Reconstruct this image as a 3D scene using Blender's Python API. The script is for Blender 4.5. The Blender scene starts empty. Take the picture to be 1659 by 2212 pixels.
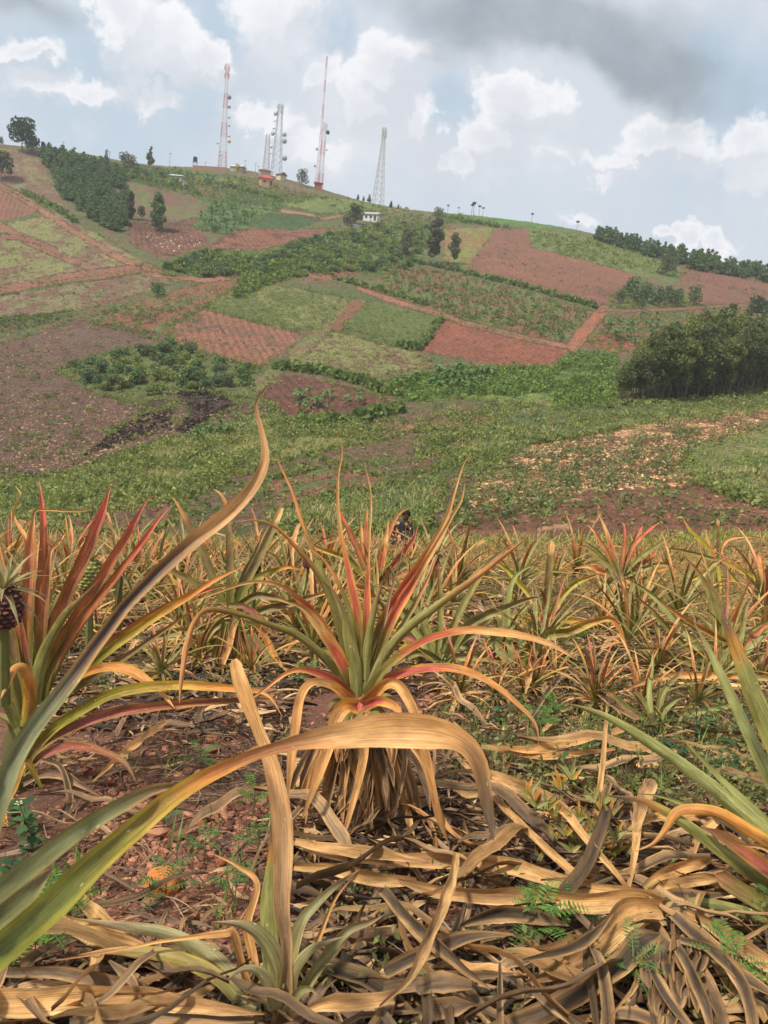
import bpy, math, random
import numpy as np
from math import radians, sin, cos, pi, sqrt
random.seed(7); RNG = np.random.default_rng(11)

# ---------------------------------------------------------------- camera
PITCH, ROLL = radians(12.0), radians(5.7)
FPX, CX, CY = 1661.0, 829.5, 1106.0            # focal length and centre in photograph units (1659 wide)
fw = np.array([0, cos(PITCH), -sin(PITCH)]); r0 = np.array([1.0, 0, 0]); u0 = np.array([0, sin(PITCH), cos(PITCH)])
rt = r0*cos(ROLL)+u0*sin(ROLL); up = u0*cos(ROLL)-r0*sin(ROLL)
scene = bpy.context.scene; COL = scene.collection
from mathutils import Matrix, Vector
cam_d = bpy.data.cameras.new('camera'); cam = bpy.data.objects.new('camera', cam_d); COL.objects.link(cam)
cam_d.sensor_fit = 'HORIZONTAL'; cam_d.sensor_width = 36; cam_d.lens = 36*FPX/1659
cam.matrix_world = Matrix(((rt[0], up[0], -fw[0], 0), (rt[1], up[1], -fw[1], 0), (rt[2], up[2], -fw[2], 0), (0, 0, 0, 1)))
cam_d.clip_start = 0.05; cam_d.clip_end = 6000
cam_d.dof.use_dof = True; cam_d.dof.focus_distance = 3.2; cam_d.dof.aperture_fstop = 16.0
scene.camera = cam
scene.view_settings.view_transform = 'Standard'; scene.view_settings.look = 'None'
scene.view_settings.exposure = 0.14; scene.view_settings.gamma = 1.0; scene.view_settings.use_curve_mapping = False

def ray(U, V):
    U = np.asarray(U, float); V = np.asarray(V, float)
    return fw + rt*((U-CX)/FPX)[..., None] + up*((CY-V)/FPX)[..., None]
def P(U, V, t): return ray(U, V)*np.asarray(t, float)[..., None]
def proj(p):
    p = np.asarray(p, float); t = p@fw; ts = np.where(np.abs(t) < 1e-3, 1e-3, t)
    return CX+FPX*(p@rt)/ts, CY-FPX*(p@up)/ts, t

def lin(c):
    c = np.asarray(c, float)/255.0
    return np.where(c <= 0.04045, c/12.92, ((c+0.055)/1.055)**2.4)

# ---------------------------------------------------------------- world and sun
SUN_EL, SUN_AZ = radians(56), radians(-128)      # azimuth measured from +Y towards +X
world = bpy.data.worlds.new("World"); scene.world = world; world.use_nodes = True
wt = world.node_tree; wt.nodes.clear()
SKY_STRENGTH = 0.12
def N(tree, typ, **kw):
    n = tree.nodes.new(typ)
    for k, v in kw.items(): setattr(n, k, v)
    return n
class G:
    """small helper for building node graphs"""
    def __init__(s, tree): s.t = tree
    def put(s, sock, v):
        if hasattr(v, 'is_output') or isinstance(v, bpy.types.NodeSocket): s.t.links.new(v, sock)
        else: sock.default_value = v
    def m(s, op, a, b=0.0, c=None, clamp=False):
        n = s.t.nodes.new('ShaderNodeMath'); n.operation = op; n.use_clamp = clamp
        s.put(n.inputs[0], a); s.put(n.inputs[1], b)
        if c is not None: s.put(n.inputs[2], c)
        return n.outputs[0]
    def v(s, op, a, b=(0, 0, 0), out=0, scale=None):
        n = s.t.nodes.new('ShaderNodeVectorMath'); n.operation = op
        s.put(n.inputs[0], a)
        if scale is not None: s.put(n.inputs['Scale'], scale)
        else: s.put(n.inputs[1], b)
        return n.outputs[out]
    def ss(s, x, a, b, lo=0.0, hi=1.0):
        n = s.t.nodes.new('ShaderNodeMapRange'); n.interpolation_type = 'SMOOTHSTEP'
        s.put(n.inputs[0], x); s.put(n.inputs[1], a); s.put(n.inputs[2], b); s.put(n.inputs[3], lo); s.put(n.inputs[4], hi)
        return n.outputs[0]
    def mix(s, f, a, b, mode='MIX'):
        n = s.t.nodes.new('ShaderNodeMix'); n.data_type = 'RGBA'; n.blend_type = mode
        s.put(n.inputs[0], f); s.put(n.inputs[6], a); s.put(n.inputs[7], b)
        return n.outputs[2]
    def noise(s, vec, scale, detail=4, rough=0.5, out=0, dist=0.0):
        n = s.t.nodes.new('ShaderNodeTexNoise'); n.inputs['Scale'].default_value = scale
        n.inputs['Detail'].default_value = detail; n.inputs['Roughness'].default_value = rough
        n.inputs['Distortion'].default_value = dist
        if vec is not None: s.put(n.inputs['Vector'], vec)
        return n.outputs[out]
def rgba(c): return (float(c[0]), float(c[1]), float(c[2]), 1.0)
def sk(c, k=1.0): return rgba(lin(c)*k/SKY_STRENGTH)

g = G(wt)
geo = N(wt, 'ShaderNodeNewGeometry')
dirn = g.v('SCALE', geo.outputs['Incoming'], scale=-1.0)
sep = N(wt, 'ShaderNodeSeparateXYZ'); wt.links.new(dirn, sep.inputs[0])
ay = g.m('MAXIMUM', g.m('ABSOLUTE', sep.outputs[1]), 0.32)
px = g.m('DIVIDE', sep.outputs[0], ay); pz = g.m('DIVIDE', sep.outputs[2], ay)
cmb = N(wt, 'ShaderNodeCombineXYZ'); wt.links.new(px, cmb.inputs[0]); wt.links.new(pz, cmb.inputs[1]); wt.links.new(g.m('MULTIPLY', sep.outputs[1], 0.5), cmb.inputs[2])
pos = cmb.outputs[0]
def sp(U, V):
    d = ray(U, V); return d[0]/d[1], d[2]/d[1]
nz = g.v('SUBTRACT', g.noise(pos, 11, 9, 0.62, out=1), (0.5, 0.5, 0.5))
warp = g.v('ADD', g.v('MULTIPLY', nz, (0.14, 0.12, 0)), g.v('MULTIPLY', g.v('SUBTRACT', g.noise(pos, 34, 6, 0.6, out=1), (0.5, 0.5, 0.5)), (0.035, 0.035, 0)))
nz2 = g.v('SUBTRACT', g.noise(pos, 3.2, 6, 0.55, out=1), (0.5, 0.5, 0.5))
warp2 = g.v('MULTIPLY', nz2, (0.30, 0.22, 0))
pw = g.v('ADD', pos, warp)
def field(vec, blobs):
    acc = None
    for (U, V, ru, rv, wgt) in blobs:
        c = sp(U, V)
        d = g.v('SUBTRACT', vec, (c[0], c[1], 0))
        d = g.v('MULTIPLY', d, (FPX/ru, FPX/rv, 0))
        l = g.v('LENGTH', d, out=1)
        f = g.m('MULTIPLY', g.m('SUBTRACT', 1.0, l), wgt)
        acc = f if acc is None else g.m('SMOOTH_MAX', acc, f, 0.12)
    return acc
WHITE = [(262, 50, 62, 75, 1), (330, 110, 120, 75, 1), (430, 150, 90, 60, 1), (90, 190, 120, 45, .6),
         (600, 40, 120, 110, .75), (700, 170, 70, 60, .9), (840, 150, 85, 85, 1), (800, 240, 130, 95, .9), (905, 260, 60, 80, 1),
         (1120, 225, 95, 75, 1.1), (1070, 300, 120, 70, 1), (960, 345, 120, 45, .8), (700, 330, 160, 60, .55),
         (1430, 290, 95, 50, 1), (1490, 330, 90, 60, .7), (1300, 385, 45, 30, .9), (1620, 310, 70, 60, .8), (1640, 370, 60, 40, .9), (210, 190, 130, 40, .6), (560, 260, 120, 45, .5), (1330, 330, 110, 40, .5), (1250, 470, 80, 24, .5), (1010, 400, 90, 26, .5), (40, 110, 90, 40, .7),
         (1465, 505, 45, 32, 1), (1540, 530, 50, 30, .9), (1165, 340, 70, 60, .6), (345, 225, 60, 30, .8)]
DARK = [(1200, 30, 370, 95, 1), (1440, 110, 170, 80, .9), (1020, 60, 180, 60, .7), (60, 20, 150, 40, .35)]
BLUE = [(470, 60, 75, 75, 1), (700, 95, 70, 80, 1), (940, 200, 65, 80, .8), (1640, 200, 120, 120, .8), (1590, 90, 60, 110, .7), (470, 10, 110, 50, .7)]
Fw = field(pw, WHITE)
Fw2 = field(g.v('ADD', pw, (-0.014, 0.030, 0)), WHITE)
gen = g.noise(pos, 2.1, 9, 0.55)
gen_hi = g.noise(pos, 5.0, 10, 0.6)
back = g.ss(sep.outputs[1], 0.25, -0.1)          # away from the view the same kind of cloud goes on as plain noise
Fgen = g.m('SUBTRACT', g.m('MULTIPLY', gen, 2.2), 1.15)
Fwm = g.m('ADD', g.m('MULTIPLY', Fw, g.m('SUBTRACT', 1.0, back)), g.m('MULTIPLY', Fgen, back))
cover = g.ss(g.m('ADD', Fwm, g.m('MULTIPLY', g.m('SUBTRACT', gen_hi, 0.5), 0.5)), -0.03, 0.34)
lit = g.ss(g.m('SUBTRACT', Fw, Fw2), 0.0, 0.30)
lit = g.m('MULTIPLY', lit, g.ss(Fw, 0.85, 0.05, 0.25, 1.0))
Fd = field(g.v('ADD', pos, warp2), DARK)
dark = g.ss(Fd, -0.15, 0.5)
Fb = field(g.v('ADD', pos, warp2), BLUE)
blue = g.ss(Fb, -0.1, 0.6)
nish = N(wt, 'ShaderNodeTexSky'); nish.sky_type = 'NISHITA'; nish.sun_disc = False
nish.sun_elevation = SUN_EL; nish.sun_rotation = SUN_AZ; nish.air_density = 1.2; nish.dust_density = 3.0; nish.altitude = 1200
base = g.mix(g.ss(gen, 0.33, 0.52), sk((192, 208, 221)), sk((216, 221, 227)))
base = g.mix(g.ss(gen_hi, 0.42, 0.62, 0.0, 0.75), base, sk((226, 228, 233)))
base = g.mix(g.ss(pz, 0.05, 0.34, 0.75, 0.0), base, sk((203, 214, 224)))
c1 = g.mix(g.m('MULTIPLY', blue, 0.65), base, sk((176, 199, 217)))
c1 = g.mix(0.12, c1, nish.outputs[0])
cl = g.mix(g.ss(gen_hi, 0.35, 0.65), sk((208, 213, 221)), sk((226, 228, 235)))
cl = g.mix(lit, cl, sk((249, 248, 250)))
c2 = g.mix(g.m('MULTIPLY', cover, 0.92), c1, cl)
dkc = g.mix(g.ss(gen_hi, 0.35, 0.65), sk((142, 153, 163)), sk((170, 179, 188)))
c3 = g.mix(g.m('MULTIPLY', dark, 0.9), c2, dkc)
# below the horizon: distant ground tone
c4 = g.mix(g.ss(pz, -0.02, -0.12), c3, rgba(np.array([0.16, 0.15, 0.11])/SKY_STRENGTH))
bg = N(wt, 'ShaderNodeBackground'); bg.inputs[1].default_value = SKY_STRENGTH
wo = N(wt, 'ShaderNodeOutputWorld'); wt.links.new(c4, bg.inputs[0]); wt.links.new(bg.outputs[0], wo.inputs[0])
sun_d = bpy.data.lights.new('sun', 'SUN'); sun_d.energy = 4.2; sun_d.angle = radians(6); sun_d.color = (1.0, 0.955, 0.89)
sun = bpy.data.objects.new('sun', sun_d); COL.objects.link(sun)
sdir = Vector((sin(SUN_AZ)*cos(SUN_EL), cos(SUN_AZ)*cos(SUN_EL), sin(SUN_EL)))
sun.rotation_euler = sdir.to_track_quat('Z', 'Y').to_euler(); sun.location = (-20, -10, 40)

# ---------------------------------------------------------------- numpy noise
def vnoise(x, y, seed=0):
    xi = np.floor(x).astype(np.int64); yi = np.floor(y).astype(np.int64)
    fx = x-xi; fy = y-yi; fx = fx*fx*(3-2*fx); fy = fy*fy*(3-2*fy)
    def h(a, b):
        n = (a*374761393 + b*668265263 + seed*1442695041) & 0xffffffff
        n = ((n ^ (n >> 13))*1274126177) & 0xffffffff
        return ((n ^ (n >> 16)) & 0xffff)/65535.0
    return (h(xi, yi)*(1-fx)+h(xi+1, yi)*fx)*(1-fy)+(h(xi, yi+1)*(1-fx)+h(xi+1, yi+1)*fx)*fy
def fbm(x, y, s, octv=4, seed=0):
    x = np.asarray(x, float)/s; y = np.asarray(y, float)/s; a = 1.0; tot = 0; w = 0
    for o in range(octv):
        tot = tot+a*vnoise(x*2**o+17.3*o, y*2**o-9.1*o, seed+o); w += a; a *= 0.55
    return tot/w*2-1
def sst(x, a, b):
    t = np.clip((x-a)/(b-a), 0, 1); return t*t*(3-2*t)

# ---------------------------------------------------------------- terrain height
COLS = {-450: [(285, 300), (420, 250), (620, 190), (850, 125), (1050, 75)],
        0: [(314, 310), (420, 265), (520, 225), (620, 192), (720, 165), (850, 125), (1000, 88), (1110, 60)],
        150: [(328, 318), (470, 245), (560, 212)],
        290: [(352, 345), (430, 285), (510, 235), (580, 203), (690, 170), (790, 142), (900, 108), (1110, 58)],
        480: [(366, 400), (430, 310), (510, 250), (600, 202), (700, 168), (800, 138), (880, 112), (1000, 80), (1125, 54)],
        700: [(412, 400)],
        830: [(446, 385), (500, 300), (570, 244), (650, 202), (760, 160), (850, 128), (930, 98), (1030, 70), (1130, 50)],
        1050: [(470, 380), (560, 275)],
        1250: [(498, 360), (560, 290), (660, 216), (760, 165), (850, 125), (950, 88), (1050, 62), (1130, 48)],
        1450: [(548, 340)],
        1659: [(606, 325), (655, 262), (760, 190), (860, 130), (950, 85), (1050, 60), (1120, 46)],
        2100: [(680, 300), (860, 130), (1050, 58)]}
cp = []
for U, L in COLS.items():
    for i, (V, t) in enumerate(L):
        p = P(U, V, t); cp.append(p)
        if i == 0:
            q = p*1.22; q[2] = p[2]-5; cp.append(q)
            q = p*1.6; q[2] = p[2]-34; cp.append(q)
def near_raw(x, y):
    yy = np.maximum(y, 0.0)
    z = -0.93-0.22*np.minimum(yy, 2.0)-0.192*np.maximum(yy-2.0, 0)
    return z+0.095*x*sst(yy, -2, 2)
for x in (-45, -15, 0, 15, 45):
    cp.append(np.array([x, 24.0, -8.0+0.08*x])); cp.append(np.array([x, 34.0, -11.0+0.07*x]))
cp = np.array(cp)
def tps_fit(c):
    n = len(c); d = np.sqrt(((c[:, None, :2]-c[None, :, :2])**2).sum(-1))/100.0
    K = np.where(d > 0, d*d*np.log(np.maximum(d, 1e-9)), 0)+np.eye(n)*1e-4
    Pm = np.c_[np.ones(n), c[:, :2]/100.0]
    A = np.block([[K, Pm], [Pm.T, np.zeros((3, 3))]])
    return np.linalg.solve(A, np.r_[c[:, 2], 0, 0, 0])
TW = tps_fit(cp)
def tps(x, y):
    x = np.asarray(x, float); y = np.asarray(y, float); out = TW[-3]+TW[-2]*x/100+TW[-1]*y/100
    for i in range(len(cp)):
        d2 = ((x-cp[i, 0])**2+(y-cp[i, 1])**2)/1e4
        out = out+TW[i]*0.5*d2*np.log(np.maximum(d2, 1e-12))
    return out
GX0, GX1, GY0, GY1, GS = -420.0, 460.0, 8.0, 640.0, 2.0
gxs = np.arange(GX0, GX1+GS, GS); gys = np.arange(GY0, GY1+GS, GS)
gX, gY = np.meshgrid(gxs, gys); HG = tps(gX, gY)
def far_h(x, y):
    fx = np.clip((x-GX0)/GS, 0, len(gxs)-1.001); fy = np.clip((y-GY0)/GS, 0, len(gys)-1.001)
    i = fx.astype(int); j = fy.astype(int); a = fx-i; b = fy-j
    return (HG[j, i]*(1-a)+HG[j, i+1]*a)*(1-b)+(HG[j+1, i]*(1-a)+HG[j+1, i+1]*a)*b
def crest_y(x): return 13.0+0.45*np.clip(x, 0, 12)+0.6*np.sin(x*0.9)
def height(x, y):
    x = np.asarray(x, float); y = np.asarray(y, float); c = crest_y(x)
    zn = near_raw(x, y)-0.06*np.maximum(y-c, 0)**1.5
    w = sst(y, c+2, c+14)
    return zn*(1-w)+far_h(x, y)*w
def g_hit(U, V):
    """where the sight line of a photograph point meets the ground"""
    U = np.atleast_1d(np.asarray(U, float)); V = np.atleast_1d(np.asarray(V, float)); d = ray(U, V)
    done = np.zeros(len(U), bool); tt = np.full(len(U), np.nan); prev = None; best = np.full(len(U), 1e9); bt = np.full(len(U), 300.0)
    ts = np.r_[np.arange(0.5, 16, 0.13), np.arange(16, 60, 1.0), np.arange(60, 520, 2.5)]
    for t in ts:
        p = d*t; h = p[:, 2]-height(p[:, 0], p[:, 1])
        if prev is not None:
            hit = (~done) & (h <= 0)
            tt[hit] = tp+(t-tp)*prev[hit]/(prev[hit]-h[hit]+1e-12); done |= hit
        k = (h/t < best) & (t > 120); best[k] = (h/t)[k]; bt[k] = t
        prev = h; tp = t
    tt = np.where(done, tt, bt)
    p = d*tt[:, None]; p[:, 2] = height(p[:, 0], p[:, 1])
    return p, done
def gp(U, V):
    p, ok = g_hit(U, V); return p[0]

# ---------------------------------------------------------------- mesh and object helpers
def tag(o, label=None, cat=None, group=None, kind=None):
    for k, v in (('label', label), ('category', cat), ('group', group), ('kind', kind)):
        if v: o[k] = v
    return o
def mesh_obj(name, V, F, mat, parent=None, col=None, uv=None, smooth=True, loc=None):
    """V (n,3); F either an (m,3|4) array or list of such arrays; col (n,3) linear colours; uv (n,2)"""
    V = np.asarray(V, np.float32)
    if loc is not None: V = V-np.asarray(loc, np.float32)
    Fs = F if (isinstance(F, list) and len(F) and isinstance(F[0], np.ndarray) and F[0].ndim == 2) else [F]
    Fs = [np.asarray(f, np.int32) for f in Fs if len(f)]
    me = bpy.data.meshes.new(name)
    me.vertices.add(len(V)); me.vertices.foreach_set('co', V.ravel())
    flat = np.concatenate([f.ravel() for f in Fs]); sizes = np.concatenate([np.full(len(f), f.shape[1], np.int32) for f in Fs])
    me.loops.add(len(flat)); me.loops.foreach_set('vertex_index', flat)
    me.polygons.add(len(sizes)); starts = np.r_[0, np.cumsum(sizes)[:-1]].astype(np.int32)
    me.polygons.foreach_set('loop_start', starts); me.polygons.foreach_set('loop_total', sizes)
    if col is not None:
        a = me.color_attributes.new('Col', 'FLOAT_COLOR', 'POINT')
        a.data.foreach_set('color', np.c_[col, np.ones(len(col))].astype(np.float32).ravel())
    if uv is not None:
        ul = me.uv_layers.new(name='UVMap'); ul.data.foreach_set('uv', np.asarray(uv, np.float32)[flat].ravel())
    me.update(calc_edges=True)
    me.polygons.foreach_set('use_smooth', np.full(len(sizes), smooth)); me.update()
    if mat: me.materials.append(mat)
    o = bpy.data.objects.new(name, me); COL.objects.link(o)
    if parent is not None: o.parent = parent
    elif loc is not None: o.location = loc
    if parent is not None and loc is not None: pass
    return o
def empty(name, loc, label, cat, group=None, rz=0):
    o = bpy.data.objects.new(name, None); o.empty_display_size = 0.2; COL.objects.link(o); o.location = [float(a) for a in loc]; o.rotation_euler.z = rz
    return tag(o, label, cat, group)
def dup(o, loc, rz=0.0, s=1.0, label=None, group=None, tilt=0.0):
    c = o.copy(); COL.objects.link(c); c.location = [float(a) for a in loc]; c.rotation_euler = (tilt, 0, rz)
    c.scale = (s, s, s) if np.isscalar(s) else s
    if label: c['label'] = label
    if group: c['group'] = group
    for ch in o.children:
        k = ch.copy(); COL.objects.link(k); k.parent = c
        for g2 in ch.children:
            q = g2.copy(); COL.objects.link(q); q.parent = k
    return c
class MB:
    """collects geometry with colours"""
    def __init__(s): s.V = []; s.F = {3: [], 4: []}; s.C = []; s.n = 0
    def add(s, V, F, c):
        V = np.asarray(V, float); F = np.asarray(F, int); c = np.asarray(c, float)
        if c.ndim == 1: c = np.tile(c, (len(V), 1))
        s.V.append(V); s.C.append(c); s.F[F.shape[1]].append(F+s.n); s.n += len(V); return s
    def box(s, c, d, col, rz=0.0):
        x, y, z = [v/2 for v in d]
        V = np.array([[-x, -y, -z], [x, -y, -z], [x, y, -z], [-x, y, -z], [-x, -y, z], [x, -y, z], [x, y, z], [-x, y, z]])
        R = np.array([[cos(rz), -sin(rz), 0], [sin(rz), cos(rz), 0], [0, 0, 1]])
        return s.add(V@R.T+np.array(c), [[0, 3, 2, 1], [4, 5, 6, 7], [0, 1, 5, 4], [1, 2, 6, 5], [2, 3, 7, 6], [3, 0, 4, 7]], col)
    def tube(s, pts, rad, col, n=6):
        pts = np.asarray(pts, float); m = len(pts); rad = np.broadcast_to(np.asarray(rad, float), (m,))
        T = np.gradient(pts, axis=0); T /= np.linalg.norm(T, axis=1)[:, None]+1e-9
        ref = np.array([0, 0, 1.0]) if abs(T[0][2]) < 0.8 else np.array([1.0, 0, 0])
        A = np.cross(T, ref); A /= np.linalg.norm(A, axis=1)[:, None]+1e-9; B = np.cross(T, A)
        an = np.arange(n)*2*pi/n
        V = (pts[:, None]+rad[:, None, None]*(np.cos(an)[None, :, None]*A[:, None]+np.sin(an)[None, :, None]*B[:, None])).reshape(-1, 3)
        F = [[i*n+j, i*n+(j+1) % n, (i+1)*n+(j+1) % n, (i+1)*n+j] for i in range(m-1) for j in range(n)]
        c = np.asarray(col, float)
        if c.ndim == 2: c = np.repeat(c, n, axis=0)
        return s.add(V, F, c)
    def build(s, name, mat, parent=None, loc=None, smooth=False):
        F = [np.concatenate(s.F[k]) for k in (3, 4) if s.F[k]]
        return mesh_obj(name, np.concatenate(s.V), F, mat, parent, np.concatenate(s.C), smooth=smooth, loc=loc)
def quads_from(Cn, A, B, col, uvless=True):
    """rhomb leaf cards: centres (n,3), half axes A,B (n,3) -> V,F,C"""
    n = len(Cn); V = np.stack([Cn-A, Cn-B, Cn+A, Cn+B], 1).reshape(-1, 3)
    F = np.arange(4*n).reshape(-1, 4); return V, F, np.repeat(col, 4, axis=0)
def rnd_unit(n, rng=RNG):
    v = rng.normal(size=(n, 3)); return v/np.linalg.norm(v, axis=1)[:, None]
def leaf_cloud(centres, size, cols, rng=RNG, aspect=0.5, flat=0.0):
    n = len(centres); a = rnd_unit(n, rng); 
    if flat: a[:, 2] *= (1-flat); a /= np.linalg.norm(a, axis=1)[:, None]
    b = np.cross(a, rnd_unit(n, rng)); b /= np.linalg.norm(b, axis=1)[:, None]+1e-9
    sz = np.broadcast_to(size, (n,))*rng.uniform(0.7, 1.3, n)
    return quads_from(centres, a*sz[:, None], b*(sz*aspect)[:, None], cols)

# ---------------------------------------------------------------- materials
def mat_base(name):
    m = bpy.data.materials.new(name); m.use_nodes = True; t = m.node_tree
    b = t.nodes['Principled BSDF']; b.inputs['Roughness'].default_value = 0.8; b.inputs['Specular IOR Level'].default_value = 0.25
    return m, t, b, G(t)
def mat_col(name, rough=0.8, spec=0.2, nscale=0.0, namt=0.0, bump=0.0, transl=0.0, bdist=0.02, metallic=0.0):
    """surface coloured by its mesh's own colours, with procedural grain"""
    m, t, b, g = mat_base(name)
    at = N(t, 'ShaderNodeAttribute'); at.attribute_name = 'Col'; c = at.outputs['Color']
    if nscale:
        tc = N(t, 'ShaderNodeTexCoord'); nn = g.noise(tc.outputs['Object'], nscale, 5, 0.6)
        c = g.mix(1.0, c, None or g.mix(nn, rgba([1-namt]*3), rgba([1+namt]*3)), 'MULTIPLY')
        if bump:
            bp = N(t, 'ShaderNodeBump'); bp.inputs['Strength'].default_value = bump; bp.inputs['Distance'].default_value = bdist
            t.links.new(nn, bp.inputs['Height']); t.links.new(bp.outputs[0], b.inputs['Normal'])
    t.links.new(c, b.inputs['Base Color']); b.inputs['Roughness'].default_value = rough; b.inputs['Specular IOR Level'].default_value = spec
    b.inputs['Metallic'].default_value = metallic
    if transl:
        tr = N(t, 'ShaderNodeBsdfTranslucent'); mx = N(t, 'ShaderNodeMixShader'); mx.inputs[0].default_value = transl
        t.links.new(c, tr.inputs[0]); t.links.new(b.outputs[0], mx.inputs[1]); t.links.new(tr.outputs[0], mx.inputs[2])
        t.links.new(mx.outputs[0], t.nodes['Material Output'].inputs[0])
    return m
def mat_leafblade(name, rough, amt, stripes=26.0, spots=0.0):
    """strap leaf: length-wise fibres, blotches, small pale scale spots"""
    m, t, b, g = mat_base(name)
    at = N(t, 'ShaderNodeAttribute'); at.attribute_name = 'Col'; c = at.outputs['Color']
    uv = N(t, 'ShaderNodeUVMap'); ob = N(t, 'ShaderNodeObjectInfo')
    off = g.m('MULTIPLY', ob.outputs['Random'], 37.0)
    cx = N(t, 'ShaderNodeCombineXYZ'); t.links.new(off, cx.inputs[2])
    u2 = g.v('ADD', uv.outputs[0], cx.outputs[0])
    st = g.noise(g.v('MULTIPLY', u2, (stripes, 5.0, 1)), 1.0, 4, 0.65)
    bl = g.noise(g.v('MULTIPLY', u2, (2.2, 14.0, 1)), 1.0, 5, 0.62)
    fine = g.noise(g.v('MULTIPLY', u2, (90, 40, 1)), 1.0, 2, 0.5)
    k = g.mix(g.ss(st, 0.3, 0.7), rgba([1-amt]*3), rgba([1+amt*0.8]*3))
    c = g.mix(1.0, c, k, 'MULTIPLY')
    c = g.mix(1.0, c, g.mix(g.ss(bl, 0.32, 0.68), rgba([1-amt*0.75, 1-amt*0.8, 1-amt*0.9]), rgba([1+amt*0.5]*3)), 'MULTIPLY')
    c = g.mix(g.ss(g.noise(g.v('MULTIPLY', u2, (7, 42, 1)), 1.0, 2, 0.5), 0.735, 0.77, 0.0, 0.75), c, rgba([0.13, 0.08, 0.05]))
    if spots: c = g.mix(g.ss(g.noise(g.v('MULTIPLY', u2, (9, 60, 1.7)), 1.0, 1, 0.5), 0.74, 0.78, 0.0, spots), c, rgba(lin((222, 205, 170))))
    h = g.m('ADD', g.m('MULTIPLY', st, 0.8), g.m('MULTIPLY', fine, 0.35))
    bp = N(t, 'ShaderNodeBump'); bp.inputs['Strength'].default_value = 0.55; bp.inputs['Distance'].default_value = 0.002
    t.links.new(h, bp.inputs['Height']); t.links.new(bp.outputs[0], b.inputs['Normal'])
    t.links.new(c, b.inputs['Base Color']); b.inputs['Roughness'].default_value = rough; b.inputs['Specular IOR Level'].default_value = 0.35
    tr = N(t, 'ShaderNodeBsdfTranslucent'); mx = N(t, 'ShaderNodeMixShader'); mx.inputs[0].default_value = 0.16
    t.links.new(c, tr.inputs[0]); t.links.new(b.outputs[0], mx.inputs[1]); t.links.new(tr.outputs[0], mx.inputs[2])
    t.links.new(mx.outputs[0], t.nodes['Material Output'].inputs[0])
    return m
M_LEAF = mat_leafblade('pineapple_leaf', 0.46, 0.40, 30, 0.8)
M_DRY = mat_leafblade('dry_leaf', 0.75, 0.5, 46)
M_FOL = mat_col('foliage', 0.7, 0.2, transl=0.35)
M_BARK = mat_col('bark', 0.9, 0.1, 3.0, 0.35, 0.6)
M_PAINT = mat_col('painted_surface', 0.7, 0.3, 1.5, 0.10)
M_STONE = mat_col('stone', 0.93, 0.15, 60.0, 0.30, 0.8, bdist=0.004)
M_SKIN = mat_col('skin_and_cloth', 0.8, 0.2, 30, 0.15)

def terrain_mat(name):
    m, t, b, g = mat_base(name)
    at = N(t, 'ShaderNodeAttribute'); at.attribute_name = 'Col'
    tc = N(t, 'ShaderNodeTexCoord'); p = tc.outputs['Object']
    n1 = g.noise(p, 1.5, 8, 0.78); n2 = g.noise(p, 6.0, 4, 0.75)
    k = g.mix(g.ss(n1, 0.28, 0.72), rgba([0.52]*3), rgba([1.42]*3)); c = g.mix(1.0, at.outputs['Color'], k, 'MULTIPLY')
    k = g.mix(g.ss(n2, 0.3, 0.7), rgba([0.72]*3), rgba([1.28]*3)); c = g.mix(1.0, c, k, 'MULTIPLY')
    t.links.new(c, b.inputs['Base Color']); b.inputs['Roughness'].default_value = 0.95; b.inputs['Specular IOR Level'].default_value = 0.1
    bp = N(t, 'ShaderNodeBump'); bp.inputs['Strength'].default_value = 0.9; bp.inputs['Distance'].default_value = 0.5
    t.links.new(g.m('ADD', n1, g.m('MULTIPLY', n2, 0.5)), bp.inputs['Height']); t.links.new(bp.outputs[0], b.inputs['Normal'])
    return m
M_TERR = terrain_mat('hillside_soil_and_grass')

def soil_mat():
    m, t, b, g = mat_base('red_soil')
    tc = N(t, 'ShaderNodeTexCoord'); p = tc.outputs['Object']
    n0 = g.noise(p, 1.3, 4, 0.6); n1 = g.noise(p, 14, 6, 0.7); n2 = g.noise(p, 70, 4, 0.65)
    c = g.mix(g.ss(n0, 0.35, 0.65), rgba(lin((96, 69, 56))), rgba(lin((124, 90, 72))))
    c = g.mix(1.0, c, g.mix(n1, rgba([0.5]*3), rgba([1.5]*3)), 'MULTIPLY')
    c = g.mix(g.ss(n2, 0.58, 0.7, 0, 0.7), c, rgba(lin((165, 112, 90))))
    sepx = N(t, 'ShaderNodeSeparateXYZ'); t.links.new(p, sepx.inputs[0])
    far = g.ss(g.m('ADD', sepx.outputs[1], g.m('MULTIPLY', n0, 3)), 6.0, 12.0, 0.0, 0.55)
    c = g.mix(far, c, g.mix(g.ss(n1, 0.4, 0.6), rgba(lin((118, 112, 62))), rgba(lin((176, 140, 88)))))
    t.links.new(c, b.inputs['Base Color']); b.inputs['Roughness'].default_value = 0.97; b.inputs['Specular IOR Level'].default_value = 0.1
    bp = N(t, 'ShaderNodeBump'); bp.inputs['Strength'].default_value = 1.0; bp.inputs['Distance'].default_value = 0.02
    t.links.new(g.m('ADD', n1, g.m('MULTIPLY', n2, 0.4)), bp.inputs['Height']); t.links.new(bp.outputs[0], b.inputs['Normal'])
    return m
M_SOIL = soil_mat()

# ---------------------------------------------------------------- far terrain with its fields
SOIL_R = (146, 98, 80); SOIL_B = (128, 97, 84); SOIL_D = (104, 72, 62); PAST = (142, 140, 92); PAST2 = (138, 133, 95)
GRN = (108, 120, 72); GRN_L = (128, 142, 72); GRN_D = (70, 92, 52); SCRUB = (100, 110, 68); TAN = (158, 122, 96); TRACK = (164, 110, 86)
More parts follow.
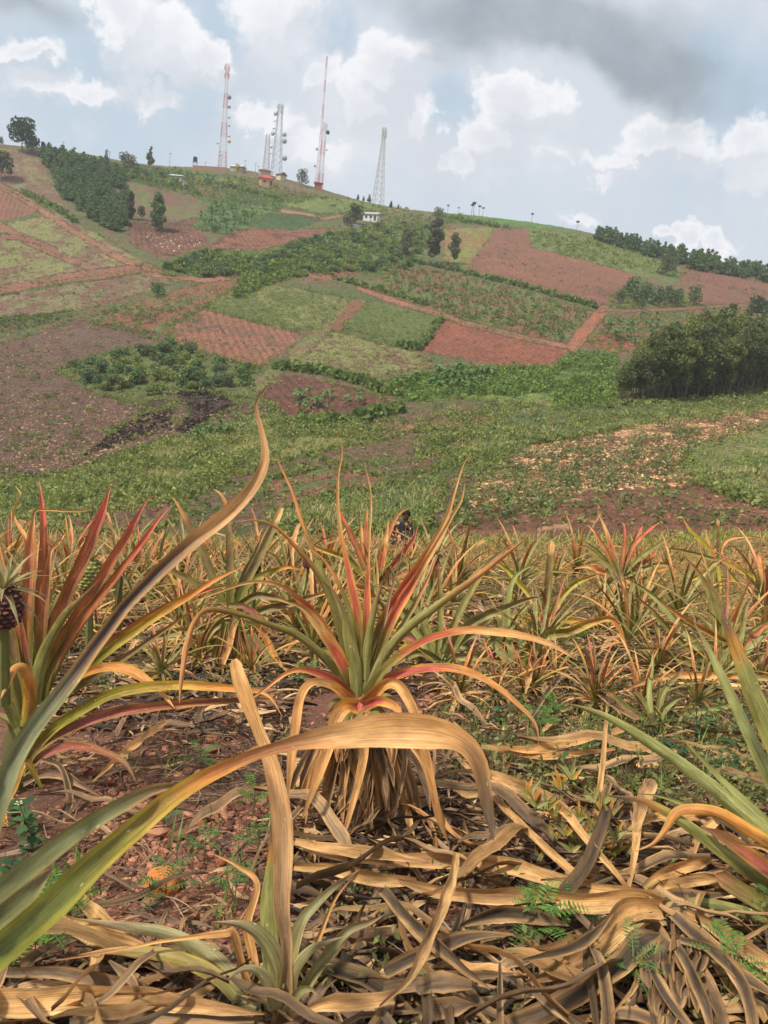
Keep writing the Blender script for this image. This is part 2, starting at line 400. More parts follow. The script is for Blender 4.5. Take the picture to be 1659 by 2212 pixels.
# (object name or '' to stay in the hillside, colour, second colour, share of the second, polygon in photograph coordinates)
FIELDS = [
 ('', PAST2, SOIL_B, .45, [(-300, 280), (0, 312), (75, 332), (105, 380), (150, 470), (100, 440), (0, 395), (-300, 350)]),
 ('', PAST, SOIL_B, .35, [(-300, 480), (10, 485), (125, 460), (200, 500), (300, 560), (330, 580), (200, 596), (0, 625), (-300, 680)]),
 ('ploughed_field', (150, 104, 86), SOIL_B, .3, [(-200, 380), (0, 402), (90, 452), (50, 468), (0, 478), (-200, 500)]),
 ('', PAST2, SOIL_B, .45, [(-300, 690), (0, 638), (150, 615), (320, 590), (400, 600), (330, 630), (180, 670), (0, 690)]),
 ('', SOIL_B, GRN, .35, [(270, 390), (330, 395), (430, 425), (440, 470), (400, 500), (290, 480)]),
 ('ploughed_field', SOIL_D, (128, 90, 76), .4, [(275, 478), (350, 485), (430, 470), (450, 530), (380, 550), (340, 556), (280, 525)]),
 ('', GRN, GRN_D, .5, [(200, 345), (560, 385), (700, 425), (720, 470), (600, 470), (460, 440), (420, 425), (270, 390)]),
 ('', GRN_L, PAST, .4, [(420, 378), (560, 392), (570, 400), (430, 392)]),
 ('ploughed_field', SOIL_B, SOIL_R, .4, [(408, 400), (440, 403), (485, 420), (470, 428), (420, 412)]),
 ('ploughed_field', SOIL_B, GRN, .3, [(500, 388), (640, 402), (710, 420), (640, 424), (560, 412)]),
 ('', GRN_L, GRN, .5, [(600, 428), (740, 428), (850, 450), (780, 462), (690, 460), (620, 445)]),
 ('', (106, 128, 74), GRN_D, .35, [(410, 492), (460, 440), (600, 445), (560, 480), (500, 512)]),
 ('bean_field', (66, 92, 56), (76, 104, 60), .4, [(535, 488), (580, 462), (700, 472), (640, 497), (560, 493)]),
 ('ploughed_field', SOIL_R, SOIL_D, .3, [(440, 540), (500, 500), (560, 494), (640, 498), (740, 490), (690, 505), (560, 540)]),
 ('', GRN_D, GRN, .5, [(330, 575), (430, 540), (560, 548), (720, 502), (900, 480), (960, 495), (890, 590), (700, 596), (560, 596), (450, 604), (350, 594)]),
 ('ploughed_field', SOIL_R, TAN, .2, [(620, 592), (670, 571), (790, 590), (700, 608)]),
 ('', SOIL_R, GRN, .25, [(180, 692), (400, 622), (520, 596), (560, 592), (520, 615), (440, 662), (360, 700), (370, 745)]),
 ('', GRN, PAST, .4, [(440, 662), (530, 608), (740, 640), (690, 712), (620, 712)]),
 ('ploughed_field', (158, 108, 88), SOIL_B, .3, [(355, 712), (440, 668), (640, 718), (660, 724), (560, 795), (400, 755)]),
 ('', SOIL_R, GRN, .42, [(780, 620), (860, 572), (1000, 594), (1280, 670), (1218, 742), (1000, 690), (860, 645)]),
 ('ploughed_field', (134, 96, 82), SOIL_R, .35, [(1012, 580), (1075, 490), (1140, 495), (1150, 535), (1250, 560), (1375, 592), (1340, 645), (1285, 664), (1150, 620)]),
 ('', GRN_L, SOIL_R, .35, [(960, 495), (1070, 488), (1012, 580), (960, 565)]),
 ('', (126, 134, 78), GRN, .45, [(1140, 492), (1285, 515), (1420, 560), (1500, 590), (1480, 620), (1380, 592), (1150, 532)]),
 ('ploughed_field', (138, 96, 80), SOIL_B, .3, [(1480, 572), (1659, 612), (2100, 700), (2100, 740), (1659, 660), (1500, 658), (1465, 605)]),
 ('maize_field', (84, 118, 58), (98, 132, 66), .4, [(960, 462), (1080, 468), (1260, 500), (1150, 492), (1000, 478)]),
 ('', (112, 112, 72), SOIL_R, .35, [(1320, 682), (1659, 660), (1659, 720), (1380, 765), (1270, 745), (1290, 700)]),
 ('ploughed_field', (150, 88, 70), SOIL_R, .3, [(1262, 748), (1300, 714), (1395, 745), (1340, 762)]),
 ('', SOIL_R, GRN, .3, [(705, 712), (735, 665), (770, 643), (800, 650), (740, 716)]),
 ('bean_field', (106, 118, 72), GRN, .4, [(740, 705), (800, 648), (955, 685), (905, 757), (860, 748)]),
 ('ploughed_field', (156, 96, 78), (140, 88, 72), .4, [(905, 759), (955, 690), (1100, 722), (1230, 756), (1190, 792), (1130, 797), (1000, 776)]),
 ('', SOIL_B, PAST, .4, [(650, 782), (720, 716), (890, 760), (960, 792), (800, 815), (660, 800)]),
 ('', (84, 112, 56), GRN_L, .4, [(800, 830), (1000, 795), (1210, 795), (1330, 770), (1325, 880), (1180, 880), (1000, 860), (880, 870)]),
 ('ploughed_field', (128, 82, 70), SOIL_D, .4, [(592, 815), (640, 810), (800, 850), (868, 880), (760, 915), (650, 918), (560, 862)]),
 ('bare_field', (124, 99, 88), (112, 86, 76), .5, [(-300, 800), (0, 745), (170, 688), (360, 725), (400, 760), (250, 760), (125, 800), (200, 850), (300, 875), (420, 835), (560, 885), (500, 910), (330, 960), (150, 1025), (0, 1040), (-300, 1080)]),
 ('', (110, 104, 66), GRN, .5, [(125, 800), (250, 755), (400, 745), (545, 795), (540, 860), (400, 845), (300, 872), (190, 845)]),
 ('', (52, 45, 46), (80, 66, 60), .4, [(380, 850), (430, 828), (480, 850), (520, 880), (470, 900), (420, 940), (380, 930), (410, 890)]),
 ('', (60, 52, 50), (92, 76, 68), .5, [(180, 985), (250, 930), (300, 900), (380, 880), (370, 930), (280, 955)]),
 ('', (56, 48, 48), (92, 76, 68), .5, [(290, 880), (340, 862), (380, 870), (330, 890)]),
 ('', (122, 134, 78), (148, 150, 98), .45, [(150, 1030), (330, 965), (560, 900), (700, 925), (830, 935), (660, 985), (560, 1010), (380, 1085), (100, 1130), (0, 1130)]),
 ('', (112, 146, 66), (126, 156, 78), .4, [(-200, 1070), (0, 1050), (150, 1030), (250, 1010), (180, 1080), (60, 1130), (-200, 1140)]),
 ('ploughed_field', (150, 106, 88), SOIL_B, .3, [(110, 1150), (150, 1110), (290, 1072), (390, 1080), (380, 1130), (300, 1160)]),
 ('', (150, 106, 86), GRN, .3, [(570, 1040), (700, 1010), (830, 1030), (760, 1100), (600, 1150)]),
 ('', (84, 108, 62), GRN, .5, [(600, 1110), (760, 1060), (950, 1030), (960, 1080), (900, 1150), (600, 1160)]),
 ('ploughed_field', TAN, SOIL_R, .4, [(830, 932), (900, 910), (1080, 895), (1082, 912), (880, 936)]),
 ('', (112, 112, 76), SOIL_B, .45, [(660, 985), (880, 938), (1090, 915), (1100, 945), (960, 1015), (830, 1030), (740, 1010)]),
 ('', (96, 110, 66), GRN, .4, [(1090, 900), (1330, 870), (1659, 860), (1659, 890), (1450, 910), (1150, 960), (960, 1060), (940, 1010)]),
 ('harvested_field', (152, 104, 84), (122, 90, 70), .36, [(960, 1160), (1010, 1062), (1150, 960), (1450, 905), (1659, 880), (2000, 860), (2000, 930), (1490, 975), (1490, 1040), (1659, 1100), (2000, 1120), (2000, 1180)]),
 ('', (104, 122, 68), PAST, .4, [(1475, 965), (1659, 925), (2000, 890), (2000, 1100), (1659, 1085), (1545, 1062), (1470, 1015)]),
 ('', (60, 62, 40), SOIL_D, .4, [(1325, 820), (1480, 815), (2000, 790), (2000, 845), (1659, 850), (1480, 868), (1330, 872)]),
]
LINES = [('dirt_track', (166, 116, 94), 11, [(-200, 440), (0, 398), (50, 428), (130, 480), (200, 525), (270, 562), (345, 588)]),
 ('dirt_track', (160, 112, 92), 13, [(-150, 440), (0, 487), (60, 520), (130, 552), (200, 582), (225, 592)]),
 ('dirt_track', (150, 104, 86), 9, [(-60, 517), (30, 512), (80, 520), (130, 548)]),
 ('dirt_road', (152, 104, 86), 17, [(-200, 672), (0, 627), (110, 604), (210, 593), (320, 578)]),
 ('dirt_track', (168, 118, 94), 8, [(310, 592), (380, 598), (440, 606), (500, 600), (540, 588)]),
 ('dirt_track', (170, 116, 90), 9, [(775, 622), (870, 655), (1000, 695), (1120, 727), (1222, 748)]),
 ('dirt_track', (174, 108, 84), 24, [(1305, 670), (1275, 700), (1238, 750)]),
 ('dirt_track', (150, 104, 84), 5, [(1290, 672), (1450, 668), (1659, 655)]),
 ('dirt_track', (164, 130, 100), 5, [(860, 455), (700, 470), (660, 462), (610, 455)]),
 ('grass_path', (124, 128, 80), 22, [(560, 830), (610, 790), (665, 740), (705, 700), (740, 655)]),
 ('dirt_track', (154, 106, 88), 12, [(940, 1060), (965, 1045), (1010, 1035)]),
 ('grass_path', (136, 134, 88), 10, [(1080, 905), (1140, 880), (1210, 850), (1250, 830)])]
def inpoly(x, y, poly):
    c = np.zeros(x.shape, bool); n = len(poly)
    for i in range(n):
        x1, y1 = poly[i]; x2, y2 = poly[(i+1) % n]
        if y1 == y2: continue
        k = ((y1 > y) != (y2 > y)) & (x < (x2-x1)*(y-y1)/(y2-y1)+x1); c ^= k
    return c
def dline(x, y, pts):
    d = np.full(x.shape, 1e9)
    for (x1, y1), (x2, y2) in zip(pts[:-1], pts[1:]):
        vx, vy = x2-x1, y2-y1; t = np.clip(((x-x1)*vx+(y-y1)*vy)/(vx*vx+vy*vy), 0, 1)
        d = np.minimum(d, np.hypot(x-x1-t*vx, y-y1-t*vy))
    return d
def build_far():
    # rows spaced so that each covers about the same height in the view
    tv = np.array([(12, 1220), (16, 1180), (46, 1140), (50, 1130), (70, 1030), (98, 930), (128, 850), (160, 760), (202, 650), (244, 575), (300, 500), (385, 446), (440, 430), (620, 400)], float)
    v = np.linspace(1220, 400, 620); ys = np.interp(-v, -tv[:, 1], tv[:, 0])
    xs_in = np.linspace(-0.60, 0.60, 760); xs = np.r_[np.linspace(-1.1, -0.605, 40), xs_in, np.linspace(0.605, 1.1, 40)]
    A, Y = np.meshgrid(xs, ys); X = A*Y; Z = height(X, Y)
    U, Vv, _ = proj(np.stack([X, Y, Z], -1))
    j1 = fbm(X, Y, 7, 4, 3)*5; j2 = fbm(X, Y, 7, 4, 9)*3.5
    Uj = U+j1; Vj = Vv+j2
    big = fbm(X, Y, 16, 5, 21); mid = fbm(X, Y, 3.2, 4, 33); fin = fbm(X, Y, 0.9, 3, 55)
    C = np.zeros(X.shape+(3,)); own = np.zeros(X.shape, int); rough = np.full(X.shape, 0.30)
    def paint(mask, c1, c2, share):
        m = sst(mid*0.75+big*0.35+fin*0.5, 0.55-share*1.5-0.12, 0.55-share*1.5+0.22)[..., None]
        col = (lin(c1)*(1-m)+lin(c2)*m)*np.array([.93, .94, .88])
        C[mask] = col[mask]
    paint(np.ones(X.shape, bool), SCRUB, SOIL_B, .3)
    names = ['hillside']
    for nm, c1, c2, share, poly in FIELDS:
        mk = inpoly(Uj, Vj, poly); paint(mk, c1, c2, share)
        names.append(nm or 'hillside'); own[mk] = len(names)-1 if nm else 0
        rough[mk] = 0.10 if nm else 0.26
        if nm == 'harvested_field':
            k = mk & ((fbm(X, Y*1.6, 2.6, 4, 71)+0.5*fbm(X, Y, 9, 3, 5)+0.25*sst(-Vv, -1070, -960)-.25) > 0.16); C[k] = lin((206, 158, 120))
    for nm, c, w, pts in LINES:
        d = dline(Uj, Vj, pts); ww = w*(0.5+0.12*big)
        mk = d < ww; paint(mk, c, (138, 104, 86), .3)
        names.append(nm); own[mk] = len(names)-1; rough[mk] = 0.04
        if nm.startswith('dirt'):
            e = (d >= ww) & (d < ww+3) & (fin > -0.2); C[e] = lin((96, 74, 60)); own[e] = 0
    C = (C*(1-0.06)+0.06*lin((160, 142, 118)))*.95
    C *= (1+0.14*big+0.12*fin)[..., None]*1.06
    # hollows and clods are real relief
    amp = np.clip((Y-16)/20, 0, 1)
    Zb = Z+amp*rough*(mid*0.9+fin*0.8)
    plo = np.isin(own, [i for i, n in enumerate(names) if n == 'ploughed_field'])
    fur = np.sin((X*0.93+Y*0.36)*2*pi/1.6)
    Zb += np.where(plo, fur*0.15*amp, 0)
    nr, nc = X.shape; idx = np.arange(nr*nc).reshape(nr, nc)
    quad = np.stack([idx[:-1, :-1], idx[:-1, 1:], idx[1:, 1:], idx[1:, :-1]], -1).reshape(-1, 4)
    fo = own[:-1, :-1].ravel(); VV = np.stack([X, Y, Zb], -1).reshape(-1, 3); CC = np.clip(C, 0.01, 0.9).reshape(-1, 3)
    for k, nm in enumerate(names):
        if k and nm == 'hillside': continue
        q = quad[fo == k]
        if not len(q): continue
        us, inv = np.unique(q, return_inverse=True)
        o = mesh_obj(nm, VV[us], inv.reshape(-1, 4), M_TERR, col=CC[us]); tag(o, kind='structure')
build_far()
# the rest of the land, out to the horizon and behind the camera, lower than everything in view
def build_plain():
    a = np.linspace(0, 2*pi, 73)[:-1]; rr = np.array([0.0, 300, 700, 1500, 3500])
    V = []; 
    for r in rr:
        for t in a: V.append([r*sin(t), r*cos(t), -42-(r/3500)*25])
    V = np.array(V); n = len(a)
    F = [[i*n+j, i*n+(j+1) % n, (i+1)*n+(j+1) % n, (i+1)*n+j] for i in range(len(rr)-1) for j in range(n)]
    c = np.tile(lin((92, 104, 66)), (len(V), 1)); o = mesh_obj('distant_land', V, F, M_TERR, col=c); tag(o, kind='structure')
build_plain()
# near field ground, one sheet from behind the camera to past its crest
def build_near():
    xs = np.r_[np.linspace(-34, -7, 30), np.arange(-6.8, 9.0, 0.055), np.linspace(9.2, 34, 30)]
    ys = np.r_[np.linspace(-14, 0.3, 16), 0.35+np.cumsum(0.018*1.0105**np.arange(0, 222))]
    ys = ys[ys < 12.6]; ys = np.r_[ys, 12.0+0*ys[:0]]
    X, Y = np.meshgrid(xs, ys)
    Z = height(X, Y); e = sst(Y, 0.0, 0.6)
    Z = Z+0.035*fbm(X, Y, 0.5, 4, 2)*e+0.012*fbm(X, Y, 0.09, 3, 8)*e
    return X, Y, Z
X, Y, Z = build_near(); nr, nc = X.shape
Z[-1] = height(X[-1], Y[-1])
idx = np.arange(nr*nc).reshape(nr, nc)
near_o = mesh_obj('field_ground', np.stack([X, Y, Z], -1).reshape(-1, 3), np.stack([idx[:-1, :-1], idx[:-1, 1:], idx[1:, 1:], idx[1:, :-1]], -1).reshape(-1, 4), M_SOIL)
tag(near_o, kind='structure')
YN_END = float(Y.max())

# ---------------------------------------------------------------- vegetation kinds for the hillside
def hide_proto(o): return o
def crown_pts(n, lobes, rng):
    """points inside a set of ellipsoid lobes ((x,y,z),(rx,ry,rz)), denser at their skins"""
    w = np.array([l[1][0]*l[1][1]*l[1][2] for l in lobes])**0.6; w /= w.sum()
    out = []
    for k, l in zip(rng.multinomial(n, w), lobes):
        d = rnd_unit(k, rng)*(rng.uniform(0.45, 1.0, k)**0.5)[:, None]; out.append(np.array(l[0])+d*np.array(l[1]))
    return np.concatenate(out)
def fol(c):
    c = np.asarray(c, float); m = c.mean(); return np.clip((c*0.84+m*0.16)*np.array([1.30, 1.22, 1.10]), 0, 255)
def leafcol(n, c1, c2, rng): 
    c1, c2 = fol(c1), fol(c2)
    t = rng.uniform(0, 1, n)[:, None]; return (lin(c1)*(1-t)+lin(c2)*t)*rng.uniform(0.75, 1.25, n)[:, None]
PROTO_LOC = (0.0, 0.0, -60.0)
def make_tree(name, h, trunk_h, lobes, nleaf, lsize, c1, c2, seed, tr=0.02, bark=(120, 104, 88), lean=0.0, limbs=6, aspect=0.45):
    """tree > trunk, crown"""
    rng = np.random.default_rng(seed); root = bpy.data.objects.new(name, None); root.empty_display_size = 0.5; COL.objects.link(root)
    m = MB(); zt = np.linspace(-0.4, h*0.86, 7)
    m.tube([[lean*z*z/h+0.02*h*sin(z*0.9+seed)*0.3, 0.01*h*cos(z+seed), z] for z in zt], np.linspace(tr*h, tr*h*0.25, 7), lin(bark), 6)
    for i in range(limbs):
        z0 = trunk_h+(h*0.8-trunk_h)*i/max(limbs, 1)*0.8; a = seed+i*2.4; L = h*0.2*rng.uniform(0.7, 1.2)
        b = np.array([lean*z0*z0/h, 0, z0]); m.tube([b, b+np.array([cos(a)*L*0.6, sin(a)*L*0.6, L*0.5]), b+np.array([cos(a)*L, sin(a)*L, L*1.0])], [tr*h*0.35, tr*h*0.2, tr*h*0.08], lin(bark), 4)
    m.build('trunk', M_BARK, root)
    P_ = crown_pts(nleaf, lobes, rng); P_[:, 0] += lean*P_[:, 2]**2/h
    V, F, C = leaf_cloud(P_, lsize, leafcol(len(P_), c1, c2, rng), rng, aspect)
    mesh_obj('crown', V, F, M_FOL, root, C, smooth=False)
    return root
def euc_lobes(h, lo, r, rng, n=9):
    L = []
    for i in range(n):
        f = i/(n-1); z = h*(lo+(0.95-lo)*f); rr = r*(0.55+0.6*sin(pi*min(f*1.05+0.12, 1)))*(1-0.45*f)
        a = rng.uniform(0, 6.28); d = r*0.45*(1-f*0.7)
        L.append(((cos(a)*d, sin(a)*d, z), (rr*rng.uniform(.6, .9), rr*rng.uniform(.6, .9), h*0.085*rng.uniform(0.8, 1.3))))
    return L
def round_lobes(h, lo, r, rg, n=11):
    L = []
    for i in range(n):
        f = (i+.5)/n; a = rg.uniform(0, 6.28); d = r*.55*rg.uniform(.3, 1); k = sqrt(max(1-(2*f-1)**2*.75, .1))
        L.append(((cos(a)*d*k, sin(a)*d*k, h*(lo+(.93-lo)*f)), (r*.62*k, r*.62*k, h*.1)))
    return L
used = set(); keep = []
def place(proto, loc, label, cat, group, rz=None, s=1.0, tilt=0.0, name=None):
    """first call moves the prototype itself, later calls copy it"""
    rz = random.uniform(0, 6.28) if rz is None else rz
    if id(proto) not in used:
        used.add(id(proto)); keep.append(proto); proto.location = [float(a) for a in loc]; proto.rotation_euler = (tilt, 0, rz)
        proto.scale = (s, s, s) if np.isscalar(s) else s; o = proto
    else: o = dup(proto, loc, rz, s, tilt=tilt)
    if name: o.name = name
    for k in ('group',):
        if k in o: del o[k]
    tag(o, label, cat, group); return o
def sc_in(poly, n, rng=RNG, jitter=None):
    """n points of the photograph spread inside a polygon, hit on the ground"""
    p = np.array(poly, float); lo, hi = p.min(0), p.max(0); out = []
    while len(out) < n:
        q = lo+(hi-lo)*rng.uniform(size=(n*3, 2)); k = inpoly(q[:, 0], q[:, 1], poly); out += list(q[k])
    out = np.array(out[:n]); pts, ok = g_hit(out[:, 0], out[:, 1]); return pts[ok & (pts[:, 1] > 10)]

# ----- tall eucalyptus grove on the right (things), and the denser rear of it
rng = np.random.default_rng(5)
EUC = []
for k in range(5):
    h = 15.0
    h = 11.4; cA, cB = [((54, 72, 46), (106, 122, 68)), ((50, 68, 48), (94, 110, 68)), ((60, 78, 46), (116, 128, 70)), ((54, 70, 50), (100, 112, 72)), ((48, 68, 46), (98, 116, 62))][k]
    EUC.append(make_tree('eucalyptus_tree', h, h*0.38, round_lobes(h, 0.30, 2.4, rng, 12), 2300, 0.31, cA, cB, 100+k, 0.0085, (138, 126, 106) if k % 2 else (84, 76, 62), lean=0.10, limbs=7, aspect=0.35))
front = [(1338, 872, 0.62), (1352, 868, .72), (1370, 866, .82), (1385, 868, .72), (1402, 866, .9), (1424, 866, .95), (1443, 864, .85), (1462, 866, .98), (1478, 862, .92), (1500, 864, .95),
         (1520, 860, 1.0), (1538, 858, .92), (1558, 860, 1.02), (1572, 857, .98), (1590, 852, 1.06), (1606, 848, 1.0), (1622, 846, 1.08), (1640, 842, 1.05), (1656, 840, 1.12), (1680, 838, 1.1), (1700, 836, 1.1), (1725, 830, 1.1)]
for i, (U, V, s) in enumerate(front):
    p = gp(U, V); o = place(EUC[i % 5], p, 'tall eucalyptus with bare pale trunk at the front edge of the right grove', 'tree', 'front row of eucalyptus trees of the right grove', rz=random.uniform(-.5, .5), s=(lambda q: (s*1.0, s*1.0, s*q))(random.uniform(.84, 1.08)))
back = []
for row in range(1, 6):
    for i, (U, V, s) in enumerate(front):
        if i < row-1: continue
        back.append((U+random.uniform(-6, 8)+row*3, V-row*6.5+random.uniform(-2, 2), s*random.uniform(0.88, 1.08)+0.015*row))
for i, (U, V, s) in enumerate(back):
    place(EUC[(i*3+1) % 5], gp(U, V), 'dark green eucalyptus inside the dense grove right of the valley', 'tree', 'eucalyptus trees inside the right grove', rz=random.uniform(-.5, .5), s=s*random.uniform(.8, 1.12))

# ----- young plantation on the left hill
YT = []
for k in range(5):
    h = 5.0; YT.append(make_tree('young_eucalyptus', h, 0.8, euc_lobes(h, 0.14, 1.9, rng, 7), 420, 0.34, (54, 82, 52), (98, 124, 76), 200+k, 0.012, (110, 96, 80), limbs=3, aspect=0.55))
plant_poly = [(88, 335), (140, 338), (200, 350), (262, 380), (272, 420), (272, 502), (236, 498), (180, 462), (140, 430), (112, 385)]
pts = sc_in(plant_poly, 300); pts = pts[np.argsort(-pts[:, 1])]
for i, p in enumerate(pts):
    place(YT[i % 5], p, 'young dark green eucalyptus in the dense plantation on the left hill', 'tree', 'young eucalyptus of the left hill plantation', s=(lambda a: (a*1.15, a*1.15, a*.85))(random.uniform(0.7, 1.05)))
def bushy(k, h=5.0):
    rg = np.random.default_rng(k); L = []
    for i in range(7):
        a = rg.uniform(0, 6.28); r = rg.uniform(0, 1.5); L.append(((cos(a)*r, sin(a)*r, h*rg.uniform(.22, .72)*(1-r*.15)), (rg.uniform(.8, 1.5), rg.uniform(.8, 1.5), h*rg.uniform(.13, .24))))
    c = [((58, 86, 50), (110, 136, 76)), ((50, 78, 54), (88, 118, 80)), ((68, 94, 48), (126, 146, 74)), ((48, 74, 46), (92, 120, 68)), ((60, 84, 58), (104, 124, 86)), ((74, 92, 50), (130, 140, 80))][k % 6]
    return make_tree('bush_tree', h, .6, L, 420, .32, c[0], c[1], 300+k, .012, (110, 96, 80), limbs=3, aspect=.5)
BT = [bushy(k) for k in range(6)]
# bushland across the middle of the hill
mid_poly = [(345, 585), (430, 548), (560, 556), (640, 530), (720, 508), (860, 482), (950, 500), (880, 586), (700, 588), (560, 590), (450, 600)]
pts = sc_in(mid_poly, 260)
for i, p in enumerate(pts):
    U, V, _ = proj(p); low = U < 560
    place(BT[(i+2) % 6], p, 'bushy young tree in the green belt below the farmhouse' if not low else 'bluish green young eucalyptus at the lower left end of the green belt', 'tree', 'young trees of the middle green belt' if not low else 'young eucalyptus at the end of the green belt', s=(lambda a: (a*1.25, a*1.25, a*.8))(random.uniform(0.45, 0.75)), name='bush_tree')
# sparse young shrubs in the plot beside the burnt patch
plot = [(135, 800), (250, 758), (400, 750), (540, 797), (532, 842), (420, 840), (300, 862), (200, 838)]
pts = sc_in(plot, 95)
for i, p in enumerate(pts):
    place(BT[(i+1) % 6], p, 'young rounded eucalyptus shrub in the plot above the burnt patch', 'shrub', 'young shrubs of the plot above the burnt patch', s=(lambda a: (a*1.15, a*1.15, a*.9))(random.uniform(0.35, 0.7)), name='young_shrub')

# ----- single and grouped trees further up
def broad(seed, h, r, n, ls, c1, c2, name='broadleaf_tree', th=0.25, tr=0.02, lean=0.0):
    rg = np.random.default_rng(seed); L = []
    for i in range(9):
        a = i*2.4+seed; f = (i+0.5)/9; L.append(((cos(a)*r*0.55*(1-f*.5), sin(a)*r*0.55*(1-f*.5), h*(th+0.12+(0.78-th)*f)), (r*0.52, r*0.52, h*0.15)))
    return make_tree(name, h, h*th, L, n, ls, c1, c2, seed, tr, lean=lean)
DKG = ((38, 54, 36), (66, 88, 50)); MDG = ((56, 76, 44), (94, 114, 62)); GRY = ((72, 84, 60), (108, 118, 84))
def one(o, U, V, hpx, label, cat='tree', h0=10.0, group=None, wide=1.0):
    p = gp(U, V); t = proj(p)[2]; s = hpx*t/FPX/h0; place(o, p, label, cat, group, s=(s*wide, s*wide, s)); return o
one(broad(1, 10, 4.6, 1600, .45, *DKG), 48, 330, 72, 'largest dark spreading tree on the skyline at the upper left')
one(broad(2, 10, 5.2, 900, .5, *DKG), 70, 334, 36, 'low dark bushy tree at the foot of the large skyline tree')
one(broad(3, 10, 4.6, 900, .5, *DKG), 2, 390, 62, 'dark tree cut by the left edge below the skyline')
one(broad(4, 10, 4.0, 600, .5, *DKG), 0, 318, 22, 'dark bush on the skyline left of the large tree', 'bush')
for i, (U, V, H) in enumerate([(94, 332, 24), (106, 332, 23), (120, 334, 16)]):
    one(broad(10+i, 10, 2.6, 350, .7, *DKG, name='small_dark_tree'), U, V, H, ['first small dark tree right of the large skyline tree', 'pointed small dark tree second from the large skyline tree', 'lowest small dark tree before the skyline plantation'][i])
one(make_tree('tall_shrub_tree', 10, 1, round_lobes(10, .1, 2.6, rng, 14), 2200, .36, (66, 90, 56), (98, 122, 70), 31, .012), 339, 498, 78, 'tall light green tree standing alone right of the plantation')
one(make_tree('tall_shrub_tree', 10, 1, round_lobes(10, .06, 2.0, rng, 14), 1900, .36, (48, 62, 44), (78, 92, 62), 32, .012), 281, 474, 58, 'brown green columnar tree at the right edge of the plantation')
one(broad(33, 10, 3.2, 600, .5, *DKG), 305, 476, 30, 'short dark tree between the two tall trees of the gully')
one(make_tree('eucalyptus_tree', 10, 3, euc_lobes(10, .35, 1.7, rng, 7), 700, .45, *GRY, 34, .012, (170, 160, 140)), 324, 372, 52, 'grey green eucalyptus with a loose top rising above the skyline')
one(make_tree('eucalyptus_tree', 10, 3, euc_lobes(10, .25, 2.0, rng, 7), 600, .45, *GRY, 35, .012), 230, 360, 34, 'pale slim tree behind the top of the plantation')
one(broad(36, 10, 4.4, 600, .5, *DKG), 268, 362, 32, 'rounded dark tree on the skyline plantation edge')
one(broad(37, 10, 4.4, 600, .5, *GRY), 284, 366, 30, 'greyish rounded tree right of the dark one near the skyline')
one(broad(38, 10, 4.2, 900, .45, (62, 76, 62), (96, 108, 88), th=.12), 652, 402, 36, 'grey green tree on the skyline between the red roofed house and the masts')
one(broad(39, 10, 4.6, 1300, .45, *DKG, th=.1), 768, 486, 44, 'dense dark tree beside the white farmhouse')
one(broad(40, 10, 5.2, 700, .5, *DKG, th=.1), 748, 488, 24, 'low dark bush left of the white farmhouse', 'bush')
for i, (U, V, H) in enumerate([(773, 432, 12), (785, 434, 11), (797, 437, 18), (844, 449, 15), (860, 451, 10), (752, 430, 6)]):
    one(make_tree('conifer_tree', 10, 1, [((0, 0, 2.5), (2.6, 2.6, 2)), ((0, 0, 5), (1.9, 1.9, 2)), ((0, 0, 7.5), (1.0, 1.0, 2.2))], 160, 1.1, (44, 60, 44), (62, 80, 56), 50+i, .02), U, V, H,
        ['small conifer left of the tallest pair near the right mast', 'second small conifer left of the right mast', 'largest conifer beside the foot of the right mast', 'pointed conifer just right of the right mast', 'small conifer second right of the right mast', 'tiny bush tree on the ridge left of the conifers'][i])
for i, (U, V, H, kk) in enumerate([(873, 556, 64, GRY), (935, 570, 96, ((58, 68, 50), (92, 100, 74))), (980, 570, 66, GRY)]):
    one(make_tree('eucalyptus_tree', 10, 3, round_lobes(10, .2, 2.4, rng, 10), 1300, .38, *kk, 60+i, .01, (150, 138, 120)), U, V, H,
        ['grey green eucalyptus left of the tall pair on the mid slope', 'tallest dark eucalyptus standing alone on the mid slope', 'thin grey green eucalyptus right of the tallest one'][i])
one(broad(63, 10, 5.0, 900, .5, *MDG, th=.1), 946, 476, 28, 'wide bushy tree on the ridge above the tall eucalyptus')
one(broad(64, 10, 5.4, 1500, .42, (54, 74, 50), (84, 104, 66), th=.1), 1440, 596, 44, 'round green tree standing between the brown fields at the right')
for i, (U, V, H) in enumerate([(1338, 656, 32), (1362, 650, 52), (1395, 655, 44), (1420, 660, 42), (1440, 655, 38), (1460, 660, 36), (1498, 658, 42), (1385, 668, 24)]):
    one(broad(70+i, 10, 4.4, 600, .55, (50, 76, 48), (86, 112, 66), th=.1), U, V, H,
        ['low bush tree at the left end of the clump under the big brown field', 'tallest tree at the left of the clump under the big brown field', 'third tree of the clump under the big brown field', 'dense tree in the middle of the clump under the big brown field', 'tree right of the middle in the clump under the brown field', 'last tree at the right end of the clump under the brown field', 'separate rounded tree right of the clump under the brown field', 'lowest bush before the clump under the big brown field'][i])
one(broad(80, 10, 4.6, 900, .5, *DKG, th=.3), 1632, 700, 58, 'dark tall crown rising behind the right grove')
one(broad(81, 10, 6.0, 700, .6, (36, 82, 38), (58, 110, 52), th=.1), 340, 640, 30, 'round bright green tree alone on the bare slope')
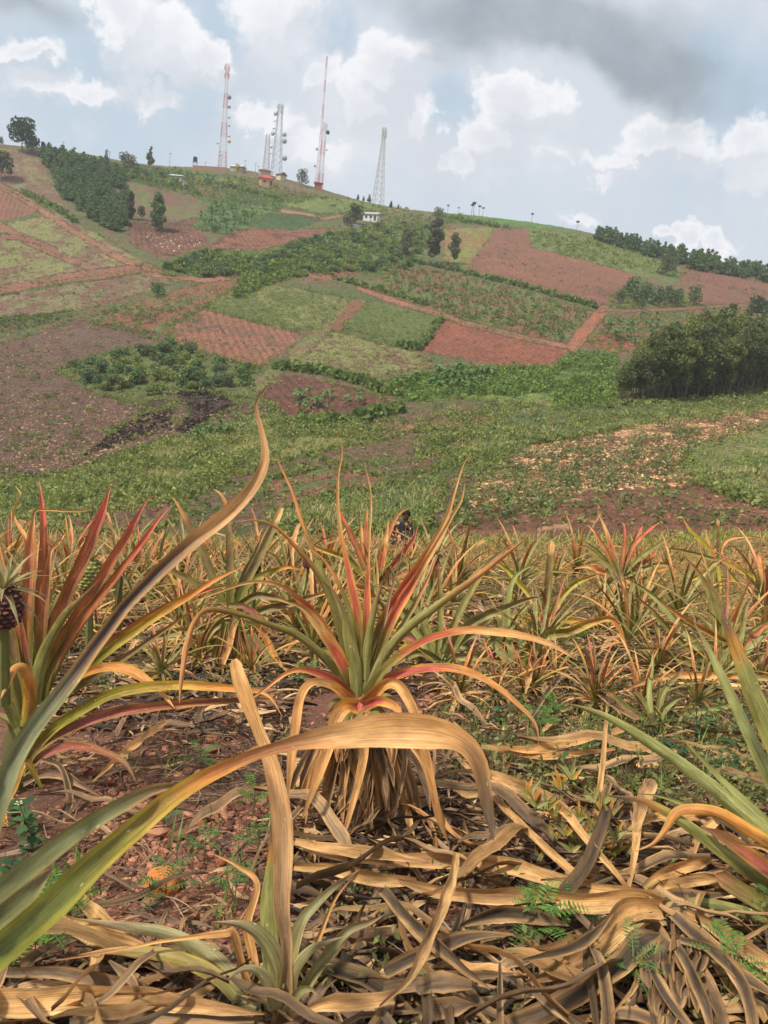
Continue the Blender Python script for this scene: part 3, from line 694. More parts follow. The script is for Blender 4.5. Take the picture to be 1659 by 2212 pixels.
# forest along the right skyline
pts = []
for k in range(170):
    U = random.uniform(1288, 1700); Vt = np.interp(U, [1285, 1400, 1500, 1659, 1750], [518, 556, 584, 612, 634])
    pts.append((U, Vt-random.uniform(0, 16)*np.interp(U, [1285, 1500], [0.3, 1])))
pp, ok = g_hit([a for a, b in pts], [b for a, b in pts])
ridge = np.array([P(U, np.interp(U, [1285, 1400, 1500, 1659, 1750], [512, 548, 574, 606, 624]), 335+random.uniform(-15, 8)) for U, _ in pts]); ridge[:, 2] = height(ridge[:, 0], ridge[:, 1])
for i in range(len(pts)):
    p = pp[i] if ok[i] else ridge[i]
    place(YT[i % 5], p, 'young eucalyptus in the dark belt along the right skyline', 'tree', 'young eucalyptus of the right skyline belt', s=random.uniform(0.85, 1.35), name='belt_tree')

# ----- palms or papayas standing on the skyline
def make_palm(seed, h=6.0):
    root = bpy.data.objects.new('papaya_tree', None); COL.objects.link(root); m = MB()
    m.tube([[0, 0, -.5], [0.1, 0, h*.5], [0.15, 0, h]], [0.14, .11, .09], lin((90, 84, 74)), 5); m.build('trunk', M_BARK, root)
    rg = np.random.default_rng(seed); P_ = rnd_unit(60, rg)*np.array([.9, .9, .5])+np.array([.15, 0, h]); V, F, C = leaf_cloud(P_, .4, leafcol(60, (40, 60, 40), (60, 84, 52), rg), rg)
    mesh_obj('crown', V, F, M_FOL, root, C, smooth=False); return root
pal = make_palm(3)
for i, (U, V) in enumerate([(966, 462), (989, 463), (1018, 466), (1022, 464), (1034, 467), (1042, 468), (1147, 482), (1245, 502)]):
    p = P(U, V+3, 372); p[2] = height(p[0], p[1])
    place(pal, p, ['leftmost thin papaya on the ridge', 'second thin papaya from the left on the ridge', 'left one of the close pair of papayas on the ridge', 'taller one of the close pair of papayas on the ridge', 'papaya just right of the close pair on the ridge', 'last papaya of the ridge cluster', 'bare thin papaya alone halfway down the ridge', 'papaya alone on the ridge next to the right forest belt'][i], 'tree', None, s=[.6, .5, .8, .95, .75, .65, .7, .8][i])

# ----- banana plants
def make_banana(seed, h=3.0, nl=9, cols=((74, 112, 58), (128, 150, 86))):
    rg = np.random.default_rng(seed); root = bpy.data.objects.new('banana_plant', None); root.empty_display_size = .3; COL.objects.link(root)
    m = MB(); m.tube([[0, 0, -.3], [0.03, 0, h*.3], [0, .03, h*.55]], [.14, .11, .07], lin((112, 116, 72)), 6); m.build('stem', M_BARK, root)
    lm = MB()
    for i in range(nl):
        a = i*2.4+seed; L = h*rg.uniform(.5, .75); up_ = rg.uniform(.45, 1.2); w = L*.14; pts = []
        for k in range(6):
            f = k/5; r = L*(f*cos(up_)*0.9+0.12*f*f); z = h*.52+L*(f*sin(up_)-0.75*f*f*(1.25-up_*.5)); pts.append((cos(a)*r, sin(a)*r, z))
        pts = np.array(pts); sd = np.array([-sin(a), cos(a), 0]); ww = w*np.array([.15, .8, 1, .95, .7, .05])
        V = np.concatenate([pts-sd*ww[:, None]-np.array([0, 0, .06])*h/3, pts, pts+sd*ww[:, None]-np.array([0, 0, .06])*h/3])
        F = [[k, k+1, 7+k, 6+k] for k in range(5)]+[[6+k, 7+k, 13+k, 12+k] for k in range(5)]
        t = rg.uniform(0, 1); c = lin(cols[0])*(1-t)+lin(cols[1])*t; lm.add(V, F, c)
    lm.build('leaves', M_FOL, root, smooth=True); return root
BAN = [make_banana(k) for k in range(4)]
def bananas(poly, n, s0, s1, label, group):
    for i, p in enumerate(sc_in(poly, n)): place(BAN[i % 4], p, label, 'banana plant', group, s=random.uniform(s0, s1))
bananas([(415, 492), (465, 442), (600, 446), (562, 478), (500, 508)], 90, .8, 1.15, 'pale green banana plant in the small grove on the upper slope', 'banana plants of the upper slope grove')
bananas([(1290, 695), (1420, 682), (1600, 668), (1659, 680), (1560, 715), (1380, 758), (1330, 740)], 42, .7, 1.2, 'banana plant in the mixed crop above the right grove', 'banana plants above the right grove')
bananas([(835, 832), (1000, 800), (1060, 812), (1040, 850), (900, 852), (845, 850)], 30, .8, 1.1, 'banana plant in the green strip of the valley floor', 'banana plants of the valley strip')
bananas([(620, 855), (690, 850), (800, 862), (740, 900), (650, 900)], 26, .5, .75, 'young banana plant in the dark red plot', 'young banana plants of the dark red plot')
bananas([(500, 915), (560, 885), (590, 900), (520, 935), (420, 960), (380, 960)], 9, .55, .8, 'banana plant on the grassy bank below the burnt patch', 'banana plants on the grassy bank')
bananas([(860, 600), (1000, 610), (1230, 690), (1190, 735), (1000, 680), (860, 635)], 36, .4, .65, 'small banana plant in the shrub crop on red soil', 'banana plants among the shrub crop')
bananas([(600, 1060), (700, 1030), (800, 1050), (740, 1100)], 16, .18, .32, 'banana seedling on the nearest brown patch', 'banana seedlings of the nearest brown patch')
bananas([(220, 352), (420, 380), (540, 400), (400, 400), (240, 372)], 52, .9, 1.3, 'banana plant in the long plantation along the left skyline', 'banana plants along the left skyline')
bananas([(1050, 1080), (1280, 1070), (1500, 1060), (1460, 1090), (1100, 1110)], 10, .2, .4, 'small green plant on the brown field behind the pineapples', 'small plants on the brown field')

# ----- uncounted shrubs, hedges, tufts
def clumps(name, pts, h, w, nl, c1, c2, rng=RNG, label=None, flat=0.0, asp=.5, lf=.30, patch=None):
    if patch: pts = pts[fbm(pts[:, 0], pts[:, 1], patch, 3, 91)+rng.uniform(-.35, .35, len(pts)) > -.05]
    n = len(pts); hh = h*rng.uniform(.6, 1.35, n); d = rnd_unit(n*nl, rng).reshape(n, nl, 3); d[..., 2] = np.abs(d[..., 2])
    r = rng.uniform(.35, 1, (n, nl, 1))**.6
    C_ = pts[:, None]+d*r*np.array([w, w, 1])[None, None]*np.stack([hh/h, hh/h, hh], -1)[:, None]
    c1, c2 = fol(c1), fol(c2); t = rng.uniform(0, 1, (n, 1))*.75+rng.uniform(0, .25, (n, nl)); col = (lin(c1)*(1-t[..., None])+lin(c2)*t[..., None])*rng.uniform(.7, 1.25, (n, nl, 1))
    V, F, Cc = leaf_cloud(C_.reshape(-1, 3), np.repeat(hh*lf, nl), col.reshape(-1, 3), rng, asp, flat)
    o = mesh_obj(name, V, F, M_FOL, col=Cc, smooth=False); tag(o, kind='stuff'); return o
def along(pts, n, jit=2.0, rng=RNG):
    p = np.array(pts, float); s = np.r_[0, np.cumsum(np.hypot(*np.diff(p, axis=0).T))]; q = rng.uniform(0, s[-1], n)
    U = np.interp(q, s, p[:, 0])+rng.normal(0, jit, n); V = np.interp(q, s, p[:, 1])+rng.normal(0, jit*.5, n)
    h, ok = g_hit(U, V); return h[ok]
def many(name, specs):
    pass
clumps('hedge', np.concatenate([along([(880, 562), (1000, 590), (1150, 626), (1290, 666)], 330, 1.6), along([(600, 797), (700, 808), (780, 830), (870, 862)], 300, 2.5),
    along([(715, 600), (860, 640), (920, 660)], 60, 1.5), along([(270, 382), (330, 392), (410, 410), (430, 422)], 160, 1.5), along([(55, 418), (110, 445), (165, 482)], 110, 3), along([(470, 400), (560, 420), (610, 435)], 150, 4),
    along([(860, 750), (905, 757), (955, 690)], 90, 1.5), along([(1000, 478), (1080, 490), (960, 470), (1100, 496)], 110, 3), along([(870, 890), (700, 925), (640, 918)], 130, 3)]), 1.5, .8, 16, (62, 88, 46), (110, 134, 66))
clumps('shrub_crop', sc_in([(790, 622), (860, 574), (1000, 596), (1275, 672), (1215, 740), (1000, 688), (860, 643)], 1250), .85, .5, 12, (62, 84, 50), (106, 124, 66))
clumps('shrub_crop', sc_in([(1270, 742), (1320, 684), (1659, 664), (1659, 720), (1380, 762)], 500), .8, .6, 12, (60, 88, 48), (106, 128, 66))
clumps('cassava_crop', np.concatenate([sc_in([(800, 832), (1000, 797), (1210, 797), (1190, 850), (1000, 858), (880, 868)], 750), sc_in([(1205, 832), (1330, 800), (1322, 880), (1190, 876)], 360), sc_in([(1230, 762), (1330, 768), (1330, 800), (1200, 800)], 160)]), 1.2, .9, 24, (60, 92, 44), (112, 138, 66), lf=.2)
clumps('undergrowth', np.concatenate([sc_in(mid_poly, 900), sc_in([(540, 578), (640, 560), (740, 590), (620, 600), (520, 640), (500, 650)], 380)]), 1.5, 1.2, 16, (58, 84, 42), (116, 140, 62))
clumps('slope_shrubs', np.concatenate([sc_in([(1150, 500), (1285, 515), (1420, 560), (1490, 595), (1380, 590), (1150, 532)], 480), sc_in([(220, 350), (560, 390), (720, 430), (600, 445), (460, 435), (280, 388)], 900), sc_in([(800, 460), (1000, 478), (960, 500), (780, 500)], 220),
    sc_in([(700, 430), (1040, 470), (900, 480), (720, 470)], 200), sc_in([(1320, 640), (1500, 640), (1520, 664), (1310, 668)], 150)]), 1.1, 1.0, 14, (66, 90, 44), (122, 138, 68))
clumps('field_weeds', np.concatenate([sc_in([(440, 662), (530, 608), (740, 640), (690, 712), (620, 712)], 900), sc_in([(745, 704), (800, 650), (950, 686), (905, 752), (860, 745)], 500), sc_in([(660, 780), (720, 720), (890, 762), (960, 792), (800, 812)], 260)]), .5, .7, 10, (78, 96, 50), (128, 138, 74))
clumps('slope_weeds', np.concatenate([sc_in([(0, 490), (300, 560), (420, 640), (560, 800), (0, 1040)], 420), sc_in([(150, 690), (540, 600), (560, 600), (360, 740)], 160), sc_in([(1020, 560), (1340, 650), (1100, 500)], 60), sc_in([(1480, 600), (1659, 655), (1659, 630)], 30), sc_in([(0, 680), (170, 680), (0, 725)], 150), sc_in([(230, 670), (400, 660), (300, 700)], 60)]), .7, .9, 14, (58, 84, 44), (104, 124, 62))
clumps('valley_scrub', np.concatenate([sc_in([(430, 930), (700, 900), (860, 930), (560, 1000), (380, 1080), (130, 1120), (0, 1120), (0, 1060), (150, 1030)], 2300), sc_in([(900, 880), (1330, 872), (1659, 862), (1659, 890), (1450, 908), (1150, 960), (1060, 1010), (940, 1020), (900, 1000)], 1500),
    sc_in([(560, 860), (640, 915), (860, 890), (880, 930), (600, 960)], 300), sc_in([(1330, 845), (1659, 820), (1659, 870), (1330, 880)], 360), sc_in([(1325, 800), (1700, 785), (1700, 850), (1340, 868)], 300)]), .95, .9, 26, (62, 86, 46), (130, 142, 80), lf=.17, patch=5.0)
clumps('valley_scrub', np.concatenate([sc_in([(600, 1110), (760, 1060), (950, 1030), (960, 1080), (900, 1160), (600, 1160)], 700), sc_in([(660, 985), (880, 938), (1090, 915), (960, 1015), (740, 1010)], 350), sc_in([(1470, 970), (1659, 930), (1659, 1085), (1545, 1062), (1480, 1015)], 420)]), .42, .5, 18, (70, 98, 48), (126, 144, 80), lf=.22, patch=3.0)
clumps('field_shrubs', np.concatenate([sc_in([(960, 1150), (1010, 1062), (1150, 962), (1450, 906), (1659, 882), (1659, 925), (1490, 975), (1480, 1040), (1300, 1060), (1150, 1110)], 330)]), .8, .6, 44, (70, 88, 56), (116, 128, 82), lf=.16)
def tufts(name, pts, h, nb, c1, c2, w=0.02, spread=.25, rng=RNG):
    """grass clumps: each blade one bent pair of faces"""
    n = len(pts)*nb; base = np.repeat(pts, nb, 0)+np.c_[rng.normal(0, spread, (n, 2)), np.zeros(n)]
    hh = h*rng.uniform(.5, 1.3, n); a = rng.uniform(0, 6.28, n); ln = rng.uniform(.1, .6, n)*hh
    tip = base+np.c_[np.cos(a)*ln, np.sin(a)*ln, hh]; b = rng.uniform(0, 6.28, n); s = np.c_[np.cos(b), np.sin(b), 0*b]*(w*rng.uniform(.6, 1.4, n))[:, None]
    mid = (base+tip)/2+np.c_[np.cos(a), np.sin(a), 0*a]*(-ln*.2)[:, None]
    V = np.stack([base-s, base+s, mid+s*.8, mid-s*.8, tip], 1).reshape(-1, 3); i0 = np.arange(n)[:, None]*5
    F4 = i0+np.array([[0, 1, 2, 3]]); F3 = i0+np.array([[3, 2, 4]])
    c1, c2 = fol(c1), fol(c2); t = rng.uniform(0, 1, n)[:, None]; c = (lin(c1)*(1-t)+lin(c2)*t)*rng.uniform(.75, 1.2, n)[:, None]
    o = mesh_obj(name, V, [F3, F4], M_FOL, col=np.repeat(c, 5, 0), smooth=False); tag(o, kind='stuff'); return o
gpts = np.concatenate([sc_in([(0, 1055), (150, 1030), (330, 965), (560, 900), (700, 925), (830, 935), (660, 985), (560, 1010), (380, 1085), (100, 1140), (0, 1140)], 3600), sc_in([(600, 1110), (760, 1060), (950, 1030), (960, 1080), (900, 1150), (600, 1160)], 350),
   sc_in([(1475, 965), (1659, 925), (1659, 1085), (1545, 1062)], 160), sc_in([(1000, 930), (1659, 870), (1659, 890), (1150, 960), (1000, 1020)], 700), sc_in([(560, 830), (610, 790), (665, 740), (705, 700), (740, 655), (750, 665), (680, 760), (600, 830)], 300)])
gpts = gpts[fbm(gpts[:, 0], gpts[:, 1], 6.0, 3, 44)+RNG.uniform(-.4, .4, len(gpts)) > .0]
tufts('grass', gpts, .45, 10, (116, 126, 80), (170, 166, 118), w=.03, spread=.5)
# burnt and dried stubble on the bare brown slope, pale litter
def bits(name, pts, size, c1, c2, rng=RNG, flat=.5):
    col = leafcol(len(pts), c1, c2, rng); pts = pts+np.c_[np.zeros((len(pts), 2)), rng.uniform(.02, .25, len(pts))*size]
    V, F, C = leaf_cloud(pts, size, col, rng, .35, flat); o = mesh_obj(name, V, F, M_FOL, col=C, smooth=False); tag(o, kind='stuff'); return o
bits('crop_residue', np.concatenate([sc_in([(0, 830), (200, 850), (330, 880), (560, 885), (500, 910), (330, 960), (150, 1025), (0, 1035)], 2600), sc_in([(0, 700), (170, 690), (125, 800), (0, 830)], 500)]), .32, (96, 80, 70), (160, 136, 114))
bits('charred_stalks', np.concatenate([sc_in([(380, 850), (430, 828), (480, 850), (520, 880), (470, 900), (420, 940), (380, 930), (410, 890)], 700), sc_in([(180, 985), (250, 930), (300, 900), (380, 880), (370, 930), (280, 955)], 500)]), .45, (34, 30, 30), (70, 60, 54))
bits('straw_litter', sc_in([(1040, 1030), (1150, 962), (1450, 906), (1659, 882), (1659, 930), (1490, 975), (1480, 1050), (1300, 1060), (980, 1110)], 3600), .27, (170, 130, 100), (220, 182, 144), flat=.75)
ed_ = []
for nm, c1, c2, sh_, poly in FIELDS:
    for A_, B_ in zip(poly, poly[1:]+poly[:1]):
        L_ = math.hypot(A_[0]-B_[0], A_[1]-B_[1])
        if min(A_[0], B_[0]) > -100 and max(A_[0], B_[0]) < 1760 and min(A_[1], B_[1]) > 385: ed_.append(along([A_, B_], max(int(L_*.5), 2), 2.2))
clumps('field_edge_weeds', np.concatenate(ed_), .55, .55, 10, (66, 88, 46), (126, 138, 76), lf=.3, patch=9.0)
sp_ = sc_in([(-80, 340), (60, 340), (290, 400), (480, 400), (760, 450), (1250, 510), (1720, 640), (1720, 1140), (-80, 1140)], 9000)
clumps('scattered_weeds', sp_, .32, .35, 7, (64, 84, 46), (124, 132, 80), lf=.5, patch=11.0)
bits('clods', sc_in([(-80, 400), (290, 400), (480, 450), (900, 480), (1250, 540), (1720, 640), (1720, 1130), (-80, 1130)], 12000), .22, (88, 64, 56), (160, 122, 102))
bits('pale_stalks', sc_in([(300, 500), (420, 510), (440, 530), (370, 545), (330, 540)], 90), .45, (190, 176, 160), (226, 214, 200))

# ---------------------------------------------------------------- masts, houses, poles
def skyp(U, V, t):
    return gp(U, V)
RED = lin((196, 122, 112)); WHT = lin((204, 202, 204)); GALV = lin((150, 156, 162)); DISHC = lin((196, 200, 206))
def lattice_mast(name, U, V, t, H, w0, w1, nleg, label, band=None, dishes=(), panels=0, top_w=None, leg=.17, rz=0.4, kink=None, c=None):
    p = skyp(U, V, t); H = .945*H*float(proj(p)[2])/t; root = empty(name, p, label, 'mast', rz=rz)
    n = max(int(H/(w0*.55)), 12); zs = np.linspace(-1, H, n+1)
    def wid(z):
        if kink: return np.interp(z, [0, kink*H, H], [w0, w1, w1])
        return np.interp(z, [0, H], [w0, w1])
    def corner(k, z):
        a = 2*pi*k/nleg+pi/4; r = wid(z)/(sqrt(2) if nleg == 4 else sqrt(3)); return np.array([cos(a)*r, sin(a)*r, z])
    def colr(z):
        if band is None: return c if c is not None else GALV
        return RED if int(max(z, 0)/H*band) % 2 == 0 else WHT
    for k in range(nleg):
        m = MB(); P0 = [corner(k, z) for z in zs]
        for i in range(n): m.tube([P0[i], P0[i+1]], leg*.5, colr((zs[i]+zs[i+1])/2), 4)
        m.build('leg', M_PAINT, root)
    m = MB()
    for i in range(n):
        cc = colr((zs[i]+zs[i+1])/2)
        for k in range(nleg):
            a, b = corner(k, zs[i]), corner((k+1) % nleg, zs[i+1]); a2, b2 = corner((k+1) % nleg, zs[i]), corner(k, zs[i+1])
            m.tube([a, b], leg*.22, cc, 3)
            if nleg == 4: m.tube([a2, b2], leg*.22, cc, 3)
            m.tube([corner(k, zs[i+1]), corner((k+1) % nleg, zs[i+1])], leg*.25, cc, 3)
    o = m.build('bracing', M_PAINT, root); o['kind'] = 'stuff'
    for (f, side, r, dc) in dishes:
        z = H*f; a = -rz+(0 if side > 0 else pi); w = wid(z)*.75; m = MB(); cx, cy = cos(a)*(w+.5), sin(a)*(w+.5)-.0
        nn = 12; face = a-0.9 if side > 0 else a+0.9; ax = np.array([cos(face), sin(face), 0]); s1 = np.array([-sin(face), cos(face), 0]); c0 = np.array([cx, cy, z])
        ring = lambda rr, off: np.array([c0+ax*off+rr*(cos(q)*s1+sin(q)*np.array([0, 0, 1])) for q in np.arange(nn)*2*pi/nn])
        V = np.concatenate([[c0-ax*r*.25], ring(r*.6, -r*.12), ring(r, r*.1), ring(r, r*.55), [c0+ax*r*.6]])
        F3 = [[0, 1+(j+1) % nn, 1+j] for j in range(nn)]+[[1+3*nn, 1+2*nn+j, 1+2*nn+(j+1) % nn] for j in range(nn)]
        F4 = [[1+q*nn+j, 1+q*nn+(j+1) % nn, 1+(q+1)*nn+(j+1) % nn, 1+(q+1)*nn+j] for q in range(2) for j in range(nn)]
        m.add(V, F3, np.asarray(dc, float)); m.F[4].append(np.array(F4)); m.tube([c0-ax*r*.2, [cos(a)*w*.6, sin(a)*w*.6, z]], .08, GALV, 4)
        m.build('dish_antenna', M_PAINT, root, smooth=True)
    for i in range(panels):
        a = i*2*pi/panels+.3; w = wid(H)*.8+.3; m = MB(); z = H*.96-(i % 3)*H*.035
        m.box([cos(a)*w, sin(a)*w, z], [.3, .3, 2.0], DISHC, a); m.box([cos(a)*w*.6, sin(a)*w*.6, z], [w*.7, .08, .08], GALV, a); m.build('panel_antenna', M_PAINT, root)
    return root
S = lambda px, t: px*t/FPX
lattice_mast('telecom_mast', 480, 364, 395, S(218, 395), 3.7, 1.3, 4, 'leftmost red and white banded lattice mast, broad and tapering', band=7, dishes=((.69, 1, 1.0, (.28, .29, .31)), (.6, 1, .8, DISHC*.7), (.5, 1, .6, DISHC), (.42, 1, .6, DISHC), (.32, 1, .6, WHT), (.27, 1, .9, lin((214, 190, 160))), (.24, -1, .5, GALV)), panels=6, kink=.72, leg=.19)
lattice_mast('telecom_mast', 574, 378, 380, S(86, 380), 3.0, 1.5, 4, 'short pale lattice mast left of the grey mast with dishes', leg=.2, c=lin((176, 168, 166)))
lattice_mast('telecom_mast', 596, 384, 385, S(155, 385), 4.8, 1.5, 4, 'grey lattice mast carrying many round dishes behind the red roofed house', dishes=((.87, -1, 1.1, DISHC*.75), (.77, -1, .6, DISHC), (.67, -1, .7, DISHC), (.6, -1, 1.1, DISHC*.7), (.6, 1, 1.1, DISHC*.85), (.51, 1, 1.2, DISHC*.7), (.42, -1, .8, DISHC), (.28, 1, 1.3, DISHC*.8), (.33, -1, .5, DISHC)), panels=6, leg=.22)
lattice_mast('radio_mast', 686, 402, 392, S(274, 392), 2.4, .7, 3, 'tallest slim red and white radio mast with a needle top', band=11, dishes=((.3, -1, .7, DISHC*.6), (.17, -1, .7, DISHC*.6)), leg=.2, kink=.55)
lattice_mast('telecom_mast', 691, 408, 380, S(140, 380), 2.4, 1.4, 4, 'shorter red and white mast with a dark dish right beside the tallest mast', band=4, dishes=((.86, 1, 1.0, (.08, .08, .09)), (.6, 1, .5, WHT)), panels=5, leg=.2)
lattice_mast('telecom_mast', 816, 440, 385, S(163, 385), 4.6, 1.2, 4, 'rightmost pale grey lattice mast standing alone on the ridge', panels=6, kink=.85, leg=.24, c=lin((178, 174, 160)))
def house(name, U, V, t, w, d, h, rh, wallc, roofc, label, rz=0.0, hip=False, wins=2, door=True, cat='house', loc=None):
    p = gp(U, V) if t is None else skyp(U, V, t); root = empty(name, p, label, cat, rz=rz)
    m = MB(); m.box([0, 0, h/2-.5], [w, d, h+1], lin(wallc)); m.build('wall', M_PAINT, root)
    e = .45; x, y = w/2+e, d/2+e; rx = w/2*.25 if hip else x
    V_ = np.array([[-x, -y, h], [x, -y, h], [x, y, h], [-x, y, h], [-rx, 0, h+rh], [rx, 0, h+rh], [-x, -y, h-.12], [x, -y, h-.12], [x, y, h-.12], [-x, y, h-.12]])
    m = MB(); m.add(V_, [[0, 1, 5, 4], [2, 3, 4, 5], [6, 9, 8, 7], [0, 6, 7, 1], [1, 7, 8, 2], [2, 8, 9, 3], [3, 9, 6, 0]], lin(roofc)); m.F[3].append(np.array([[1, 2, 5], [3, 0, 4]])); m.build('roof', M_PAINT, root)
    for i in range(wins):
        xx = (-w/2+(i+1)*w/(wins+1)) if not door else (-w/2+(i+.6)*w/(wins+1)); m = MB(); m.box([xx, -d/2-.04, h*.55], [.9, .12, 1.0], lin((60, 58, 58))); m.build('window', M_PAINT, root)
    if door: m = MB(); m.box([w*.33, -d/2-.04, 1.0], [.95, .12, 2.0], lin((96, 62, 48))); m.build('door', M_PAINT, root)
    return root
house('red_roof_house', 574, 402, 330, 5.6, 4.6, 3.0, 1.6, (196, 156, 118), (186, 72, 68), 'small tan house with bright red hipped roof on the upper slope', rz=.35, hip=True, wins=1)
house('brown_roof_house', 572, 382, 360, 5.0, 3.6, 2.6, 1.0, (186, 158, 128), (128, 96, 84), 'brown roofed hut right behind the red roofed house', rz=.3, hip=True, wins=0, door=False)
house('gabled_hut', 607, 389, 362, 3.2, 3.8, 2.2, 1.3, (206, 190, 160), (120, 108, 98), 'small cream gabled hut right of the red roofed house', rz=.9+pi/2, wins=0, door=False)
house('white_house', 803, 478, 300, 6.0, 4.2, 2.5, 1.0, (212, 210, 206), (170, 164, 154), 'white farmhouse with grey tin roof beside the dark tree', rz=-.3, wins=2)
house('tin_roof_house', 514, 371, 375, 6.2, 4.0, 2.0, .8, (168, 150, 130), (206, 206, 206), 'low house with a pale tin roof under the yellow tree near the leftmost mast', rz=-.3, wins=0, door=False)
house('mast_hut', 687, 409, 372, 3.6, 3.2, 2.8, .3, (168, 84, 62), (176, 92, 66), 'rust red equipment cabin at the foot of the tallest mast', rz=.1, wins=0, door=False)
house('tin_roof_shed', 382, 388, 322, 5.2, 2.6, 1.4, .5, (176, 172, 160), (220, 222, 224), 'low shed with a white tin roof on the upper left terrace', rz=-.2, wins=0, door=False)
house('small_hut', 399, 404, 300, 1.7, 1.7, 2.2, .1, (214, 206, 186), (190, 186, 170), 'tiny cream latrine hut below the white roofed shed', rz=.1, wins=0, door=False)
house('tin_lean_to', 769, 489, 292, 2.8, 1.6, .5, .1, (200, 204, 208), (226, 230, 234), 'sheet of white tin roofing low in the bushes left of the farmhouse', rz=.3, wins=0, door=False)
one(broad(90, 10, 5.4, 500, .7, (120, 116, 44), (168, 156, 66), th=.1, name='flowering_tree'), 514, 372, 17, 'round yellow flowering tree over the low tin roofed house')
p = skyp(450, 368, 388); wroot = empty('compound_wall', p, 'long low brown wall running along the ridge left of the first mast', 'wall', rz=-.16); m = MB()
for i in range(14): m.box([-7+i*1.15, 0, .3-.0*i], [1.13, .25, 2.6+(.04*(i % 2))], lin((150, 112, 88)))
m.box([.5, 0, 1.72], [16.4, .4, .14], lin((176, 170, 162))); m.build('wall_panels', M_PAINT, wroot)
p = skyp(421, 362, 385); tank = empty('water_tank', p, 'black water tank on a stand at the left end of the brown wall', 'water tank'); m = MB()
m.tube([[0, 0, 2.6], [0, 0, 2.7], [0, 0, 4.6], [0, 0, 4.8]], [.9, 1.0, 1.0, .5], lin((34, 34, 38)), 12); m.build('tank', M_PAINT, tank, smooth=True)
for a, b in ((-1, -1), (1, -1), (1, 1), (-1, 1)): m = MB(); m.tube([[a*.8, b*.8, -1], [a*.8, b*.8, 2.6]], .1, GALV, 4); m.build('leg', M_PAINT, tank)
m = MB(); m.box([0, 0, 2.55], [2.2, 2.2, .12], GALV); m.build('platform', M_PAINT, tank)
POLES = [(137, 332, 24, 320, 'short pole on the skyline above the left plantation'), (236, 362, 32, 322, 'white pole at the right edge of the left plantation'), (366, 374, 40, 340, 'tall thin pole rising over the skyline bananas'), (475, 420, 80, 325, 'pale pole below the first mast'),
         (443, 366, 14, 385, 'stub pole on the ridge right of the water tank'), (551, 380, 26, 372, 'left utility pole between the masts'), (529, 372, 24, 380, 'utility pole right of the yellow tree'), (557, 382, 22, 372, 'right utility pole between the masts'), (641, 402, 22, 362, 'dark pole left of the skyline tree')]
for (U, V, hp, t, lb) in POLES:
    hgt = S(hp, t); r = empty('utility_pole', skyp(U, V, t), lb, 'pole'); m = MB(); m.tube([[0, 0, -.5], [0, 0, hgt*.5], [0, 0, hgt]], [.13, .11, .09], lin((150, 146, 140)), 5); m.build('post', M_PAINT, r)
    m = MB(); m.box([0, 0, hgt*.95], [1.3, .1, .12], lin((120, 112, 104))); m.build('crossarm', M_PAINT, r)

# ---------------------------------------------------------------- air
def haze():
    m = MB(); m.box([10, 230, 22], [1100, 760, 190], (1, 1, 1)); hm = bpy.data.materials.new('air'); hm.use_nodes = True; t = hm.node_tree; t.nodes.clear()
    pv = N(t, 'ShaderNodeVolumePrincipled'); pv.inputs['Color'].default_value = (.92, .95, 1.0, 1); pv.inputs['Density'].default_value = 0.00032; pv.inputs['Anisotropy'].default_value = 0.2
    o_ = N(t, 'ShaderNodeOutputMaterial'); t.links.new(pv.outputs[0], o_.inputs['Volume']); o = m.build('haze', hm); tag(o, kind='stuff')
haze()

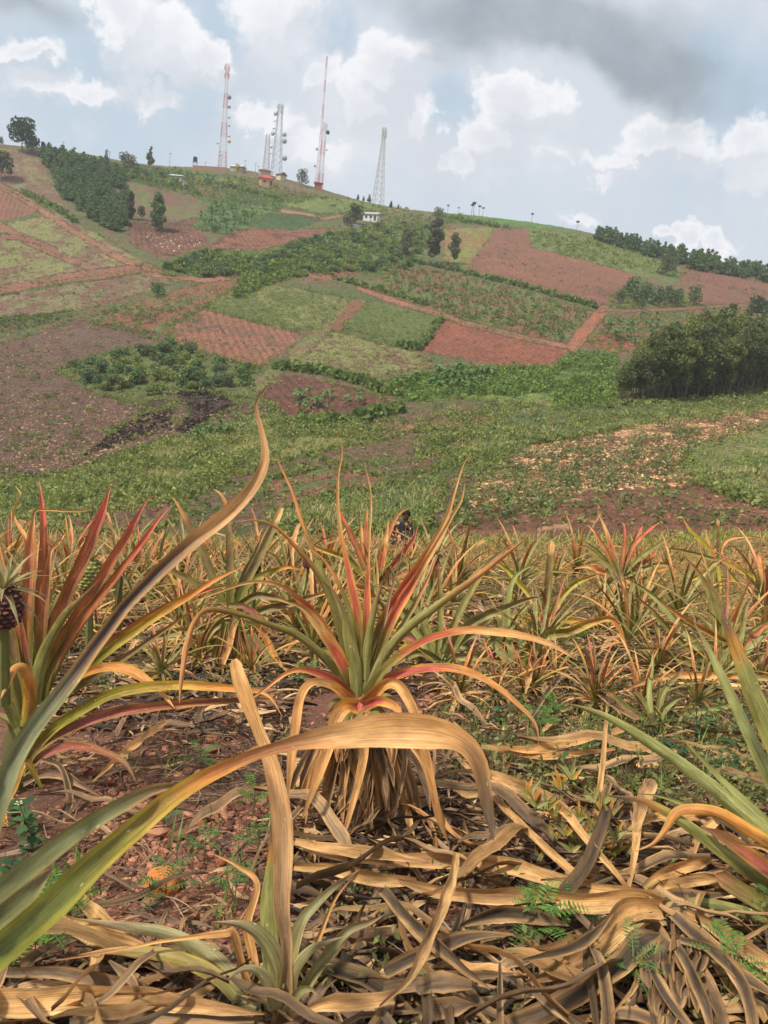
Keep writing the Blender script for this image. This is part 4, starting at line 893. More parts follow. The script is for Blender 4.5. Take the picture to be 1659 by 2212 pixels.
# ---------------------------------------------------------------- strap leaves
# palettes: (position along the leaf, centre colour, edge colour)
PAL = {
 'hero': [(0, (122, 128, 84), (134, 138, 90)), (.2, (128, 122, 66), (152, 142, 72)), (.29, (190, 92, 74), (210, 160, 78)), (.46, (196, 92, 76), (220, 162, 84)), (.54, (212, 142, 86), (222, 162, 92)), (.64, (218, 166, 106), (226, 176, 116)), (1, (198, 146, 92), (206, 154, 98))],
 'hero2': [(0, (118, 128, 88), (134, 138, 92)), (.5, (128, 128, 76), (150, 136, 72)), (.62, (150, 112, 62), (180, 128, 66)), (.74, (196, 128, 72), (208, 142, 80)), (1, (180, 118, 66), (196, 136, 80))],
 'pink': [(0, (150, 96, 84), (170, 130, 84)), (.12, (188, 86, 84), (206, 140, 76)), (.4, (196, 92, 84), (216, 156, 76)), (.48, (212, 142, 82), (222, 162, 88)), (.85, (200, 142, 88), (210, 152, 96)), (1, (128, 84, 60), (140, 96, 66))],
 'tan': [(0, (150, 138, 92), (170, 146, 92)), (.15, (206, 150, 92), (220, 166, 104)), (.6, (214, 162, 104), (226, 176, 118)), (1, (176, 126, 82), (190, 140, 92))],
 'tanred': [(0, (168, 86, 66), (206, 150, 70)), (.13, (206, 140, 66), (220, 166, 80)), (.2, (212, 156, 98), (222, 168, 106)), (.7, (204, 150, 92), (214, 162, 104)), (1, (170, 120, 76), (180, 130, 84))],
 'dead': [(0, (120, 100, 80), (158, 128, 94)), (.5, (136, 112, 90), (196, 154, 108)), (1, (120, 94, 74), (160, 124, 88))],
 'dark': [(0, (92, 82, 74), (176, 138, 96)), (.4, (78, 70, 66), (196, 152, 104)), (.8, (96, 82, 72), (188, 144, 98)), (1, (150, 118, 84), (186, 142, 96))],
 'green': [(0, (160, 172, 122), (168, 178, 128)), (.5, (146, 162, 112), (150, 164, 112)), (.85, (132, 146, 96), (146, 150, 92)), (1, (120, 96, 60), (110, 84, 54))],
 'greentip': [(0, (140, 152, 104), (150, 160, 108)), (.72, (128, 138, 86), (142, 146, 84)), (.8, (186, 134, 62), (198, 142, 68)), (.9, (112, 82, 58), (128, 92, 62)), (1, (92, 70, 52), (100, 76, 56))],
 'grey': [(0, (150, 150, 112), (160, 158, 118)), (.6, (130, 138, 104), (146, 148, 108)), (.85, (138, 120, 96), (176, 142, 98)), (1, (176, 136, 92), (190, 146, 96))],
 'greyyel': [(0, (164, 156, 112), (170, 160, 116)), (.4, (150, 146, 90), (190, 168, 84)), (.7, (146, 144, 96), (182, 156, 92)), (.85, (176, 136, 88), (198, 150, 96)), (1, (176, 128, 84), (190, 140, 92))],
 'rb': [(0, (96, 108, 34), (104, 116, 44)), (.28, (140, 84, 52), (116, 104, 50)), (.45, (160, 88, 70), (132, 84, 56)), (.8, (160, 84, 64), (200, 146, 76)), (.88, (206, 134, 80), (218, 158, 88)), (1, (206, 152, 96), (214, 160, 104))],
 'pk': [(0, (112, 108, 56), (120, 118, 60)), (.25, (156, 88, 64), (122, 98, 56)), (.7, (168, 84, 66), (142, 82, 58)), (.82, (190, 82, 82), (204, 110, 84)), (.93, (202, 104, 96), (222, 156, 100)), (1, (216, 160, 104), (220, 164, 108))],
 'gstripe': [(0, (104, 112, 50), (110, 122, 46)), (.3, (132, 108, 74), (116, 126, 50)), (.7, (140, 104, 78), (124, 132, 56)), (.85, (190, 124, 82), (196, 160, 80)), (1, (216, 160, 104), (222, 168, 110))],
 'gold': [(0, (110, 118, 52), (140, 140, 52)), (.4, (122, 120, 52), (158, 148, 56)), (.62, (182, 142, 60), (206, 164, 66)), (.8, (206, 128, 66), (216, 160, 82)), (1, (206, 150, 92), (214, 160, 100))],
 'orange': [(0, (140, 132, 62), (160, 150, 60)), (.35, (196, 130, 68), (206, 152, 60)), (.7, (220, 150, 88), (226, 172, 84)), (1, (206, 152, 100), (216, 162, 106))],
 'ggreen': [(0, (130, 140, 92), (140, 148, 94)), (.6, (126, 128, 78), (136, 138, 80)), (.9, (140, 104, 70), (150, 116, 74)), (1, (150, 100, 72), (160, 110, 74))],
 'purple': [(0, (120, 110, 62), (140, 136, 66)), (.3, (150, 84, 84), (160, 110, 76)), (.6, (166, 92, 70), (186, 136, 66)), (.8, (140, 96, 60), (150, 106, 66)), (1, (118, 80, 56), (128, 90, 60))],
 'blade': [(0, (124, 128, 96), (132, 136, 98)), (.36, (122, 122, 88), (140, 136, 90)), (.43, (104, 82, 72), (200, 152, 92)), (.5, (84, 68, 60), (190, 144, 92)), (.6, (80, 64, 56), (178, 132, 84)), (.65, (140, 104, 72), (196, 148, 96)), (.7, (206, 158, 106), (220, 170, 114)), (.86, (194, 148, 98), (208, 160, 108)), (.95, (150, 114, 74), (166, 126, 84)), (1, (120, 92, 62), (134, 104, 70))],  # dark middle stretch: underside shadow put into the centre colour
 'bigfront': [(0, (106, 116, 60), (130, 132, 56)), (.25, (112, 116, 56), (160, 152, 60)), (.36, (124, 116, 54), (196, 166, 66)), (.43, (170, 128, 58), (208, 166, 66)), (.48, (196, 122, 62), (210, 146, 70)), (.53, (156, 100, 62), (170, 112, 66)), (.6, (176, 120, 76), (190, 134, 84)), (.67, (214, 164, 108), (224, 174, 118)), (.83, (212, 160, 102), (222, 168, 110)), (.88, (150, 108, 68), (176, 130, 84)), (.94, (100, 78, 56), (116, 92, 66)), (1, (120, 102, 84), (130, 110, 90))],
 'dgreen': [(0, (98, 112, 84), (104, 118, 88)), (.7, (104, 116, 80), (150, 136, 84)), (.85, (130, 110, 80), (206, 160, 100)), (1, (120, 92, 70), (150, 116, 82))],
 'truncgreen': [(0, (100, 110, 46), (112, 128, 44)), (.3, (128, 98, 68), (128, 138, 58)), (.82, (140, 108, 78), (136, 142, 62)), (.86, (216, 170, 112), (220, 176, 116)), (1, (222, 178, 120), (226, 180, 124))],
 'youngtan': [(0, (150, 122, 92), (206, 164, 110)), (.3, (168, 136, 104), (214, 172, 120)), (.62, (196, 152, 108), (216, 168, 114)), (.75, (210, 158, 100), (222, 172, 112)), (1, (214, 160, 98), (220, 168, 108))],
 'yel': [(0, (190, 96, 86), (200, 140, 70)), (.15, (168, 150, 56), (186, 166, 60)), (.75, (170, 156, 60), (190, 172, 66)), (.85, (206, 136, 80), (214, 150, 86)), (1, (206, 150, 96), (212, 158, 102))],
 'lit': [(0, (196, 150, 98), (210, 166, 112)), (.25, (214, 168, 110), (226, 182, 126)), (.45, (196, 150, 98), (214, 170, 116)), (.6, (156, 116, 80), (206, 160, 108)), (.8, (204, 158, 106), (222, 178, 124)), (1, (140, 104, 74), (176, 134, 92))],
}
for _k in ('green', 'greentip', 'grey', 'greyyel', 'ggreen', 'dgreen', 'hero', 'hero2', 'gstripe', 'gold'):
    PAL[_k] = [(p_, *[tuple(np.array(c_)*(np.array([1.09, .99, .9]) if c_[1] >= c_[0]-6 else 1.0)) for c_ in cs_]) for p_, *cs_ in PAL[_k]]
for _k in ('rb', 'pk'):
    PAL[_k] = [(p_, *[tuple(np.array(c_)*(np.array([1.15, 1.28, 1.12]) if c_[0] > c_[1]+30 and c_[0] < 195 else 1.0)) for c_ in cs_]) for p_, *cs_ in PAL[_k]]
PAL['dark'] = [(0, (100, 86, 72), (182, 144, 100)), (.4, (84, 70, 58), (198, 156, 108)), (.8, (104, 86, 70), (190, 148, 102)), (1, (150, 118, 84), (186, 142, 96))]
PALN = {}; WARM = np.array([1.0, 1.0, .93])
for k, st in PAL.items():
    PALN[k] = (np.array([s[0] for s in st], float), lin([s[1] for s in st])*WARM, lin([s[2] for s in st])*WARM)
def palcol(pal, v, s):
    """v along (n,), s across -1..1 (m,) -> (n,m,3)"""
    a, c, e = PALN[pal]
    cc = np.stack([np.interp(v, a, c[:, i]) for i in range(3)], -1); ee = np.stack([np.interp(v, a, e[:, i]) for i in range(3)], -1)
    m = sst(np.abs(s), .45, .95)[None, :, None]
    return cc[:, None]*(1-m)+ee[:, None]*m
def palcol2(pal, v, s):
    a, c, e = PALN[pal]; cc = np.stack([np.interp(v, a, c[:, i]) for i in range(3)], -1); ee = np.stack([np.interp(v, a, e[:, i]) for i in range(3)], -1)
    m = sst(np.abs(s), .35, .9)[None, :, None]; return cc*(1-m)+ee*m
def smooth_path(pts, n):
    p = np.asarray(pts, float); q = np.vstack([2*p[0]-p[1], p, 2*p[-1]-p[-2]]); out = []
    seg = np.linalg.norm(np.diff(p[:, :3] if p.shape[1] > 2 else p, axis=0), axis=1)**0.5; s = np.r_[0, np.cumsum(seg)]
    for u in np.linspace(0, s[-1], n):
        i = min(np.searchsorted(s, u, side='right')-1, len(p)-2); f = (u-s[i])/(seg[i]+1e-12)
        a, b, c, d = q[i], q[i+1], q[i+2], q[i+3]
        out.append(0.5*((2*b)+(-a+c)*f+(2*a-5*b+4*c-d)*f*f+(-a+3*b-3*c+d)*f**3))
    return np.array(out)
STDW = [(0, .85), (.12, 1.0), (.4, .92), (.65, .68), (.85, .36), (.96, .12), (1, .03)]
FLATW = [(0, .7), (.15, .95), (.5, 1.0), (.8, .85), (.93, .5), (1, .04)]
TRUNCW = [(0, .9), (.2, 1.0), (.95, .86), (.985, .7), (1, .35)]
def ribbon(path, halfw, wdir, nrm, pal, conc=.35, ns=7, wob=.03, rng=RNG, lengthscale=None, colmul=1.0):
    """surface of one leaf: path (n,3), half width (n,), width direction and face normal (n,3)"""
    n = len(path); s = np.linspace(-1, 1, ns); L = np.sum(np.linalg.norm(np.diff(path, axis=0), axis=1))
    dl = np.r_[0, np.cumsum(np.linalg.norm(np.diff(path, axis=0), axis=1))]; v = dl/dl[-1]
    ph = rng.uniform(0, 6.28, 4)
    edge = 1+wob*np.sin(v[:, None]*L*55+ph[0]+s[None]*1.3)+wob*.7*np.sin(v[:, None]*L*23+ph[1])
    X = path[:, None]+wdir[:, None]*(halfw[:, None]*s[None]*edge)[..., None]
    if n >= 30: edge = edge*(1+np.where(np.abs(s[None]) > .99, .05*((np.arange(n) % 2)[:, None]-.5)*2, 0))
    lift = halfw[:, None]*(conc*(s[None]**2)-.10*conc*(1-np.abs(s[None])*3).clip(0))+halfw[:, None]*wob*3.5*np.abs(s[None])*np.sin(v[:, None]*L*31+ph[2]+(s[None] > 0)*2.1)
    X = X+nrm[:, None]*lift[..., None]
    vv = v[:, None]+.028*fbm(v[:, None]*L*26+ph[3]*9, s[None]*2.6+ph[1]*5, 1.0, 3, 17)+.010*np.sin(s[None]*9+ph[2])-.03*(s[None]**2)
    C = palcol2(pal, np.clip(vv, 0, 1), s)
    blot = 1+.14*fbm(v[:, None]*L*18+ph[3]*10, s[None]*1.2+ph[0]*7, 1.0, 3, 5)
    C = C*blot[..., None]*colmul
    idx = np.arange(n*ns).reshape(n, ns); F = np.stack([idx[:-1, :-1], idx[:-1, 1:], idx[1:, 1:], idx[1:, :-1]], -1).reshape(-1, 4)
    UVc = np.stack([np.broadcast_to((s+1)/2, (n, ns)), np.broadcast_to(v[:, None]*L, (n, ns))], -1).reshape(-1, 2)
    return X.reshape(-1, 3), F, C.reshape(-1, 3), UVc
def unit(a): return a/(np.linalg.norm(a, axis=-1, keepdims=True)+1e-12)
def traced(parent, pts, w, t, pal, prof=STDW, conc=.35, roll=None, mat=None, name='leaf', n=46, wl=None, base=None, rng=RNG, ns=9, label=None, wob=.03, grounded=False, lift=0.0):
    """one leaf following a line seen in the photograph; t = depth (number, pair or one per point)"""
    pts = np.array(pts, float)
    if grounded:
        lift = np.asarray(lift, float)+.045
        g_, ok = g_hit(pts[:, 0], pts[:, 1]); t = proj(g_)[2]-.012*0
        lf = np.broadcast_to(np.asarray(lift, float), (len(pts),)); path3 = P(pts[:, 0], pts[:, 1], t*(1-lf/ (1.05)))
        tt = t*(1-lf/1.05)
    else:
        tt = np.interp(np.linspace(0, 1, len(pts)), np.linspace(0, 1, len(np.atleast_1d(t))), np.atleast_1d(np.array(t, float)))
    sp3 = smooth_path(np.c_[pts, tt*1.0], n); path = P(sp3[:, 0], sp3[:, 1], sp3[:, 2])
    dl = np.r_[0, np.cumsum(np.linalg.norm(np.diff(path, axis=0), axis=1))]; v = dl/dl[-1]; pf = np.array(wl if wl is not None else prof, float)
    k = np.interp(v, pf[:, 0], pf[:, 1])*(.92 if wl is not None else w)*sp3[:, 2]/FPX/2
    T = unit(np.gradient(path, axis=0)); view = unit(path)
    wd = unit(np.cross(T, view)); nr = unit(np.cross(wd, T)); nr *= np.sign(-(nr*view).sum(1))[:, None]
    r = rng.uniform(-.45, .45) if roll is None else roll
    a = r+(rng.uniform(-.3, .3))*v; wd2 = wd*np.cos(a)[:, None]+nr*np.sin(a)[:, None]; nr2 = nr*np.cos(a)[:, None]-wd*np.sin(a)[:, None]
    conc = conc*1.7 if abs(conc) < .4 else conc*1.3
    X, F, C, UV_ = ribbon(path, k/np.maximum(np.cos(a), .75), wd2, nr2*np.sign(conc), pal, abs(conc), ns, wob, rng)
    loc = parent.location if parent is not None else path[len(path)//2]
    o = mesh_obj(name, X, F, mat or (M_DRY if pal in ('tan', 'dead', 'dark', 'lit', 'tanred') else M_LEAF), parent, C, UV_, True, np.array(loc))
    if label: o['label'] = label
    return o
EA = lambda L: [(553+x*.4297, 907.2+y*.4297) for x, y in L]
KA = lambda L: [(x*.2734, 1036.8+y*.2734) for x, y in L]
AA = lambda L: [(x*.5, 993.6+y*.5) for x, y in L]
BA = lambda L: [(829.4+x*.5, 993.6+y*.5) for x, y in L]
CA = lambda L: [(x*.5, 1468.8+y*.5) for x, y in L]
DA = lambda L: [(829.4+x*.5, 1468.8+y*.5) for x, y in L]
FA = lambda L: [(328.3+x*.21873, 1036.8+y*.21873) for x, y in L]

# one leaf grown in space: start, heading, rise, length, sag
def grown(az, el, L, droop, w, n=14, rng=RNG, curl=0.0, start_r=.02):
    u = np.linspace(0, 1, n); e = el-droop*u**1.4*1.7; a = az+curl*u
    d = np.stack([np.cos(a)*np.cos(e), np.sin(a)*np.cos(e), np.sin(e)], -1)*L/(n-1)
    path = np.cumsum(np.vstack([[cos(az)*start_r, sin(az)*start_r, 0], d[:-1]]), axis=0)
    T = unit(d); side = np.stack([-np.sin(a), np.cos(a), 0*a], -1); nr = unit(np.cross(T, side)); nr *= np.sign(nr[:, 2:3]*0+np.where((nr*np.stack([-np.cos(a), -np.sin(a), 0*a+.6], -1)).sum(1, keepdims=True) > 0, 1, -1))
    return path, side, nr
def pick(rng, spec):
    k = list(spec); p = np.array([spec[x] for x in k], float); return k[rng.choice(len(k), p=p/p.sum())]
def rosette(root, seed, nleaf, L, w, inner, outer, skirt=6, n=14, ns=5, stem=.12, one_mesh=False, tilt=0.0, upright=1.35, low=-.1, loc=(0, 0, 0), trunc=.12):
    rng = np.random.default_rng(seed); parts = []
    for i in range(nleaf+skirt):
        f = i/nleaf; az = i*2.39996+rng.uniform(-.25, .25)
        if i < nleaf:
            el = upright-(upright-low)*f**1.15+rng.uniform(-.12, .12); ln = L*(0.62+.5*sin(pi*min(f+.18, 1)))*rng.uniform(.8, 1.15); dr = rng.uniform(.15, .5)+.5*f
            pal = pick(rng, inner if f < .5 else outer); wv = w*rng.uniform(.8, 1.1); z0 = stem+.06*(1-f)
            prof = TRUNCW if rng.uniform() < trunc else STDW
        else:
            el = rng.uniform(-.2, .3); ln = L*rng.uniform(.55, .9); dr = rng.uniform(.9, 1.3); pal = pick(rng, {'tan': 3, 'dead': 2, 'lit': 2}); wv = w*rng.uniform(.6, 1.0); z0 = stem*.7; prof = FLATW
        path, sd, nr = grown(az, el, ln, dr, wv, n, rng, rng.uniform(-.35, .35)); path[:, 2] += z0
        path[:, 2] = np.where(path[:, 2] < .02, .02+.15*(path[:, 2]-.02)*0, path[:, 2])
        pf = np.array(prof); k = np.interp(np.linspace(0, 1, n), pf[:, 0], pf[:, 1])*wv/2
        tw = rng.uniform(-.5, .5)*np.linspace(0, 1, n); sd2 = sd*np.cos(tw)[:, None]+nr*np.sin(tw)[:, None]; nr2 = nr*np.cos(tw)[:, None]-sd*np.sin(tw)[:, None]
        parts.append((ribbon(path, k, sd2, nr2, pal, .45, ns, .03, rng), pal))
    m = MB(); m.tube([[0, 0, -.08], [0, 0, stem*.6], [0, 0, stem+.1]], [.035, .045, .02], lin((96, 84, 58)), 7)
    if one_mesh:
        V = [q[0][0] for q in parts]; off = np.cumsum([0]+[len(v) for v in V[:-1]])
        F = np.concatenate([q[0][1]+o for q, o in zip(parts, off)]); C = np.concatenate([q[0][2] for q in parts]); UVs = np.concatenate([q[0][3] for q in parts])
        return mesh_obj(root, np.concatenate(V), F, M_LEAF, None, C, UVs, True)
    m.build('stem', M_BARK, root, smooth=True)
    for (X_, F, C, UVs), pal in parts: mesh_obj('leaf', X_, F, M_DRY if pal in ('tan', 'dead', 'dark', 'lit') else M_LEAF, root, C, UVs, True)
    return root
def plant_at(name, U, V, label, t=None, group=None, cat='pineapple plant'):
    p = gp(U, V) if t is None else P(U, V, t)
    return empty(name, p, label, cat, group)

# ---------------------------------------------------------------- the plant in the middle
T0 = 2.2
hero = empty('pineapple_plant', gp(775, 1800), 'central pineapple plant with pink and yellow leaves and long dry tips', 'pineapple plant')
T0 = float(proj(np.array(hero.location))[2])
def H(L, w, t, pal, **k): return traced(hero, EA(L), w*.4297, [T0+a for a in (t if isinstance(t, (list, tuple)) else (t,))], pal, **{**k, 'wl': [(a_, b_*.76) for a_, b_ in k['wl']]})
m = MB(); b0 = P(773, 1525, T0); b1 = np.array(hero.location); m.tube([b1-[0, 0, .05], (b0+b1)/2, b0+[0, 0, .02], b0+[0, 0, .09]], [.034, .03, .028, .02], lin((74, 58, 44)), 10); m.build('stem', M_BARK, hero, hero.location, smooth=True)
RS = np.random.default_rng(3)
H([(530, 1330), (522, 1060), (470, 780), (420, 520), (412, 300), (432, 160), (405, 60)], 74, (.04, .1, .06), 'hero', wl=[(0, 30), (.25, 31), (.4, 26), (.5, 15), (.75, 10), (.92, 5), (1, 1)], roll=.1)
H([(545, 1320), (556, 1060), (560, 850), (570, 600), (577, 380), (548, 225)], 52, (.03, .12), 'hero', wl=[(0, 24), (.35, 24), (.45, 15), (.6, 7), (.85, 6), (1, 1)], roll=.0)
H([(520, 1300), (450, 1010), (370, 850), (300, 680), (230, 500), (180, 350), (105, 190)], 46, (.03, .2), 'hero2', wl=[(0, 22), (.4, 20), (.6, 15), (.8, 10), (.95, 6), (1, 1)])
H([(490, 1330), (420, 1060), (370, 890), (300, 760), (200, 640), (100, 540), (0, 505), (-110, 515)], 50, (0, -.15), 'hero2', wl=[(0, 26), (.4, 24), (.6, 17), (.85, 8), (1, 1)], conc=-.4)
H([(515, 1250), (480, 1000), (420, 830), (340, 700), (260, 640)], 40, (.05, .1), 'hero2', wl=[(0, 20), (.5, 16), (.9, 6), (1, 1)])
H([(560, 1320), (620, 1060), (720, 880), (840, 700), (950, 510), (1000, 350), (1040, 230), (1080, 165)], 84, (.02, .05), 'hero', wl=[(0, 32), (.3, 36), (.5, 33), (.62, 22), (.75, 13), (.9, 7), (1, 1)], roll=.15)
H([(575, 1310), (670, 1030), (800, 800), (920, 600), (985, 480), (1030, 400), (1052, 310)], 60, (0, .03), 'hero', wl=[(0, 26), (.4, 28), (.6, 18), (.78, 11), (.9, 9), (1, 1)])
H([(590, 1330), (700, 1090), (800, 920), (870, 780), (900, 690)], 40, (.1, .3), 'hero2', wl=[(0, 20), (.6, 15), (1, 1)])
H([(515, 1420), (500, 1270), (470, 1100), (440, 960), (390, 860), (330, 800)], 110, (-.05, -.06), 'ggreen', wl=[(0, 38), (.3, 40), (.52, 40), (.62, 28), (.66, 14), (.85, 7), (1, 1)], conc=-.5, roll=.05)
H([(540, 1420), (550, 1250), (570, 1080), (600, 930), (640, 800)], 90, (-.04, 0), 'ggreen', wl=[(0, 30), (.4, 28), (.75, 18), (1, 1)], conc=-.5)
H([(560, 1400), (640, 1200), (760, 1050), (900, 945), (1050, 835), (1200, 720), (1327, 620), (1380, 570)], 72, (-.06, -.15), 'hero2', wl=[(0, 36), (.3, 30), (.6, 22), (.85, 14), (1, 1)], conc=-.45, roll=.1)
H([(560, 1390), (660, 1240), (850, 1110), (1050, 1060), (1200, 1068), (1327, 1085), (1480, 1130), (1605, 1203)], 66, (-.06, -.25), 'hero', wl=[(0, 34), (.2, 26), (.45, 22), (.7, 26), (.9, 16), (1, 1)], roll=-.3)
H([(565, 1420), (640, 1320), (800, 1262), (980, 1252), (1150, 1310), (1300, 1420), (1400, 1530), (1420, 1640)], 66, (-.05, -.2), 'pink', wl=[(0, 30), (.25, 28), (.5, 24), (.7, 18), (.9, 10), (1, 2)], roll=-.4)
H([(540, 1430), (640, 1330), (720, 1335), (790, 1450), (835, 1600), (880, 1800), (920, 1990), (975, 2150)], 78, (-.08, -.22, -.2), 'tanred', wl=[(0, 40), (.15, 34), (.35, 30), (.6, 30), (.85, 20), (1, 1)], roll=.2)
traced(hero, [(765, 1500), (735, 1420), (682, 1330), (640, 1288), (605, 1264), (547, 1256), (481, 1275), (405, 1304)], 34, [T0, T0-.1, T0-.25], 'hero', wl=[(0, 28), (.3, 28), (.45, 18), (.6, 9), (.9, 5), (1, 1)])
traced(hero, [(762, 1510), (725, 1450), (689, 1412), (640, 1372), (591, 1354), (525, 1330), (452, 1318), (422, 1343), (407, 1387), (395, 1452), (388, 1520)], 26, [T0, T0-.15, T0-.35], 'hero2', wl=[(0, 24), (.3, 19), (.5, 13), (.7, 12), (.82, 15), (.95, 8), (1, 1)], conc=-.4)
traced(hero, [(768, 1505), (742, 1440), (700, 1370), (660, 1320), (628, 1300)], 34, [T0-.02, T0-.12], 'hero', wl=[(0, 28), (.4, 30), (.8, 22), (1, 1)])
H([(480, 1390), (400, 1310), (260, 1258), (160, 1270), (50, 1350), (-20, 1400), (-100, 1480)], 64, (-.05, -.25), 'pink', wl=[(0, 30), (.3, 26), (.5, 16), (.8, 7), (1, 1)])
H([(480, 1410), (380, 1335), (280, 1322), (225, 1400), (195, 1580), (175, 1750), (160, 1900)], 66, (-.08, -.25), 'tanred', wl=[(0, 32), (.3, 24), (.5, 30), (.8, 28), (1, 4)], roll=.2)
H([(510, 1440), (450, 1440), (400, 1510), (370, 1640), (300, 1830), (235, 2000)], 66, (-.12, -.25), 'tanred', wl=[(0, 44), (.2, 46), (.35, 34), (.7, 28), (1, 6)], roll=0)
H([(540, 1440), (620, 1412), (700, 1440), (735, 1500)], 64, (-.12, -.25), 'pink', wl=[(0, 34), (.5, 30), (.85, 22), (1, 8)], roll=0)
H([(740, 1500), (748, 1650), (735, 1800), (690, 2000)], 46, (-.05, -.08), 'dead', wl=[(0, 16), (.5, 18), (1, 3)])
H([(520, 1480), (545, 1650), (505, 1850), (450, 2050), (405, 2150)], 60, (-.15, -.24), 'tan', wl=[(0, 22), (.4, 27), (.8, 16), (1, 2)], roll=0)
H([(600, 1490), (790, 1640), (870, 1790), (930, 1990), (1010, 2090), (1170, 2165)], 46, (-.1, -.25), 'tan', wl=[(0, 14), (.3, 24), (.7, 17), (1, 1)])
H([(560, 1400), (590, 1200), (640, 1040), (680, 860), (735, 660), (758, 505)], 22, (0, .02), 'dead', wl=[(0, 12), (.5, 8), (1, 2)])
for i in range(26):   # skirt of hanging dead leaves round the stump
    a = RS.uniform(-1, 1); x0 = 515+a*95; y0 = 1452+RS.uniform(-14, 60); yb = RS.uniform(1830, 2080); x1 = 515+a*330+RS.uniform(-40, 40)
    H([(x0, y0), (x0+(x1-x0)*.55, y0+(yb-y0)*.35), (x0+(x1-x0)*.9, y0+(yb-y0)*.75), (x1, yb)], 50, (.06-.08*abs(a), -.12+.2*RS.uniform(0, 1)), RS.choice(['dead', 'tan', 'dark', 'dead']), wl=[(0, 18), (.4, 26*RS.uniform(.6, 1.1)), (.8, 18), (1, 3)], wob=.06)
for i in range(16):
    a = RS.uniform(-1, 1); H([(515+a*60, 1465), (515+a*150, 1500+RS.uniform(-20, 20)), (515+a*215, 1590), (515+a*235, 1690+RS.uniform(-30, 60))], 50, (-.02-.06*(1-abs(a)), -.12), RS.choice(['dead', 'tan', 'tanred', 'dark']), wl=[(0, 34), (.3, 36), (.7, 26), (1, 3)], wob=.06)
for L_, w_, p_ in (([(515, 1400), (490, 1450), (455, 1500), (440, 1560)], 60, 'ggreen'), ([(525, 1400), (560, 1450), (600, 1490), (640, 1530)], 60, 'ggreen'), ([(520, 1380), (515, 1440), (500, 1510), (495, 1570)], 64, 'pink'), ([(530, 1390), (545, 1450), (560, 1520)], 56, 'hero'), ([(510, 1380), (450, 1420), (400, 1430), (360, 1470)], 54, 'ggreen'), ([(535, 1380), (600, 1410), (660, 1400), (720, 1430)], 54, 'ggreen')):
    H(L_, 50, (-.04, -.13), p_, wl=[(0, w_), (.4, w_*.8), (.8, w_*.4), (1, 2)], conc=-.5, roll=0)
for i in range(12):
    x0 = 515+RS.uniform(-70, 70); H([(x0, 1520), (x0+RS.uniform(-15, 15), 1680), (x0+RS.uniform(-40, 40), 1850), (x0+RS.uniform(-80, 80), 2000+RS.uniform(-50, 90))], 50, (-.06, -.09), RS.choice(['dead', 'dark', 'tan', 'dead']), wl=[(0, 24), (.4, 32), (.8, 20), (1, 3)], wob=.07)
for i in range(10):
    x0 = 480+RS.uniform(-160, 230); H([(515, 1560), (x0, 1680), (x0+RS.uniform(-120, 160), 1950), (x0+RS.uniform(-220, 260), 2080)], 50, (.1, -.05), RS.choice(['dark', 'dead']), wl=[(0, 20), (.5, 26), (1, 4)], wob=.06)

# ---------------------------------------------------------------- big red leaved plant at the left edge
TL = 1.85
left = empty('pineapple_plant', gp(40, 1690), 'large pineapple plant with red brown sword leaves at the left edge', 'pineapple plant')
TL = float(proj(np.array(left.location))[2])
def LK(L, w, t, pal, **k): return traced(left, KA(L), w*.2734, [TL+a for a in (t if isinstance(t, (list, tuple)) else (t,))], pal, **k)
def LT(L, t, pal, **k): return traced(left, L, 20, [TL+a for a in t], pal, **k)
m = MB(); b0 = P(40, 1600, TL); b1 = np.array(left.location); m.tube([b1-[0, 0, .05], b0, b0+[0, 0, .06]], [.06, .05, .03], lin((96, 88, 58)), 10); m.build('stem', M_BARK, left, left.location, smooth=True)
LK([(225, 1480), (212, 1150), (222, 850), (235, 600), (250, 400), (268, 280)], 110, (0, .08), 'rb', wl=[(0, 16), (.2, 28), (.5, 31), (.75, 29), (.9, 14), (1, 3)], roll=0)
LK([(264, 300), (285, 240), (400, 238), (540, 246), (650, 246), (735, 228)], 12, (.08, .1), 'tan', wl=[(0, 8), (.3, 5), (.8, 4), (1, 1)], roll=.1)
LK([(300, 1420), (308, 1000), (330, 700), (345, 420), (328, 180), (308, 0)], 78, (.05, .15), 'pk', wl=[(0, 16), (.3, 22), (.6, 20), (.8, 14), (1, 1)], roll=0)
LK([(290, 1600), (310, 1250), (350, 900), (385, 620), (420, 520), (530, 405)], 80, (-.02, .1), 'rb', wl=[(0, 26), (.3, 26), (.6, 19), (.8, 8), (1, 1)])
LK([(310, 1600), (380, 1250), (520, 900), (640, 650), (740, 400), (830, 170), (870, 60), (950, 18)], 104, (.02, .12), 'pk', wl=[(0, 20), (.3, 29), (.6, 29), (.8, 22), (.9, 8), (1, 1)], roll=.1)
LK([(330, 1700), (430, 1350), (620, 1050), (800, 760), (960, 500), (1100, 260), (1180, 140), (1264, 130)], 88, (.02, .1), 'pk', wl=[(0, 20), (.3, 26), (.6, 25), (.8, 16), (.9, 5), (1, 1)], roll=.1)
LK([(340, 1720), (480, 1400), (700, 1050), (900, 790), (1100, 530), (1264, 300), (1360, 200)], 74, (-.03, 0), 'pk', wl=[(0, 20), (.3, 22), (.6, 19), (.85, 11), (1, 1)])
LK([(290, 1780), (320, 1520), (400, 1280), (530, 1060), (680, 910), (805, 768)], 96, (-.08, -.06), 'ggreen', wl=[(0, 26), (.3, 28), (.6, 20), (.9, 6), (1, 1)], conc=-.5)
LK([(330, 1750), (380, 1520), (520, 1250), (640, 1050), (720, 960)], 80, (-.04, 0), 'gstripe', wl=[(0, 22), (.5, 18), (1, 2)])
